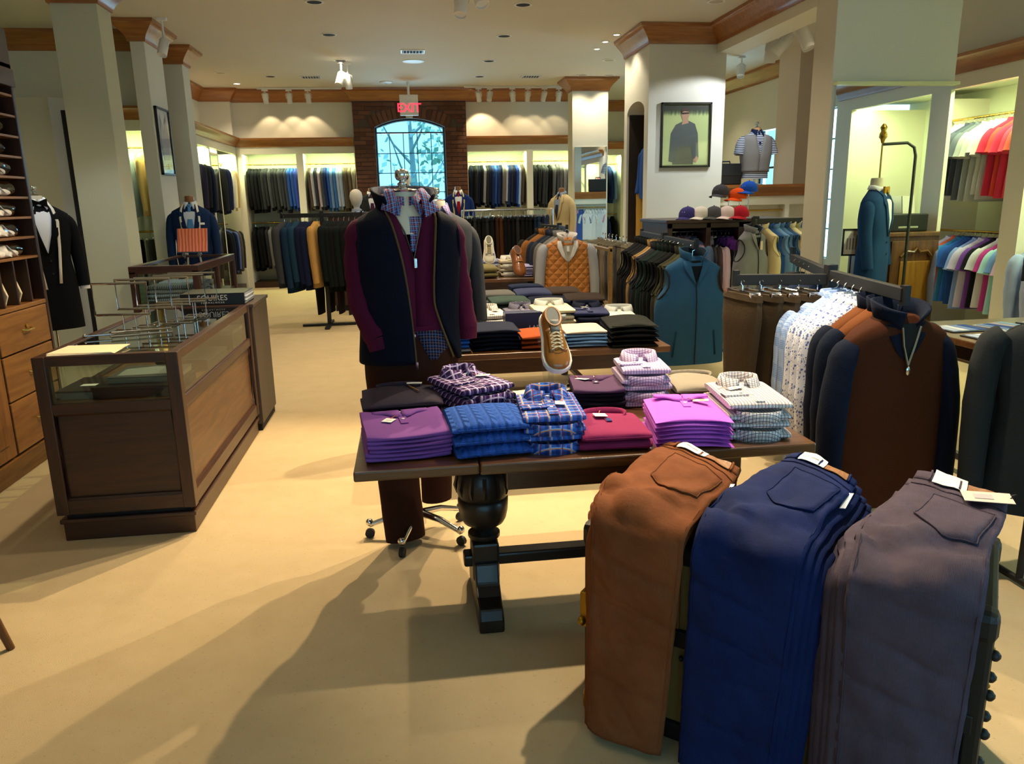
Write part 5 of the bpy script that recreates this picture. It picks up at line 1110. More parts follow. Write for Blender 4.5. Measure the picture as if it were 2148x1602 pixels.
fstrip(F, [(-.1, -.06, .06), (-.17, -.045, .05), (-.25, -.02, .03), (-.3, 0, .01)], .004).obj('neck_lining', fab('#a8a296'), t, True)
for s in (-1, 1): fstrip(F, [(-.1, s*.06, s*.095), (-.16, s*.05, s*.1), (-.24, s*.025, s*.06), (-.29, s*.004, s*.015)], .01).obj('collar_flap', fab('#cfcac6', 200, .06), t, True, solid=.005)
MB().tube([F.front(.002, z, .004) for z in zs(-.3, -.72, 8)], .004, 6).obj('zipper', plain('#6b4218', .5), t, True); MB().box(-.012, .012, -.003, 0, -.05, 0).obj('hang_tag', plain('#e9e6de', .7), t, loc=F.front(.0, -.15, .012)); hanger(t, .19, -.095, .06)
row('quarter_zip', (1.58, 7.67, ZQ), (1.53, 8.6, ZQ), [('#8a8784', 'grey'), ('#6f6a66', 'taupe'), ('#2a2f3a', 'slate'), ('#202635', 'navy'), ('#7a4d20', 'rust'), ('#8a5a28', 'amber'), ('#2a2421', 'dark brown')], rad(12), 'behind the orange quilted jacket', 'jackets behind the quilted one', (1.08, .9, 1.05), .04, 'zip jacket')
# ---------------------------------------------------------------- folded goods
def slab_mesh(w, d, h, seed=0, sag=0, soft=3.0, nx=12, n=26, lump=.004, ex=7.0):
    mb = MB(); R = random.Random(seed); o = Vector((R.uniform(0, 99), R.uniform(0, 99), 0)); rings = []
    def sp(c, e): return math.copysign(abs(c)**e, c)
    for i in range(nx+1):
        u = -1+2*i/nx; u = math.copysign(abs(u)**.8, u); k = (1-min(abs(u), .9995)**10)**.1 if abs(u) < 1 else .72
        k = max(k, .72); r = []
        for j in range(n):
            a = 2*PI*j/n; y = d/2*sp(math.cos(a), 2/ex)*(.94+.06*k); z = h/2+h/2*sp(math.sin(a), 2/soft)*k
            x = u*w/2; nz = mnoise.noise(Vector((x*9, y*9, 0))+o); ny = mnoise.noise(Vector((x*14, z*20, 3))+o)
            r.append((x+ny*lump, y+ny*lump*1.2, z+(nz*lump*1.2 if math.sin(a) > -.2 else 0)-sag*(u*u)*(z/h)))
        rings.append(r)
    return mb.loft(rings)
def hang_tag(t, x, y, z, w=.035, h=.055, rz=0, col='#e9e4da', loop=True):
    g = MB().box(-w/2, w/2, -h/2, h/2, 0, .0015).obj('hang_tag', plain(col, .7), t, loc=(x, y, z), rot=(rad(-4), rad(3), rz))
    for i in range(5): MB().box(-.008+.004*i, -.0065+.004*i, -.012, .004, .0015, .0018).obj('bar_code', plain('#77716c', .8), g)
    if loop: MB().tube([(0, h/2-.006, .002), (.006, h/2+.014, .008), (.014, h/2+.03, .004)], .0012, 5).obj('string', plain('#c86a3c', .6), g, True)
    return g
def buttons(t, pts, col='#eae6dd'):
    for p_ in pts: MB().lathe([(.006, 0), (.006, .0025), (.004, .003)], 10).obj('button', plain(col, .35), t, loc=p_)
def sweaters(name, label, cat, x, y, z, rz, w, d, h, mats, group, soft=3.0, sag=0, seed=0, top=None, lump=.004, ex=7.0, labels=None):
    """a stack, listed from bottom to top: each folded garment is its own thing"""
    n = len(mats); out = []
    for i, m in enumerate(mats):
        R = random.Random(seed*31+i); pos = ['lowest', 'second', 'third', 'fourth', 'fifth', 'sixth', 'seventh', 'eighth']
        where = '' if n == 1 else (', topmost' if i == n-1 else ', %s from bottom' % pos[i] if i else ', lowest')
        lab = labels[i] if labels else label+where
        lab = ' '.join(lab.replace('quarter-zip folded', 'quarter-zip').split()[:16])
        t = thing(name, lab, cat, (x+R.uniform(-.005, .005), y+R.uniform(-.006, .006), z), rz+R.uniform(-.025, .025), group)
        mm = m if not isinstance(m, str) else fab(m, 240, .12, .35)
        slab_mesh(w*R.uniform(.97, 1.02), d*R.uniform(.97, 1.01), h*1.06, seed*7+i, sag, soft, 14, 28, lump, ex).obj('folded_body', mm, t, True)
        if h > .025:   # inner fold line along the front edge
            MB().tube([(w*.46*u, -d*.5-.001, h*.5) for u in (-1, -.5, 0, .5, 1)], .0025, 5).obj('fold_edge', mm, t, True)
        z += h; out.append(t)
    if top: top(out[-1], h, w, d)
    return out
def polo_top(m, tagrot=-.5, tagpos=(-.02, .0), pull='#e9e4da'):
    def f(t, h, w, d):
        for s in (-1, 1):
            mb = MB(); yb = d/2-.015
            mb.grid(lambda u, v: (s*(.006+(.092)*u-.006*v*(1-u)), yb-(.03+.07*(1-u*.55)*(.35+.65*math.sin(PI*min(u*1.3+.25, 1))))*v, h+.004+.007*math.sin(PI*v)*(1-.4*u)), 6, 4)
            mb.obj('collar', m, t, True, solid=.003)
        MB().box(-.013, .013, -d*.06, d/2-.03, h+.0015, h+.0045).obj('placket', m, t, bevel=.001)
        buttons(t, [(0, d/2-.045, h+.004), (0, d/2-.09, h+.004), (0, d/2-.135, h+.004)])
        hang_tag(t, tagpos[0], tagpos[1], h+.006, rz=tagrot, col=pull)
    return f
def shirt_details(m, cm=None, tagpos=(.04, -.02), tagrot=.2, tag=True, cuff=True, open_c=.064):
    def f(t, h, w, d):
        c = shirt_collar(open_c, .046, h-.006, .042, d/2-.065, 35, 26, .062, .1).obj('collar', cm or m, t, True, solid=.003)
        MB().box(-.016, .016, -d/2+.012, d/2-.12, h+.001, h+.004).obj('placket', m, t, bevel=.001)
        buttons(t, [(0, d/2-.118, h+.012), (0, d/2-.165, h+.0035), (0, d/2-.235, h+.0035)])
        if cuff:
            MB().box(-.045, .045, -.022, .022, h+.001, h+.008).obj('cuff', m, t, loc=(-w*.28, -d*.18, 0), rot=(0, 0, .12), bevel=.003); buttons(t, [(-w*.18, -d*.17, h+.009)])
        if tag: hang_tag(t, tagpos[0], tagpos[1], h+.006, rz=tagrot)
    return f
def shirts(label, x, y, z, rz, w, d, n, m, group, cm=None, seed=0, h=.03, **k):
    out = []
    for i in range(n):
        R = random.Random(seed*13+i); pos = ['lowest', 'second', 'third', 'fourth', 'fifth']
        rev = (n-1-i) % 2 == 1
        t = thing('folded_shirt', label+('' if n == 1 else ', topmost' if i == n-1 else ', lowest' if i == 0 else ', %s from bottom' % pos[i]), 'shirt', (x+R.uniform(-.005, .005), y, z), rz+R.uniform(-.03, .03), group)
        slab_mesh(w, d, h, seed*5+i, 0, 3.5, 12, 26, .003, 9).obj('folded_body', m, t, True)
        if i == n-1: shirt_details(m, cm, **k)(t, h, w, d)
        elif rev:   # collar turned to the front, seen as a curved band under the next shirt
            mb = MB(); rows = []
            for tt in (0, 1): rows.append([(math.cos(a)*.078, -d/2+.028+math.sin(a)*.045-.004*tt, -.002+(h+.012)*tt) for a in [rad(172+196*j/16) for j in range(17)]])
            mb.loft(rows, False).obj('collar', cm or m, t, True, solid=.004)
        z += h+(.012 if rev and i < n-1 else 0); out.append(t)
    return out
# ---- near table (top z .68)
TZ = .683
PURP = fab('#78468f', 300, .08, .2); CABLE_H = '#2f56a8'
def cable():
    m, nt, p = nm('cable_knit'); co = objco(nt); sp = nd(nt, 'ShaderNodeSeparateXYZ'); nt.links.new(co, sp.inputs[0]); c = lin(CABLE_H)
    nt.links.new(mixc(nt, noise(nt, co, 200, 2), dark(c, .85), dark(c, 1.15)), p.inputs['Base Color']); p.inputs['Roughness'].default_value = .95; p.inputs['Specular IOR Level'].default_value = .1
    rib = mth(nt, 'PINGPONG', sp.outputs[0], .0225); yz = mth(nt, 'ADD', sp.outputs[1], mth(nt, 'MULTIPLY', sp.outputs[2], -1))
    chev = mth(nt, 'PINGPONG', mth(nt, 'ADD', yz, mth(nt, 'MULTIPLY', rib, 1.2)), .02)
    h = mth(nt, 'ADD', mth(nt, 'MINIMUM', mth(nt, 'MULTIPLY', rib, 60), .5), mth(nt, 'MULTIPLY', mth(nt, 'MULTIPLY', chev, 28), mth(nt, 'GREATER_THAN', rib, .006)))
    bump(nt, p, mth(nt, 'ADD', h, mth(nt, 'MULTIPLY', noise(nt, co, 260, 2), .3)), .7, .02); return m
sweaters('folded_polo', 'purple folded polo shirt at the left front corner of the near table', 'polo shirt', -.035, 2.535, TZ, rad(6), .275, .33, .0135, [PURP]*6, 'purple polos on the near table', 3.0, -.012, 1, polo_top(PURP, -.45, (-.05, .02)), .003)
sweaters('cable_sweater', 'bright blue cable-knit sweater on the near table', 'sweater', .235, 2.475, TZ, rad(4), .25, .275, .041, [cable()]*3, 'blue cable sweaters', 2.6, .012, 2, None, .005, 5.0)
PLB = checks('blue_orange_plaid', '#3a66c0', [(0, .036, .3, 0, '#232c66', .65), (1, .036, .3, 0, '#232c66', .65), (0, .036, .13, .55, '#8fb8ec', .9), (1, .036, .13, .55, '#8fb8ec', .9), (0, .072, .05, .3, '#e0904c', .9), (1, .072, .05, .3, '#e0904c', .9), (0, .072, .08, .75, '#7a2c50', .8), (1, .072, .08, .75, '#7a2c50', .8)], ('X', 'YZ'))
shirts('blue and orange plaid folded shirt under the sneaker', .463, 2.52, TZ, rad(-2), .205, .33, 4, PLB, 'blue plaid shirts on the near table', None, 3, .026, tagpos=(.035, -.03), tagrot=-.12)
MAG = fab('#862650', 260, .1, .25)
def mag_top(t, h, w, d):
    stand_collar(.07, .035, h-.008, .022, .012, 10, d/2-.05).obj('collar', MAG, t, True, solid=.006)
    MB().box(-.011, .011, -.01, d/2-.1, h+.002, h+.0045).obj('placket', MAG, t, bevel=.001); MB().box(-.008, .008, -.012, .022, h+.0045, h+.0065).obj('pocket_label', fab('#2b3f74'), t); hang_tag(t, -.02, .05, h+.01, .045, .05, 0, '#ece6d6')
sweaters('folded_sweater', 'raspberry pink folded sweater with white tag on the near table', 'sweater', .66, 2.47, TZ, rad(-3), .24, .28, .032, [MAG]*2, 'raspberry sweaters', 2.6, .004, 4, mag_top, .007)
PINK = fab('#c765d6', 300, .06, .2)
sweaters('folded_polo', 'orchid pink folded polo shirt on the near table', 'polo shirt', .945, 2.475, TZ, rad(-9), .255, .32, .0145, [PINK]*7, 'orchid pink polos', 3.0, .02, 5, polo_top(PINK, 1.35, (.06, .05), '#e5d6b8'), .003)
WCHK = checks('white_tattersall', '#e6e4e2', [(0, .0115, .2, 0, '#54455e', .9), (1, .0115, .2, 0, '#54455e', .9), (0, .023, .09, .3, '#a9806a', .6), (1, .023, .09, .3, '#a9806a', .6)], ('X', 'YZ'))
shirts('white tattersall check folded shirt at the right end of the near table', 1.185, 2.52, TZ, rad(-7), .215, .34, 4, WCHK, 'white check shirts', None, 6, .027, tagpos=(-.04, .02), tagrot=1.9)
# back row
CHZ = fab('#332b38', 240, .12, .3)
def zip_top(t, h, w, d):
    MB().tube([(.03, d/2-.01, h+.006), (.04, d*.25, h+.005), (.07, -.01, h+.004)], .0035, 6).obj('zipper', plain('#6b4f2c', .5), t, True); stand_collar(.085, .03, h-.012, .022, .006, 12, d/2-.03).obj('collar', CHZ, t, True, solid=.008); MB().box(-.03, .03, -.011, .011, 0, .001).obj('neck_label', M_PAPER, t, loc=(.06, d/2-.05, h+.012), rot=(0, 0, -.2))
sweaters('folded_sweater', 'charcoal sweater', 'sweater', -.05, 2.93, TZ, rad(5), .3, .3, .03, [fab('#5b534c'), CHZ, CHZ], 'charcoal sweaters on the near table', 2.6, .01, 7, zip_top, .006, labels=['brown-grey folded sweater at the bottom of the charcoal sweater stack', 'charcoal folded sweater, middle of the left back stack', 'charcoal quarter-zip folded sweater on top of the left back stack'])
PPL = checks('purple_plaid', '#5a3a70', [(0, .034, .32, 0, '#241a36', .8), (1, .034, .32, 0, '#241a36', .8), (0, .034, .16, .55, '#d9cbe6', .85), (1, .034, .16, .55, '#d9cbe6', .85), (0, .017, .12, .3, '#9a76b4', .7)], ('X', 'YZ'))
shirts('purple and white plaid folded shirt with raised collar on the near table', .225, 2.93, TZ, rad(24), .225, .31, 4, PPL, 'purple plaid shirts', None, 8, .027, tagpos=(.06, .0), tagrot=.9)
sweaters('folded_sweater', 'cream folded sweater at the back of the near table', 'sweater', .44, 3.03, TZ, 0, .2, .16, .035, ['#d8caa6'], None, 2.4, .006, 9, None, .008)
t = thing('sock_box', 'black box of three blue knit ties beside the plaid shirts', 'box', (.375, 2.83, TZ), rad(-4))
fbox(t, 'box_base', -.058, .058, -.09, .09, 0, .012, M_BLKMATTE, .001)
for a, b, c_, d_ in ((-.058, -.05, -.09, .09), (.05, .058, -.09, .09), (-.05, .05, -.09, -.083), (-.05, .05, .083, .09), (-.05, .05, -.03, -.025), (-.05, .05, .028, .033)): fbox(t, 'box_wall', a, b, c_, d_, .012, .055, M_BLKMATTE, .001)
for i, yy in enumerate((-.056, .001, .058)): tag(MB().loft([[(x_, .375*0+yy-.022*math.cos(2*PI*j/10)*1.0, .03+.018*math.sin(2*PI*j/10)) for j in range(10)] for x_ in (-.047, -.02, .02, .047)]).obj('knit_tie', fab(('#23478c', '#20365f', '#2b5aa0')[i], 120, .2, .6), None, True, loc=(.375, 2.83, TZ)), ('bright blue rolled knit tie at the front of the black box', 'dark blue rolled knit tie in the middle of the black box', 'ribbed blue rolled knit tie at the back of the black box')[i], 'tie')
DPP = fab('#4c3350', 300, .16, .2)
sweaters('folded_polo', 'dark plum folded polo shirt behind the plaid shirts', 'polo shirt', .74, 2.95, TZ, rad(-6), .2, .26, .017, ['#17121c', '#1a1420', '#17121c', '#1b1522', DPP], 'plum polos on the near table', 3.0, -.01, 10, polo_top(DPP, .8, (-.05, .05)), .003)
LCHK = checks('lilac_check', '#d5c3dc', [(0, .011, .25, 0, '#7a5f8c', .8), (1, .011, .25, 0, '#7a5f8c', .8)], ('X', 'YZ'))
shirts('lilac gingham folded shirt, tallest stack at the back of the near table', .93, 2.96, TZ, rad(-5), .19, .25, 5, LCHK, 'lilac check shirts', None, 11, .027, tag=False)
TAU = fab('#8f8575', 240, .08, .3)
def tau_top(t, h, w, d): stand_collar(.09, .035, h-.012, .02, .01, 12, d/2-.045).obj('collar', TAU, t, True, solid=.008)
sweaters('folded_sweater', 'taupe folded sweater at the right back of the near table', 'sweater', 1.175, 2.98, TZ, rad(-6), .215, .27, .036, ['#4b3a34', TAU], 'taupe sweaters', 2.5, .008, 12, tau_top, .007, labels=['dark brown folded sweater beneath the taupe one', 'taupe folded sweater at the right back of the near table'])
o = thing('leather_pouch', 'dark brown leather pouch at the back edge of the near table', 'pouch', (.68, 3.06, TZ), rad(8)); slab_mesh(.16, .1, .05, 77, .01, 2.2).obj('pouch_body', plain('#2e2418', .4), o, True); MB().tube([(-.04, 0, .052), (0, 0, .07), (.04, 0, .052)], .006, 6).obj('handle', plain('#20180f', .4), o, True)
# ---- long table (top z .70)
Z2 = .703
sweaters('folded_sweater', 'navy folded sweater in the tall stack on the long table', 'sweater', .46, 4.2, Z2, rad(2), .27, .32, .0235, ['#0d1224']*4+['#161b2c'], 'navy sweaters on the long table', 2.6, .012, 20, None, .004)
sweaters('folded_sweater', 'bright blue folded sweater beside the navy stack', 'sweater', .22, 4.16, Z2+.02, 0, .19, .26, .022, ['#1f56b4']*3, 'bright blue sweaters on the long table', 2.6, 0, 21)
tag(slab_mesh(.19, .27, .02, 5).obj('folded_sweater', fab('#7a7c80'), None, True, loc=(.22, 4.16, Z2)), 'grey folded sweater under the bright blue ones', 'sweater')
sweaters('folded_sweater', 'rust orange folded sweater on the long table', 'sweater', .71, 4.17, Z2, 0, .225, .3, .026, ['#7d3412']*2+['#8c3c16'], 'rust sweaters', 2.4, .008, 22)
sweaters('folded_sweater', 'folded sweater', 'sweater', .96, 4.17, Z2, rad(-2), .235, .3, .0185, ['#7f97b4', '#6a8bb0', '#5d80aa', '#6a8bb0', '#b8a99a'], 'blue and oatmeal sweaters', 2.6, .004, 23, None, .004, labels=['pale blue folded sweater at the bottom of the oatmeal stack', 'light blue folded sweater, second from the bottom under the oatmeal one', 'blue folded sweater, third from the bottom under the oatmeal one', 'light blue folded sweater directly under the oatmeal one', 'oatmeal folded sweater on top of the light blue ones'])
sweaters('folded_sweater', 'black folded sweater in the tall stack at the right of the long table', 'sweater', 1.23, 4.15, Z2, rad(-6), .27, .4, .026, ['#0b0c0d']*4+['#191a17'], 'black sweaters on the long table', 2.5, .02, 24, None, .005)
bx_ = thing('sign_box', 'navy blue box with white lettering between the shirts on the long table', 'box', (.69, 4.62, Z2), rad(2))
fbox(bx_, 'box_body', -.115, .115, -.05, .05, 0, .125, plain('#0d1740', .4, name='navy_card'), .003)
def text(parent, s, size, mat, loc, rot, extr=.0005, align='CENTER'):
    c = bpy.data.curves.new('lettering', 'FONT'); c.body = s; c.size = size; c.extrude = extr; c.align_x = align; c.align_y = 'CENTER'
    o = bpy.data.objects.new('lettering', c); COL.objects.link(o); o.data.materials.append(mat); o.parent = parent; o.location = loc; o.rotation_euler = rot
    dg = bpy.context.evaluated_depsgraph_get(); me = bpy.data.meshes.new_from_object(o.evaluated_get(dg))
    n = bpy.data.objects.new('lettering', me); COL.objects.link(n); n.parent = parent; n.location = loc; n.rotation_euler = rot
    bpy.data.objects.remove(o); return n
text(bx_, 'LAR', .04, plain('#dfe3ea', .6), (.065, -.0515, .03), (rad(90), 0, 0))
STRS = checks('grey_stripe', '#d8d2c8', [(0, .012, .3, 0, '#5a5560', .8)], ('X', 'Y')); DSTR = checks('dark_stripe', '#39364a', [(1, .009, .35, 0, '#a9a6b8', .8)], ('X', 'YZ'))
COLW = fab('#b8bab4', 300, .04, .1)
shirts('striped pale shirt with folded collar, left of the navy box', .5, 4.83, Z2, rad(4), .2, .3, 3, STRS, 'pale striped shirts', None, 30, .03, cuff=False)
shirts('dark striped shirt behind the navy box on the long table', .73, 4.86, Z2, rad(0), .22, .3, 3, DSTR, 'dark striped shirts', None, 31, .03, tag=False, cuff=False)
shirts('cream shirt with grey collar in the middle of the long table', .9, 4.78, Z2, rad(-2), .25, .34, 4, fab('#d6caa2', 300, .05, .15), 'cream shirts on the long table', COLW, 32, .026, tag=False, cuff=False, open_c=.085)
NVS = checks('navy_shirt', '#2a2f4c', [(0, .008, .3, 0, '#343a5c', .6)], ('X', 'Y'))
shirts('navy shirt with spread collar on the long table', 1.14, 4.8, Z2, rad(-8), .24, .34, 3, NVS, 'navy shirts on the long table', fab('#171c2e'), 33, .03, tagpos=(-.02, .02), open_c=.08)
shirts('grey-collared striped shirt at the right side of the long table', 1.335, 4.72, Z2, rad(-6), .17, .3, 2, fab('#c6c2b8'), 'grey collared shirts', COLW, 34, .035, tag=False, cuff=False, open_c=.08)
def pile(label, x, y, w, d, h, cols, seed, rz=0): return sweaters('folded_sweater', label, 'sweater', x, y, Z2, rad(rz), w, d, h, cols, label+' group', 2.5, .006, seed)
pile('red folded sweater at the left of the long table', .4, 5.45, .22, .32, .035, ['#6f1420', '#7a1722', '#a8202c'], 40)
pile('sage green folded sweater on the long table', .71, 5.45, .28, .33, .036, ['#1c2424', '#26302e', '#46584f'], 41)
pile('dark navy folded sweater in the back of the long table', 1.0, 5.4, .27, .34, .034, ['#141b30', '#141a2c', '#161c33'], 42, -4)
pile('brown folded sweater at the right back of the long table', 1.27, 5.48, .27, .4, .026, ['#4b4230', '#463c2c', '#4b4230', '#3c2f28'], 43, -8)
pile('royal blue folded sweater at the far left of the long table', .35, 6.0, .22, .3, .045, ['#1a2350', '#1f2f70'], 44)
pile('grey folded sweater at the far end of the long table', .68, 6.02, .3, .32, .045, ['#9a98a0', '#6a6864'], 45)
pile('blue-grey folded sweater at the far end of the long table', .98, 6.05, .28, .36, .045, ['#23304e', '#3c4262'], 46, -3)
pile('dark brown folded sweater at the far right of the long table', 1.25, 6.15, .27, .4, .04, ['#b7afa2', '#3f322a'], 47, -6)
pile('navy trousers folded at the far edge of the long table', .98, 6.36, .28, .2, .05, ['#1a2440', '#1d2540'], 48, 2)
# ---- farthest table (top z .72)
Z3 = .723
def pile3(label, x, y, w, d, h, cols, seed, name='folded_sweater', cat='sweater'): return sweaters(name, label, cat, x, y, Z3, 0, w, d, h, cols, label+' group', 2.6, .004, seed)
pile3('khaki folded trousers on the farthest table', .8, 7.95, .22, .4, .06, ['#7a7048', '#857a50'], 60, 'folded_trousers', 'trousers')
shirts('beige folded shirt on the farthest table', 1.06, 8.05, Z3, 0, .2, .3, 4, fab('#c3b59c'), 'beige shirts on the farthest table', fab('#d9d4c6'), 61, .035, tag=False, cuff=False)
LIL = checks('lilac_fold', '#a9a3c8', [(1, .02, .2, 0, '#8c86b4', .7)], ('X', 'YZ'))
pile3('lilac folded shirt on the farthest table', 1.24, 7.95, .16, .3, .022, [LIL]*5, 62, 'folded_shirt', 'shirt')
GING = checks('blue_gingham', '#dfe6f0', [(0, .02, .5, 0, '#3f62a4', .55), (1, .02, .5, 0, '#3f62a4', .55)], ('X', 'YZ'))
shirts('blue gingham folded shirt at the far end of the farthest table', 1.22, 8.6, Z3, rad(-10), .22, .3, 4, GING, 'gingham shirts', None, 63, .035, tag=False, cuff=False)
pile3('pale blue folded shirt behind the white sneaker', .95, 8.75, .2, .3, .04, ['#8f9cc4', '#a3aed0', '#8f9cc4'], 64, 'folded_shirt', 'shirt')
# ---- shirts inside the tall glass cabinet
for i, (yy, cols) in enumerate(((7.75, ['#6a7280', '#8f95a0', '#a7a9b2', '#5d6676']), (8.12, ['#8e93ad', '#a3a8c4', '#b7bad0', '#9aa0be']), (8.5, ['#7a8398', '#b9bccb', '#9aa0b4']))):
    sweaters('folded_shirt', 'check folded shirt inside the tall glass cabinet, %s pile from the viewer' % ORD[i], 'shirt', -2.24, yy, .612, 0, .42, .3, .04, [checks('gcab_%d_%d' % (i, j), c, [(0, .02, .3, 0, '#dfe2ea', .6), (1, .02, .3, 0, '#39415a', .5)], ('X', 'YZ')) for j, c in enumerate(cols)], 'shirts in the tall glass cabinet', 2.6, 0, 70+i)
# ---- wrapped shirts on the oak cabinet shelves
M_WRAP = clear('plastic_wrap', '#f8f8f8', .07, .12); M_WSH = fab('#efece8', 300, .05, .1)
for i in range(8):
    for j in range(2):
        R = random.Random(i*5+j); z0 = SHELF_Z[i]+.001; yy = 4.82-.36*j+R.uniform(-.02, .02)
        t = thing('wrapped_shirt', 'white shirt in clear wrap, %s shelf up in the oak cabinet, %s from its end' % (ORD[i], ('first', 'second')[j]), 'shirt', (CAB_X-.17, yy, z0), rad(90)+R.uniform(-.08, .08), 'wrapped shirts in the oak cabinet')
        slab_mesh(.24, .28, .045, i*3+j, 0, 3).obj('folded_body', M_WSH, t, True)
        shirt_collar(.06, .05, .035, .04, -.07, 35, 16, .05, .05).obj('collar', M_WSH, t, True, solid=.003)
        slab_mesh(.275, .32, .085, i*9+j+50, 0, 2.6, 10, 20, .014).obj('wrapper', M_WRAP, t, True)
for k in range(3):
    t = thing('shirt_board', 'cream shirt board standing in a pigeonhole, %s from the cabinet end' % ORD[k], 'board', (CAB_X-.1, 4.9-.165*k-.02, .957), rad(-6), 'shirt boards in the pigeonholes')
    MB().prism([(-.11, 0), (.06, 0), (.085, .06), (.05, .17), (-.02, .2), (-.11, .2)], -.008, .008, 0, 'XZ').obj('board', plain('#d8c8a6', .8), t, bevel=.004, rot=(0, 0, 0)); MB().prism([(-.09, .02), (.04, .02), (.06, .07), (.03, .15), (-.09, .17)], -.012, -.008, 0, 'XZ').obj('board_print', plain('#e6dcc4', .8), t)
# ---------------------------------------------------------------- trousers draped over the trunk
def drape(P, k, n, mat, label, seed, group, detail=False):
    """P: dict of outline in trunk coordinates; k: layer from the bottom (0) to n-1 on top"""
    t = thing('corduroy_trousers', label, 'trousers', (TRUNK_O[0], TRUNK_O[1], 0), TRUNK_TH, group)
    R = random.Random(seed+k); sh = P['shift']*(n-1-k)+R.uniform(-.004, .004); o = Vector((seed*3.1, k*7.7, 0)); RR = .055
    zt = TH_+.012+.0235*k; yf = -.012-.0115*k     # resting height on top, offset in front
    def outline(s, T, tt):
        """left/right x for path distance s; T = flat length at this t"""
        y = T+.04-s                                   # distance to the front edge while flat
        yc = P['yc']
        if y > yc:
            u = min((P['ywl']-y)/(P['ywl']-yc), 1); u = max(u, 0); xl = P['wl']+(P['xc']-P['wl'])*(u**1.25); xr = P['wr']+(P['lr']-P['wr'])*u+.022*math.sin(PI*min(u*1.1, 1))
        else:
            u = min((yc-y)/.1, 1); u = u*u*(3-2*u); xl = P['xc']+(P['ll']-P['xc'])*u; q = min(max((yc-y)/.75, 0), 1); xr = P['lr']+(P['hr']-P['lr'])*q; xl += (P['hl']-P['ll'])*q
        return xl+sh, xr+sh
    def S(v, tt, off=0):
        yw = P['ywl']+(P['ywr']-P['ywl'])*tt; T = yw-.04; L = T+RR*PI/2+(zt-RR-P['hem']-(.008*k if k < n-1 else .035))-.02*math.sin(tt*5+k)*0
        s = v*L if v <= 1.2 else 0
        xl, xr = outline(s, T, tt); x = xl+(xr-xl)*tt
        d = .012*(1-abs(2*tt-1)**4)
        wr = mnoise.noise(Vector((x*7, s*5, 0))+o)*.016*(1 if detail else .5)+mnoise.noise(Vector((x*16, s*10, 5))+o)*.008*(1 if detail else .5)
        kd = 1 if detail else .4
        wr += .010*math.sin((s*2.2+x*2.5)*16)*math.exp(-((s-T)/.13)**2)*kd
        wr += .009*math.sin((s-tt*.22)*46+k)*math.exp(-((tt-.06)/.3)**2)*math.exp(-((s-T+.05)/.16)**2)*kd        # pulls fanning from the crotch
        for cs, sl, am in ((T+.26, .05, .013), (T+.4, -.03, .010), (T+.13, .08, .011), (T+.5, .04, .008), (T-.05, .06, .009), (T+.04, .03, .009)):     # knee creases
            wr -= am*math.exp(-((s-cs-sl*tt-seed*.003)/.012)**2)*(.4+.6*math.sin(PI*tt))*kd
        wr += mnoise.noise(Vector((x*28, s*34, 9))+o)*.004*kd
        d += wr+off
        if s < T:
            u = s/T; return Vector((x, yw-s, zt+.0*u+d-.018*u))
        s2 = s-T
        if s2 < RR*PI/2:
            a = s2/RR; return Vector((x, .04-(RR-.04+.04-yf*0)*math.sin(a)*1.0-(d-yf)*math.sin(a), zt-.018-RR+(RR+d)*math.cos(a)))
        q = s2-RR*PI/2
        return Vector((x, .04-RR-(d-yf)-.03*q-.02*q*q, zt-.018-RR-q))
    mb = MB(); mb.grid(lambda u, v: S(v, u), 26, 110)
    mb.obj('trouser_leg', mat, t, 80, solid=.011 if detail else .013)
    # waistband
    w = MB(); w.grid(lambda u, v: S(.036*v-.002, u, .006), 20, 3); w.obj('waistband', mat, t, 80, solid=.006)
    if not detail: return t
    for u in (.2, .55, .93):
        b = MB(); b.grid(lambda a, v: S(.044*v-.004, u+.022*a-.011, .012), 2, 5); b.obj('belt_loop', mat, t, True, solid=.004)
    pu0, pu1, pv0, pv1 = .33, .93, .1, .29
    pk = [(pu0, pv0), (pu1, pv0+.012), (pu1-.03, pv1-.02), ((pu0+pu1)/2+.02, pv1+.015), (pu0+.02, pv1-.035)]
    def lerp(a, b, m): return [(a[0]+(b[0]-a[0])*i/m, a[1]+(b[1]-a[1])*i/m) for i in range(m)]
    edge = [q for i in range(5) for q in lerp(pk[i], pk[(i+1) % 5], 6)]
    pm = MB()
    cu = sum(q[0] for q in pk)/5; cv = sum(q[1] for q in pk)/5
    rings = [[S(cv+(v-cv)*f, cu+(u-cu)*f, .0085) for u, v in edge] for f in (1, .75, .5, .25, .04)]
    pm.loft(rings, True, False, True); pm.obj('back_pocket', mat, t, 80, solid=.004)
    MB().tube([S(v, u, .011) for u, v in edge], .0016, 5, closed=True).obj('pocket_seam', mat, t, True)
    MB().tube([S(.055+.02*u, u, .008) for u in [i/16 for i in range(17)]], .0016, 5).obj('yoke_seam', mat, t, True)
    for q in ((.028, .05), (.97, .06)): MB().tube([S(.3+.68*i/24, q[0], .0075) for i in range(25)], .0014, 5).obj('side_seam', mat, t, True)
    lab = MB(); lab.grid(lambda a, v: S(-.014+.056*v, .24+.38*a, .011+.002*math.sin(PI*a)), 6, 3); lo = lab.obj('paper_label', M_PAPER, t, solid=.0012)
    g = MB(); g.grid(lambda a, v: S(.01+.006*v, .34+.18*a, .0135), 6, 1); g.obj('label_print', plain('#9a9690', .8), lo)
    lp = MB(); lp.grid(lambda a, v: S(.0+.042*v, .63+.28*a, .0105), 5, 3); lp.obj('leather_patch', plain('#8a5a2c', .6), t, solid=.002)
    c = S(.06, .82, .02) if P.get('tag') else S(.05, 1.0, .006)
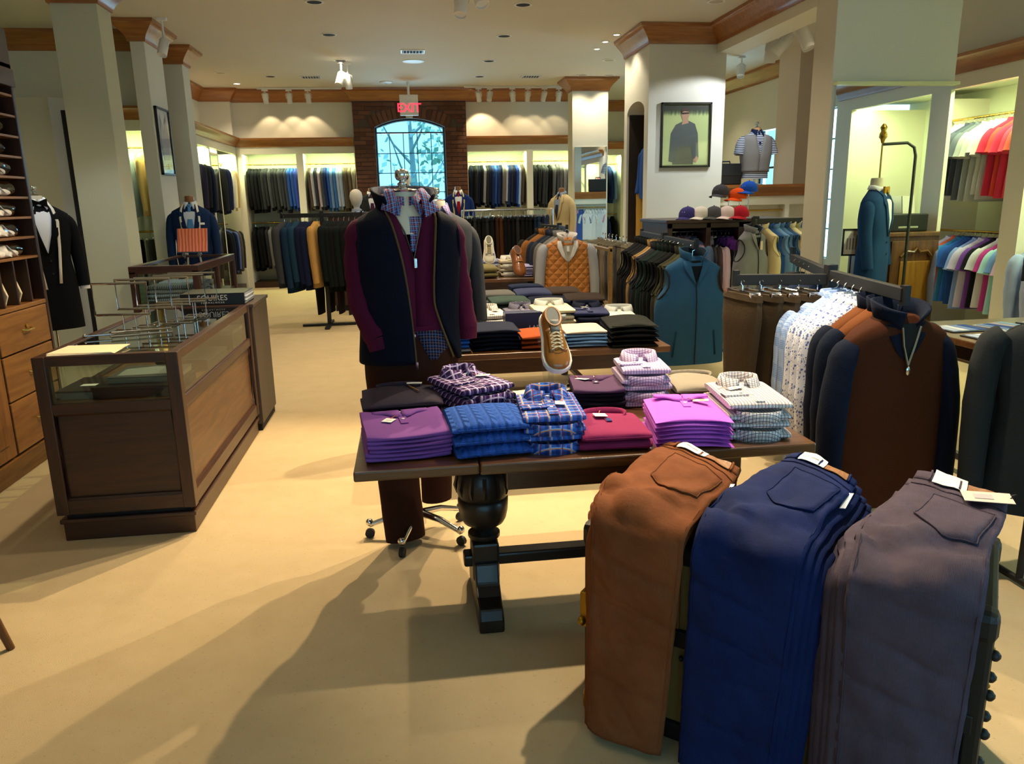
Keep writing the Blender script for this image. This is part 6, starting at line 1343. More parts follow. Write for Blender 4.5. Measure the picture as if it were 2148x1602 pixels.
    if P.get('tag'):
        e1 = (S(.06, .95, .02)-S(.06, .7, .02)).normalized(); e2 = (S(.12, .82, .02)-S(.02, .82, .02)).normalized(); ax = (e1*.9+e2*-.35).normalized(); ay = (e2*.9+e1*.35).normalized()
        q = MB(); q.add([c-ax*.055-ay*.03, c+ax*.055-ay*.03, c+ax*.055+ay*.03, c-ax*.055+ay*.03], [(0, 1, 2, 3)]); to = q.obj('hang_tag', plain('#e2cdbd', .7), t, solid=.0015)
        q = MB(); q.add([c-ax*.03-ay*.014+Vector((0, 0, .002)), c+ax*.012-ay*.014+Vector((0, 0, .002)), c+ax*.012+ay*.014+Vector((0, 0, .002)), c-ax*.03+ay*.014+Vector((0, 0, .002))], [(0, 1, 2, 3)]); q.obj('bar_code', plain('#b9b4b8', .8), to)
        MB().tube([c+ax*.05, c+ax*.062+Vector((0, 0, .012)), S(.01, .97, .012)], .0018, 5).obj('string', plain('#1a1518', .6), to, True)
    else:
        q = MB(); a = S(.09, .985, .004); e = (S(.2, .99, 0)-S(.09, .99, 0)).normalized(); nrm = Vector((.75, .0, .1))*.02
        q.add([a, a+nrm, a+nrm+e*.09+Vector((.008, 0, -.012)), a+e*.09+Vector((.008, 0, -.012))], [(0, 1, 2, 3)]); q.obj('hang_tag', plain('#cdd3dc', .7), t, solid=.0015)
    return t
PB = dict(wl=.055, wr=.31, ywl=.51, ywr=.345, xc=.012, yc=.085, ll=.058, lr=.33, hl=.072, hr=.285, shift=-.008, hem=.012)
PU = dict(wl=.435, wr=.635, ywl=.56, ywr=.41, xc=.325, yc=.11, ll=.345, lr=.615, hl=.34, hr=.57, shift=.014, hem=.012)
PG = dict(wl=.785, wr=.985, ywl=.56, ywr=.42, xc=.685, yc=.13, ll=.70, lr=.972, hl=.715, hr=.95, shift=-.016, hem=.012, tag=True)
def cord(hexc, hi, nm_):
    m, nt, p = nm(nm_); co = objco(nt); c = lin(hexc); sp = nd(nt, 'ShaderNodeSeparateXYZ'); nt.links.new(co, sp.inputs[0])
    n1 = noise(nt, co, 7, 4, .6); n2 = noise(nt, co, 240, 2)
    f = mth(nt, 'ADD', mth(nt, 'MULTIPLY', n1, .7), mth(nt, 'MULTIPLY', n2, .3))
    nt.links.new(mixc(nt, f, dark(c, .8), lin(hi)), p.inputs['Base Color']); p.inputs['Roughness'].default_value = .85; p.inputs['Specular IOR Level'].default_value = .12
    p.inputs['Sheen Weight'].default_value = .12; p.inputs['Sheen Roughness'].default_value = .4; p.inputs['Sheen Tint'].default_value = lin(hi)
    rib = mth(nt, 'SINE', mth(nt, 'MULTIPLY', sp.outputs[0], 2200)); bump(nt, p, mth(nt, 'ADD', mth(nt, 'MULTIPLY', rib, .12), mth(nt, 'MULTIPLY', noise(nt, co, 18, 4, .6, .4), 2.2)), .32, .008)
    return m
for P, hx, hi, word, sd in ((PB, '#5a3015', '#925632', 'rust brown', 3), (PU, '#0b1436', '#1d2e64', 'navy blue', 9), (PG, '#383039', '#625768', 'grey purple', 15)):
    mt = cord(hx, hi, 'cord_'+word.replace(' ', '_')); N = 5
    for k in range(N):
        lab = '%s trousers draped over the trunk, %s' % (word, 'on top with pocket and label' if k == N-1 else '%s from the bottom of its pile' % ORD[k])
        drape(P, k, N, mt, lab, sd, word+' trousers on the trunk', k == N-1)
# ---------------------------------------------------------------- lighting fixtures
def recessed(x, y, lit, label, power=0, color=WARM2, r=.075, inner=None, blend=.6, size=rad(110), radius=.05):
    t = thing('recessed_light', label, 'ceiling light', (x, y, CEIL), 0, 'recessed ceiling lights')
    MB().lathe([(r+.02, 0), (r+.02, -.006), (r, -.008), (r-.004, -.003)], 24).obj('trim_ring', M_WHITEM, t, True)
    MB().lathe([(r-.003, -.0065), (.004, -.0068)], 24).obj('lamp_face', emit('lamp_glow', '#fff2d8', 9) if lit else M_BLKMATTE if inner is None else inner, t)
    if power: spot_light('recessed_light_lamp', (x, y, CEIL-.03), (x, y, 0), power, color, size, blend, radius)
    return t
nth = 0
names = {(-.78): 'left ceiling row', 1.32: 'middle ceiling row', 3.07: 'right ceiling row'}
for x in (-.78, 1.32):
    for i, y in enumerate((8.44, 9.98, 11.7, 13.12)): recessed(x, y, False, 'dark recessed ceiling light, %s back in the %s' % (ORD[i], names[x]), 70 if i < 3 else 45)
M_CANW = plain('#b9a88c', .6, name='can_inner')
recessed(3.3, 8.2, False, 'recessed ceiling light near the beam crown', 70, (.85, .93, 1), inner=M_CANW)
for i, (x, y) in enumerate(((3.07, 11.6), (2.99, 12.95), (3.45, 13.0))): recessed(x, y, False, 'pale recessed ceiling light before the mirrored column, %s back' % ORD[i], 40, inner=M_CANW)
for i, (x, y) in enumerate(((2.7, 9.85), (2.67, 10.28), (2.68, 10.76))): recessed(x, y, True, 'tiny bright ceiling spot beside the niche column, %s back' % ORD[i], 25, WARM2, .035)
recessed(-2.63, 13.88, True, 'bright small ceiling spot over the back left corner', 45, WARM2, .05); recessed(-1.97, 13.13, False, 'dark recessed ceiling light at the back left', 40); recessed(-2.65, 12.8, False, 'pale recessed ceiling light at the far left', 30, inner=M_CANW)
# lit downlights over and behind the viewer (outside the frame)
for i, (x, y, p_) in enumerate(((-.78, 6.9, 90), (1.32, 6.9, 90), (-.78, 5.4, 80), (1.32, 5.4, 80), (-.78, 3.8, 40), (1.32, 3.8, 40), (-2.3, 2.2, 14), (-.9, 2.0, 5), (.2, 1.0, 4), (1.5, 2.75, 300), (-3.4, 6.2, 40), (-3.5, 3.6, 40), (4.45, 7.6, 40), (4.4, 4.2, 45), (4.8, 13, 40))):  # the strongest is an added, unseen lamp brightening the trousers on the trunk
    recessed(x, y, True, 'unseen lit recessed ceiling light above the frame, %s of the front rows' % ORD[i], p_, WARM2, size=rad(120 if y > 5 else 66 if p_ > 200 else 84), radius=.06 if y > 5 else .03)
# air vents, speaker, smoke detector
def vent(x, y, label, w=.28, d=.2):
    t = thing('air_vent', label, 'vent', (x, y, CEIL), 0, 'ceiling vents'); MB().box(-w/2, w/2, -d/2, d/2, -.006, 0).obj('backing', M_BLKMATTE, t)
    for a, b, c, d_ in ((-w/2-.02, w/2+.02, -d/2-.02, -d/2), (-w/2-.02, w/2+.02, d/2, d/2+.02), (-w/2-.02, -w/2, -d/2, d/2), (w/2, w/2+.02, -d/2, d/2)): MB().box(a, b, c, d_, -.012, 0).obj('frame', M_WHITEM, t)
    for i in range(7): MB().box(-w/2+.015+i*(w-.03)/6-.003, -w/2+.015+i*(w-.03)/6+.003, -d/2, d/2, -.02, -.005).obj('slat', M_WHITEM, t)
vent(.22, 11.0, 'black slotted air vent above the aisle, nearest one'); vent(-1.36, 13.18, 'black slotted air vent at the back left'); vent(2.16, 13.1, 'black slotted air vent at the back right')
t = thing('ceiling_speaker', 'round white ceiling speaker behind the air vent', 'speaker', (.24, 11.75, CEIL)); MB().lathe([(.15, 0), (.15, -.008), (.12, -.014), (.02, -.014)], 28).obj('grille', M_WHITEM, t, True); MB().lathe([(.16, 0), (.16, -.005), (.15, -.006)], 28).obj('trim_ring', M_TRIM, t, True)
t = thing('smoke_detector', 'small white smoke detector near the exit sign', 'detector', (-.19, 13.7, CEIL)); MB().lathe([(.11, 0), (.11, -.012), (.08, -.025), (.01, -.028)], 24).obj('cover', M_WHITEM, t, True); MB().lathe([(.02, -.028), (.02, -.034)], 12).obj('sensor', M_TRIM, t, True)
def can_light(label, loc, target, power=0, s=1.0, color=WARM2, size=rad(50), stem=.1, glow=None, drop=None):
    """track head: base box, stem, yoke and a white cylinder aimed at target"""
    t = thing('track_light', label, 'spotlight', loc, 0, 'track spotlights')
    d = (Vector(target)-Vector(loc)).normalized(); q = d.to_track_quat('-Z', 'Y'); L = .17*s; r = .045*s
    MB().box(-.05, .05, -.02, .02, -.03, 0).obj('track_adapter', M_WHITEM, t, bevel=.003); MB().cyl((0, 0, -.03), (0, 0, -stem), .01*s, None, 8).obj('stem', M_WHITEM, t, True)
    c = Vector((0, 0, -stem-.02))
    h = MB().lathe([(r*.75, L*.5), (r, L*.42), (r, -L*.5), (r*.9, -L*.5), (r*.88, -L*.42)], 18).obj('lamp_head', M_WHITEM, t, True, loc=c+d*L*.35); h.rotation_mode = 'QUATERNION'; h.rotation_quaternion = q
    f = MB().lathe([(r*.86, 0), (.003, .004)], 18).obj('lamp_face', emit('track_glow', '#fff0cf', 14) if glow else plain('#2a2724', .4), h, True, loc=(0, 0, -L*.4))
    y = MB().tube([(r+.008, 0, 0), (r+.01, 0, L*.45), (0, 0, L*.62), (-r-.01, 0, L*.45), (-r-.008, 0, 0)], .004, 6).obj('yoke', M_WHITEM, h, True)
    if power: spot_light('track_lamp', Vector(loc)+c+d*(L*.9), target, power, color, size, .4, .018)
    return t
def track(label, p0, p1):
    d = Vector(p1)-Vector(p0); o = MB().box(0, d.length, -.018, .018, -.018, .01).obj('light_track', M_WHITEM, None, loc=p0, rot=(0, 0, math.atan2(d.y, d.x)), bevel=.003); tag(o, label, 'track'); return o
track('white ceiling light track at the back right', (1.15, 14.18, CEIL-.012), (3.0, 14.18, CEIL-.012)); track('white ceiling light track at the back left', (-2.4, 14.35, CEIL-.012), (-.85, 14.35, CEIL-.012))
for i, (x, tx, ty, g) in enumerate(((1.4, 1.6, 15.0, 1), (1.6, 1.35, 13.6, 1), (2.0, 2.3, 14.9, 0), (2.28, 2.2, 14.8, 0), (2.58, 2.3, 14.9, 0), (2.84, 2.83, 14.9, 0))):
    can_light('white track spotlight over the right suit bays, %s from left' % ORD[i], (x, 14.18, CEIL-.03), (tx, ty, 1.9), 26 if g else 6, 1, WARM, rad(80), .07, g)
for i, x in enumerate((-2.27, -1.87, -1.55)):
    can_light('white track spotlight over the left suit bays, %s from left' % ORD[i], (x, 14.35, CEIL-.03), (x+.05, 14.9, 1.3), 9, 1, WARM, rad(85), .07)
for i, (x, y, tg) in enumerate(((.62, 7.55, (.1, 6.2, 0)), (.72, 7.2, (1.5, 5.6, .0)))): can_light('large white spotlight hanging at the top centre, %s' % ('aimed left' if i == 0 else 'upper one'), (x, y, CEIL), tg, 55, 1.35, WARM, rad(62), .12)
can_light('white pivoting spotlight under the dark recessed light', (-.78, 11.72, CEIL-.01), (-1.5, 10.3, 1.0), 22, 1.25, WARM, rad(60), .16); can_light('second white spotlight beside the pivoting one', (-.7, 11.8, CEIL-.01), (-.6, 12.5, 1.0), 8, 1.1, WARM, rad(60), .18)
can_light('white spotlight beside the capital of the poster column', (-2.45, 9.2, CEIL), (-2.8, 8.2, 1.2), 25, 1.1, WARM2, rad(60), .22)
can_light('white spotlight at the top left corner above the shirt cabinet', (-2.65, 6.3, CEIL), (-2.5, 6.9, 0), 35, 1.2, COOL, rad(80), .1); can_light('white spotlight cut off by the top left corner', (-2.9, 6.35, CEIL), (-3.6, 6.2, 1), 20, 1.2, COOL, rad(80), .08)
# key spots of the middle aisle, on a track just above the frame: they throw the crisp shadows towards the viewer
track('ceiling light track above the middle aisle, over the frame edge', (.2, 5.1, CEIL-.012), (1.9, 5.1, CEIL-.012))
can_light('aisle spotlight above the frame, aimed at the burgundy mannequin', (1.0, 5.1, CEIL-.03), (-.2, 2.4, .3), 250, 1.2, WARM, rad(95), .1)
can_light('aisle spotlight above the frame, aimed at the near table', (1.6, 5.1, CEIL-.03), (1.0, 2.3, .3), 220, 1.2, WARM2, rad(90), .1)
can_light('aisle spotlight above the frame, aimed at the counter', (.3, 5.1, CEIL-.03), (-1.3, 2.7, .2), 290, 1.2, WARM, rad(95), .1)
# right room track
for i, (x, y, tg) in enumerate(((4.32, 8.6, (3.35, 9.3, 1.9)), (4.32, 8.3, (5.0, 7.2, .5)), (4.3, 8.95, (4.3, 9.6, 1.0)))): can_light('white spotlight under the beam, %s' % ('pointing at the viewer', 'rightmost of the three', 'leftmost of the three')[i], (x, y, 3.32), tg, 60 if i == 0 else 35, 1.5, (.9, .95, 1), rad(80), .1)
slab('ceiling_track_box', 4.1, 4.36, 8.1, 9.2, 3.3, CEIL, M_WHITEM)
can_light('small spotlight in the far right room', (4.95, 11.25, CEIL), (4.4, 10.2, 1.5), 25, 1.2, COOL, rad(80), .12)
# ---------------------------------------------------------------- exit sign
t = thing('exit_sign', 'white box sign with red EXIT letters before the keystone', 'sign', (.17, 13.75, 3.2)); fbox(t, 'housing', -.155, .155, -.03, .03, -.28, .05, plain('#e2dcd0', .5), .006); fbox(t, 'face', -.14, .14, -.034, -.03, -.26, -.07, plain('#e9e0d4', .4), 0); MB().cyl((0, 0, .05), (0, 0, CEIL-3.2), .02, None, 10).obj('stem', M_WHITEM, t, True)
text(t, 'EXIT', .2, emit('exit_red', '#ff1f35', 4), (0, -.036, -.165), (rad(90), 0, 0), .001)
# ---------------------------------------------------------------- framed pictures
def poly_part(t, name, pts, mat, y):
    """flat print on a picture: polygon in the x-z plane, facing -y"""
    return MB().prism(pts, y, y+.0012, 0, 'XZ').obj(name, mat, t)
def frame(t, w, h, th=.03, fw=.022, mat=None):
    mat = mat or plain('#15140f', .4, name='frame_black')
    for a, b, c, d in ((-w/2, w/2, -h/2, -h/2+fw), (-w/2, w/2, h/2-fw, h/2), (-w/2, -w/2+fw, -h/2, h/2), (w/2-fw, w/2, -h/2, h/2)): MB().box(a, b, -th, 0, c, d).obj('frame', mat, t, bevel=.002)
def pm(name, c): return plain(c, .5, name='print_'+name)
t = thing('framed_poster', 'framed photo of a person in dark sweater on grass, on the white column', 'picture', (3.42, 9.298, 2.215)); w, h = .63, .75; frame(t, w, h)
fbox(t, 'picture_grass', -w/2+.02, w/2-.02, -.008, 0, -h/2+.02, h/2-.02, pm('grass', '#8a9a5c'), 0)
m, nt, p = nm('print_meadow'); sp = nd(nt, 'ShaderNodeSeparateXYZ'); co = objco(nt, (1, 1, 1)); nt.links.new(co, sp.inputs[0]); r = nd(nt, 'ShaderNodeValToRGB')
nt.links.new(mth(nt, 'ADD', mth(nt, 'MULTIPLY', sp.outputs[2], 1.35), mth(nt, 'ADD', .5, mth(nt, 'MULTIPLY', mth(nt, 'SUBTRACT', noise(nt, objco(nt, (40, 1, 4)), 1, 3), .5), .12))), r.inputs[0])
E_ = r.color_ramp.elements; E_[0].position = 0; E_[0].color = lin('#b5c48a'); E_[1].position = .8; E_[1].color = lin('#aebf80')
for pos, c in ((.84, '#5e7048'), (.88, '#2a3326'), (1.0, '#20281f')): e = E_.new(pos); e.color = lin(c)
nt.links.new(r.outputs[0], p.inputs['Base Color']); p.inputs['Roughness'].default_value = .5
fbox(t, 'picture', -w/2+.03, w/2-.03, -.01, -.008, -h/2+.03, h/2-.03, m, 0)
SWT = pm('sweater', '#4c5654'); SK = pm('skin', '#b08a72'); HR = pm('hair', '#3a2a22'); PNT = pm('trouser', '#565a4a')
poly_part(t, 'print_figure', [(-.16, -.34), (.1, -.34), (.12, -.1), (-.17, -.1)], PNT, -.0115)
poly_part(t, 'print_figure', [(-.21, -.3), (-.13, -.32), (-.1, -.13), (.07, -.13), (.1, -.28), (.17, -.26), (.15, .02), (.11, .13), (.02, .17), (-.02, .17), (-.13, .12), (-.19, .02)], SWT, -.0128)
poly_part(t, 'print_figure', [(.1, -.3), (.14, -.32), (.17, -.27), (.14, -.24)], SK, -.0135)
poly_part(t, 'print_figure', [(-.055, .12), (.03, .14), (.02, .2), (-.04, .2)], SK, -.0137)
poly_part(t, 'print_figure', [(-.015+.05*math.cos(a), .235+.066*math.sin(a)) for a in [2*PI*i/16 for i in range(16)]], SK, -.0142)
poly_part(t, 'print_figure', [(-.065, .24), (-.065, .29), (-.03, .315), (.03, .31), (.04, .26), (.03, .27), (-.03, .275), (-.05, .265)], HR, -.0148)
poly_part(t, 'print_figure', [(-.058, .238), (.033, .245), (.03, .262), (-.056, .258)], pm('glasses', '#17130f'), -.0152)
fbox(t, 'picture_glass', -w/2+.022, w/2-.022, -.022, -.02, -h/2+.022, h/2-.022, clear('picture_glass', '#ffffff', .02, .03), 0)
t = thing('framed_poster', 'tall framed pale illustration on the side of the left column', 'picture', (-2.699, 9.64, 2.22), rad(90)); w, h = .48, .74; frame(t, w, h)
fbox(t, 'picture', -w/2+.02, w/2-.02, -.01, 0, -h/2+.02, h/2-.02, pm('paper', '#d8d6d0'), 0)
for pts, c in (([(-.15, -.05), (-.1, .3), (-.04, .2), (.0, .1), (.05, .22), (.12, .3), (.16, 0), (.1, -.2), (-.1, -.2)], '#9a948e'), ([(-.05, -.2), (.02, .05), (.06, -.2)], '#8f5a58'), ([(-.16, -.33), (.17, -.33), (.17, -.22), (-.16, -.2)], '#c9cdb4'), ([(.06, -.1), (.13, .02), (.15, -.2)], '#b9a08e'), ([(-.03, -.3), (.08, -.3), (.05, -.24), (0, -.24)], '#5e5f62')): poly_part(t, 'print_figure', pts, pm('ill_'+c[1:], c), -.0115-.0004*len(pts))
fbox(t, 'picture_glass', -w/2+.022, w/2-.022, -.022, -.02, -h/2+.022, h/2-.022, MATS['picture_glass'], 0)
# ---------------------------------------------------------------- things on the near counter
CZ = .871
for i, (x, y, w, h, st) in enumerate(((-1.47, 4.16, .27, .16, .09), (-1.4, 4.3, .28, .155, .1), (-1.34, 4.42, .28, .15, .1), (-1.28, 4.54, .27, .15, .1), (-1.24, 4.66, .26, .15, .1))):
    t = thing('sign_holder', 'chrome sign holder frame on the near counter, %s from the front' % ORD[i], 'sign holder', (x, y, CZ), rad(-3), 'chrome sign holders')
    z0 = st; MB().tube([(-w/2, 0, z0), (w/2, 0, z0), (w/2, 0, z0+h), (-w/2, 0, z0+h)], .008, 6, closed=True).obj('frame', M_CHROME, t); MB().cyl((-.0, 0, .004), (0, 0, z0), .005, None, 8).obj('stem', M_CHROME, t, True)
    MB().tube([(-.06, -.04, .004), (.06, -.04, .004), (.06, .04, .004), (-.06, .04, .004)], .004, 6, closed=True).obj('base', M_CHROME, t); MB().cyl((.06, 0, .004), (.06, 0, z0), .003, None, 8).obj('stem', M_CHROME, t, True)
t = thing('sign_holder', 'chrome sign holder lying flat across the near counter', 'sign holder', (-1.36, 4.08, CZ), rad(18)); MB().tube([(-.14, -.07, .006), (.14, -.07, .006), (.14, .07, .006), (-.14, .07, .006)], .0055, 6, closed=True).obj('frame', M_CHROME, t); MB().cyl((-.14, 0, .008), (-.26, .01, .008), .005, None, 8).obj('stem', M_CHROME, t, True); MB().ball((-.26, .01, .009), .009, 8, 5).obj('knob', M_CHROME, t, True)
for i in range(3): tag(MB().box(-.14, .14, -.1, .1, 0, .002).obj('paper_sheet', plain('#e6d3ac', .8), None, loc=(-1.45, 3.63+.006*i, CZ+.0022*i), rot=(0, 0, rad(2-3*i))), 'cream paper sheet on the near counter, %s of three' % ('lowest', 'middle', 'topmost')[i], 'paper', 'cream paper sheets')
t = thing('catalogue_binder', 'thick black binder lettered SQUIRES FORMALWEAR on the low chest', 'binder', (-1.26, 5.3, .868)); M_BIND = plain('#0b0b0d', .35, name='binder_black')
fbox(t, 'lower_cover', -.2, .2, -.14, .16, 0, .006, M_BIND, .002); fbox(t, 'upper_cover', -.2, .2, -.14, .16, .072, .078, plain('#3f4138', .4), .002); fbox(t, 'spine', -.2, .2, -.146, -.14, 0, .078, M_BIND, .002)
for i in range(8): fbox(t, 'page_block', -.19, .2+.004*(i % 3), -.135, .15, .008+.008*i, .0145+.008*i, plain(('#d7dbe2', '#8f97a6', '#b9c0cb')[i % 3], .7), 0)
text(t, 'SQUIRES', .05, plain('#c9c9c4', .5), (0, -.1475, .048), (rad(90), 0, 0)); text(t, 'F O R M A L W E A R', .016, plain('#c9c9c4', .5), (0, -.1475, .018), (rad(90), 0, 0))
# inside the near counter
for nme, lab, cat, x, y, w, d, h, c in (('gift_box', 'flat black box lying inside the near counter', 'box', -1.27, 3.78, .36, .34, .055, '#0c0c0d'), ('picture_book', 'grey picture book on the black box inside the counter', 'book', -1.25, 3.8, .3, .26, .03, '#4c4c4c'), ('picture_book', 'dark book with a white label inside the counter, left', 'book', -1.53, 3.78, .17, .3, .04, '#201a16'), ('gift_box', 'long black box farther back inside the near counter', 'box', -1.2, 4.35, .26, .4, .06, '#26241f'), ('shoe_box', 'dark box at the far end inside the near counter', 'box', -1.2, 4.85, .28, .25, .12, '#191a18')):
    z0 = .646+(.056 if 'grey' in lab else 0); t = thing(nme, lab, cat, (x, y, z0), rad(-2)); fbox(t, 'box_body' if 'box' in nme else 'page_block', -w/2, w/2, -d/2, d/2, 0, h*.8, plain(c if 'box' in nme else '#6d6a5a', .6), .002); fbox(t, 'lid' if 'box' in nme else 'cover', -w/2-.003, w/2+.003, -d/2-.003, d/2+.003, h*.8, h, plain(c, .4), .002)
    if 'label' in lab: MB().box(-.02, .05, -.05, -.01, h, h+.001).obj('paper_label', M_PAPER, t)
    if 'grey' in lab: MB().prism([(-.12, -.1), (.1, -.08), (.12, .06), (0, .1), (-.13, .05)], h, h+.001).obj('cover_print', plain('#8d8d88', .6), t)
# art print on easel, tall glass cabinet
t = thing('art_easel', 'orange striped art card on a scrolled wire easel, on the tall cabinet', 'easel', (-2.2, 8.45, .966), rad(-8)); M_WIRE = metal('wire', '#8f949c', .3)
for s in (-1, 1): MB().tube([(s*.08, -.05, .004), (s*.07, 0, .1), (s*.05, .03, .22)], .004, 6).obj('easel_leg', M_WIRE, t, True); MB().tube([(s*.08+.025*math.cos(a)*(1-a/14), -.055, .04+.025*math.sin(a)*(1-a/14)) for a in [i*.6 for i in range(18)]], .004, 6).obj('scroll', M_WIRE, t, True)
b = MB().box(-.16, .16, -.006, .006, 0, .25).obj('art_card', plain('#2a3350', .5), t, loc=(0, -.03, .06), rot=(rad(-12), 0, 0))
m, nt, p = nm('orange_waves'); wv = nd(nt, 'ShaderNodeTexWave'); wv.inputs['Scale'].default_value = 9; wv.inputs['Distortion'].default_value = 3; nt.links.new(objco(nt, (1, 1, .6)), wv.inputs['Vector']); nt.links.new(mixc(nt, wv.outputs['Fac'], lin('#c9502c'), lin('#e8906a')), p.inputs['Base Color'])
MB().box(-.15, .16, -.0075, -.006, .01, .25).obj('art_print', m, b)
# ---------------------------------------------------------------- shoes
def shoe(label, loc, rot, upper, sole, lace=None, tan_in='#5f5a4c', loafer=False, scale=1.0):
    t = thing('loafer' if loafer else 'sneaker', label, 'shoe', loc, 0, None, rot); t.scale = (scale*1.15, scale, scale)
    Y = [.148, .142, .125, .09, .05, .01, -.03, -.07, -.1, -.125, -.14, -.147]; Wd = [.012, .026, .034, .037, .037, .039, .044, .048, .047, .039, .025, .01]
    Ht = [.05, .075, .088, .083, .078, .082, .074, .06, .052, .046, .038, .026]; zb = .022 if not loafer else .014
    rings = []
    for y, w, h in zip(Y, Wd, Ht):
        rings.append([(w*math.copysign(abs(math.cos(a))**.8, math.cos(a)), y, zb+max(0, (h-zb))*math.copysign(abs(math.sin(a))**.85, math.sin(a)) if math.sin(a) > 0 else zb-.004) for a in [2*PI*i/20 for i in range(20)]])
    MB().loft(rings).obj('upper', upper, t, True)
    so = [[(w*1.13*s, y*1.03) for y, w in zip(Y, Wd)] for s in (1, -1)]; pl = so[0]+so[1][::-1]
    MB().prism(pl, 0, zb+.006).obj('sole', sole, t, True, bevel=.004)
    op = MB().lathe([(.03, 0), (.026, -.012), (.004, -.022)], 18, (0, .085, .088), 0, .85, 1.65).obj('lining', plain(tan_in, .7), t, True)
    MB().tube([(.0275*math.cos(a), .085+.052*math.sin(a), .0875-.004*math.sin(a)) for a in [2*PI*i/20 for i in range(20)]], .006, 6, closed=True).obj('collar', upper, t, True)
    def top(y, x=0):
        for i in range(len(Y)-1):
            if Y[i] >= y >= Y[i+1]:
                u = (Y[i]-y)/(Y[i]-Y[i+1]); w = Wd[i]+(Wd[i+1]-Wd[i])*u; h = Ht[i]+(Ht[i+1]-Ht[i])*u; return zb+(h-zb)*max(1-(abs(x)/w)**2.2, 0)**.45
        return .05
    MB().tube([(x, -.082+.02*(abs(x)/.035)**2, top(-.082+.02*(abs(x)/.035)**2, x)+.001) for x in [-.036+.072*i/12 for i in range(13)]], .0016, 5).obj('toe_seam', upper, t, True)
    if lace is not None:
        for i in range(6):
            y0 = .025-.0155*i
            for s in (-1, 1): MB().tube([(s*.022, y0, top(y0, .022)+.002), (0, y0-.006, top(y0, 0)+.006), (-s*.022, y0-.0125, top(y0-.0125, .022)+.002)], .0026, 6, flat=.6).obj('lace', lace, t, True)
        for s in (-1, 1):
            g = MB(); g.grid(lambda a, v: (s*(.014+.018*a), .035-.11*v, top(.035-.11*v, .014+.018*a)+.0018), 3, 8); g.obj('eyestay', upper, t, True, solid=.002)
        g = MB(); g.grid(lambda a, v: (-.016+.032*a, .06-.05*v, .098-.014*v), 2, 4); g.obj('tongue', plain(tan_in, .7), t, True, solid=.004)
    if loafer:
        MB().tube([(-.035, -.03, top(-.03, .03)+.004), (0, -.035, top(-.035)+.006), (.035, -.03, top(-.03, .03)+.004)], .006, 6, flat=.6).obj('strap', plain('#6a3a1c', .4), t, True); MB().tube([(-.015, -.034, top(-.034)+.009), (.015, -.034, top(-.034)+.009)], .004, 6).obj('bit', M_BRASS, t, True)
    return t
LEA = plain('#8f5a1c', .28, name='tan_leather', coat=.3); WSOLE = plain('#d9d4c6', .6, name='sole_white')
shoe('tan leather sneaker with cream laces tilted toe-down above the plaid shirts', (.53, 2.78, .965), (rad(44), 0, rad(2)), LEA, WSOLE, plain('#c9bd9c', .7), '#77766c', False, .88)
t = thing('shoe_stand', 'clear acrylic stand carrying the tan sneaker', 'stand', (.535, 2.83, .815)); M_ACR = clear('acrylic', '#f4f8f8', .05)
MB().box(-.045, .045, -.005, .2, -.002, .002).obj('stand_plate', M_ACR, t, loc=(0, -.07, .02), rot=(rad(44), 0, 0)); MB().box(-.045, .045, .0, .06, -.13, -.126).obj('stand_base', M_ACR, t); MB().box(-.01, .01, .02, .026, -.13, .06).obj('stand_post', M_ACR, t)
shoe('white knit sneaker standing upright on the farthest table', (.93, 8.72, .92), (rad(50), 0, rad(-4)), plain('#d9d2b8', .7), WSOLE, plain('#8a7a4c', .7), '#6d6a58', False, 1.15); o = MB().box(-.05, .05, -.1, .1, 0, .07).obj('shoe_riser', plain('#6f7fa4', .6), None, loc=(.93, 8.72, .845)); tag(o, 'blue-grey riser under the white sneaker', 'riser')
shoe('brown leather loafer with metal bit on the farthest table', (1.11, 7.72, .87), (rad(48), 0, rad(10)), plain('#8c4f20', .3, coat=.3), plain('#5a3014', .6), None, '#4a2a18', True, 1.1); o = MB().box(-.04, .04, -.06, .06, 0, .06).obj('shoe_riser', M_ACR, None, loc=(1.11, 7.78, .725)); tag(o, 'clear riser under the brown loafer', 'riser')
# ---------------------------------------------------------------- caps
def cap(label, loc, rz, hexc, brim=None, logo=None):
    t = thing('baseball_cap', label, 'cap', loc, rz, 'baseball caps'); m = fab(hexc, 300, .06, .15); bm = fab(brim, 300, .06, .15) if brim else m
    pr = [(.092, 0), (.094, .02), (.09, .05), (.075, .08), (.05, .1), (.02, .11), (.004, .112)]
    MB().lathe(pr, 24, (0, 0, 0), 0, .92, 1.08).obj('crown', m, t, True); MB().ball((0, 0, .113), .007, 8, 5).obj('button', m, t, True)
    def br(u, v):
        a = rad(-160+140*u); r = .09; x = math.cos(a)*r*.95; y = math.sin(a)*r*1.05; e = math.sin(PI*u)
        return (x*(1+.02*v), y-v*.1*e**.7, .012-.024*(x/.09)**2-.02*v)
    b = MB(); b.grid(br, 14, 5); b.obj('brim', bm, t, True, solid=.004)
    if logo: MB().box(-.016, .016, -.003, 0, 0, .025).obj('cap_badge', plain(logo, .6), t, loc=(0, -.094, .035), rot=(rad(-14), 0, 0))
    return t
for i, (hx, lab, lg) in enumerate((('#3a3570', 'purple cap with white front panel, leftmost on the oak island', '#e6e6ee'), ('#d8cfc6', 'cream white cap, second from left on the oak island', '#9aa0b0'), ('#4c4a4e', 'dark grey cap in the middle of the caps row', None), ('#dcc3c4', 'pale pink cap beside the red cap', None), ('#b01f30', 'red cap at the front right of the caps row', None))):
    cap(lab, (2.83+.13*i, 7.56-.02*i, 1.285), rad(-48), hx, None, lg)
t = thing('hat_stand', 'chrome three-post hat stand on the oak island', 'stand', (3.5, 7.85, 1.271)); 
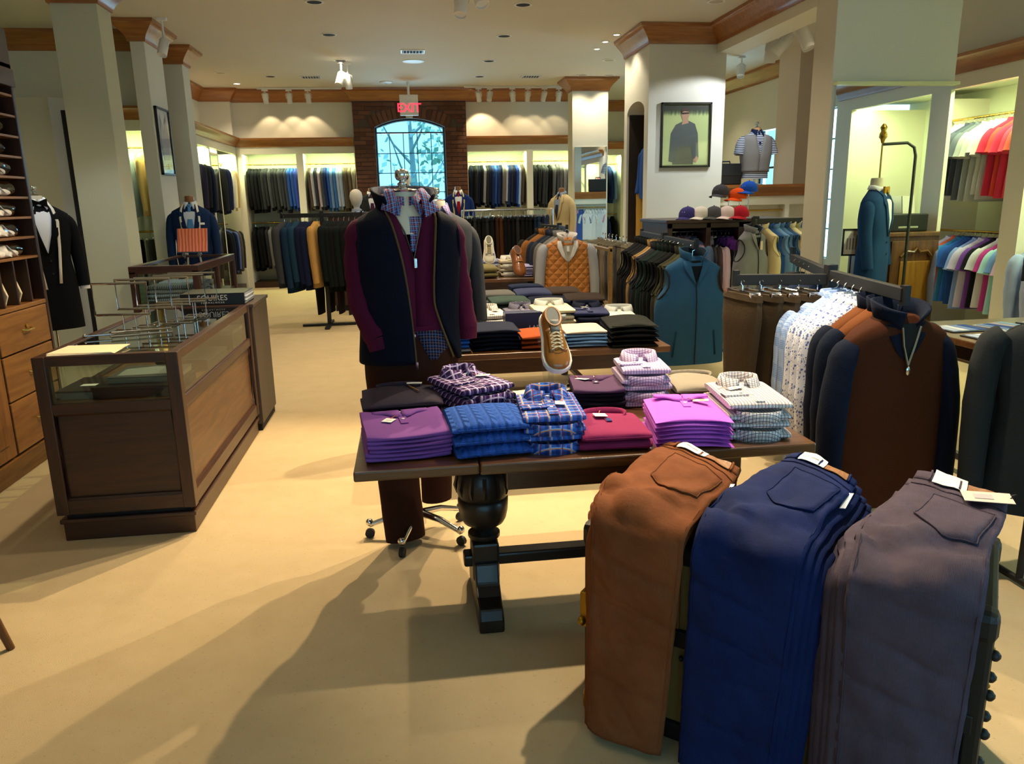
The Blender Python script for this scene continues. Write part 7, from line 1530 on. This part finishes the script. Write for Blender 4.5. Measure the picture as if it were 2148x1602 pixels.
for x, hgt in ((-.12, .2), (.0, .24), (.1, .29)): MB().cyl((x, 0, 0), (x, 0, hgt), .006, None, 8).obj('post', M_CHROME, t, True)
MB().box(-.2, .2, -.06, .06, -.0, .006).obj('base', M_CHROME, t, bevel=.002)
cap('charcoal cap on the tall hat stand, left', (3.29, 7.85, 1.50), rad(-50), '#45434a', None, '#b9b9bf'); cap('bright orange cap on the tall hat stand, middle', (3.47, 7.83, 1.46), rad(-62), '#e8521a'); cap('royal blue cap on the tall hat stand, highest', (3.6, 7.85, 1.53), rad(-60), '#1f55c0', None, '#e4e7ee')
# briefcase on the ledge, mannequin heads, printer box
t = thing('briefcase', 'black leather briefcase on the oak ledge beside the vest form', 'bag', (4.18, 9.84, 1.626), rad(6)); fbox(t, 'bag_body', -.2, .2, -.07, .07, 0, .27, plain('#14161a', .5), .02); MB().tube([(-.06, 0, .27), (-.05, 0, .3), (.05, 0, .3), (.06, 0, .27)], .009, 6).obj('handle', plain('#101114', .5), t, True); fbox(t, 'flap', -.202, .202, -.075, -.068, .12, .272, plain('#1a1c21', .5), .006)
def egg_head(label, loc, s=1.0):
    t = thing('egg_bust', label, 'mannequin head', loc, 0); MB().lathe([(.045, 0), (.04, .03), (.045, .06), (.07, .1), (.088, .16), (.09, .2), (.078, .25), (.045, .285), (.008, .295)], 20).obj('head', plain('#dcd6c8', .6), t, True); MB().lathe([(.075, -.01), (.07, .015), (.05, .03)], 18).obj('collar', fab('#8f98ac'), t, True); MB().lathe([(.085, -.02), (.085, -.01)], 18).obj('neck_base', M_CHROME, t, True)
egg_head('white egg-shaped display head above the left blazer rack', (-.66, 11.2, 1.39)); egg_head('white display head behind the burgundy mannequin, in front of the window', (.04, 12.6, 1.66))
t = thing('glass_console', 'low dark wood counter with glass top behind the blazer rack', 'counter', (-.45, 11.3, 0)); fbox(t, 'counter_body', -.6, .6, -.25, .25, .08, 1.33, M_DKOAKX); fbox(t, 'counter_top', -.62, .62, -.27, .27, 1.33, 1.368, M_DKOAKX); fbox(t, 'plinth', -.58, .58, -.23, .23, 0, .08, M_BLKMATTE)
t = thing('pedestal', 'slim dark pedestal under the display head before the window', 'pedestal', (.04, 12.6, 0)); fbox(t, 'pedestal_shaft', -.09, .09, -.09, .09, .04, 1.62, M_DKOAK); fbox(t, 'pedestal_top', -.11, .11, -.11, .11, 1.62, 1.638, M_DKOAKX); fbox(t, 'pedestal_base', -.13, .13, -.13, .13, 0, .04, M_DKOAKX)
t = thing('printer_case', 'black accessory case with swatch cards on the carved cabinet, in the mirror', 'box', (4.58, 3.25, 1.141)); fbox(t, 'case_body', -.2, .2, -.23, .23, 0, .16, plain('#101214', .4), .01); fbox(t, 'case_plate', -.1, .1, .23, .236, .03, .05, M_CHROME)
for i in range(3): tag(MB().box(-.006, .006, -.07, .07, 0, .16).obj('swatch_card', plain(('#d7d9cf', '#c8c9c2', '#d9d6c4')[i], .7), None, loc=(4.52+.06*i, 3.18+.1*i, 1.302), rot=(0, rad(-8), rad(80))), 'white swatch card in the black case, %s' % ('left one', 'middle one', 'right one')[i], 'card')
t = thing('clothes_valet', 'brass-topped black pole with a curved arm behind the blazer form', 'stand', (4.42, 3.72, 0)); MB().tube([(0, 0, .02), (0, 0, 1.8), (-.02, 0, 1.87), (-.08, -.01, 1.91), (-.3, -.03, 1.9)], .013, 8).obj('pole', plain('#2a2c22', .5), t, True); MB().lathe([(.16, 0), (.16, .015), (.02, .03)], 20).obj('base', M_BLACK, t, True); MB().lathe([(.012, 0), (.02, .03), (.035, .05), (.03, .08), (.02, .1), (.03, .13), (.01, .16)], 12, (-.3, -.03, 1.91)).obj('finial', M_BRASS, t, True); MB().cyl((-.3, -.03, 1.6), (-.3, -.03, 1.92), .008, None, 8).obj('rod', M_BRASS, t, True)
# small framed price cards on posts by the right bays
def price_card(label, loc, rz, w=.18, h=.26):
    t = thing('price_card', label, 'sign', loc, rz, 'framed price cards'); MB().cyl((0, .01, .0), (0, .01, loc[2]*0+.9), .007, None, 8).obj('post', M_BLACK, t, True); MB().lathe([(.09, 0), (.09, .01), (.01, .015)], 16, (0, .01, 0)).obj('post_base', M_BLACK, t, True)
    for a, b, c, d in ((-w/2, w/2, .9, .915), (-w/2, w/2, .9+h-.015, .9+h), (-w/2, -w/2+.015, .9, .9+h), (w/2-.015, w/2, .9, .9+h)): MB().box(a, b, -.008, .008, c, d).obj('frame', M_BLACK, t)
    MB().box(-w/2+.012, w/2-.012, -.003, .003, .91, .9+h-.012).obj('card', M_PAPER, t)
    for i in range(4):
        for s in (-1, 1): MB().box(-.05+.028*i, -.035+.028*i, s*.0036-.0004, s*.0036+.0004, .96, .9+h-.09).obj('print_column', plain('#9a958c', .8), t)
    return t
price_card('black framed price card on a post, reflected in the right mirror', (4.3, 3.05, 0), rad(10)); price_card('black framed price card at the right edge of the picture', (4.17, 4.6, 0), rad(-20))
# booklets on the oak table at right
for i in range(9):
    R = random.Random(i+4); x = 2.98+.28*(i % 3)+R.uniform(-.03, .03); y = 3.25+.26*(i//3)+R.uniform(-.03, .03); t = thing('swatch_booklet', 'open swatch booklet on the right oak table, %s row, %s from left' % (ORD[i//3], ORD[i % 3]), 'booklet', (x, y, .761), rad(R.uniform(-18, 18)), 'swatch booklets')
    fbox(t, 'cover', -.12, .12, -.1, .1, 0, .006, plain(('#1a1b1f', '#c9cdd4', '#2a3557')[i % 3], .5), .001)
    for j in range(4): MB().box(-.105+.053*j, -.06+.053*j, -.085, .085, .006, .0085).obj('swatch', fab(('#b9c6dd', '#dfe3ea', '#7f98c8', '#3f5aa0', '#c9b9c4', '#8fb4d8')[(i*2+j) % 6]), t)
for o in PROTO_OBJS: bpy.data.objects.remove(o)
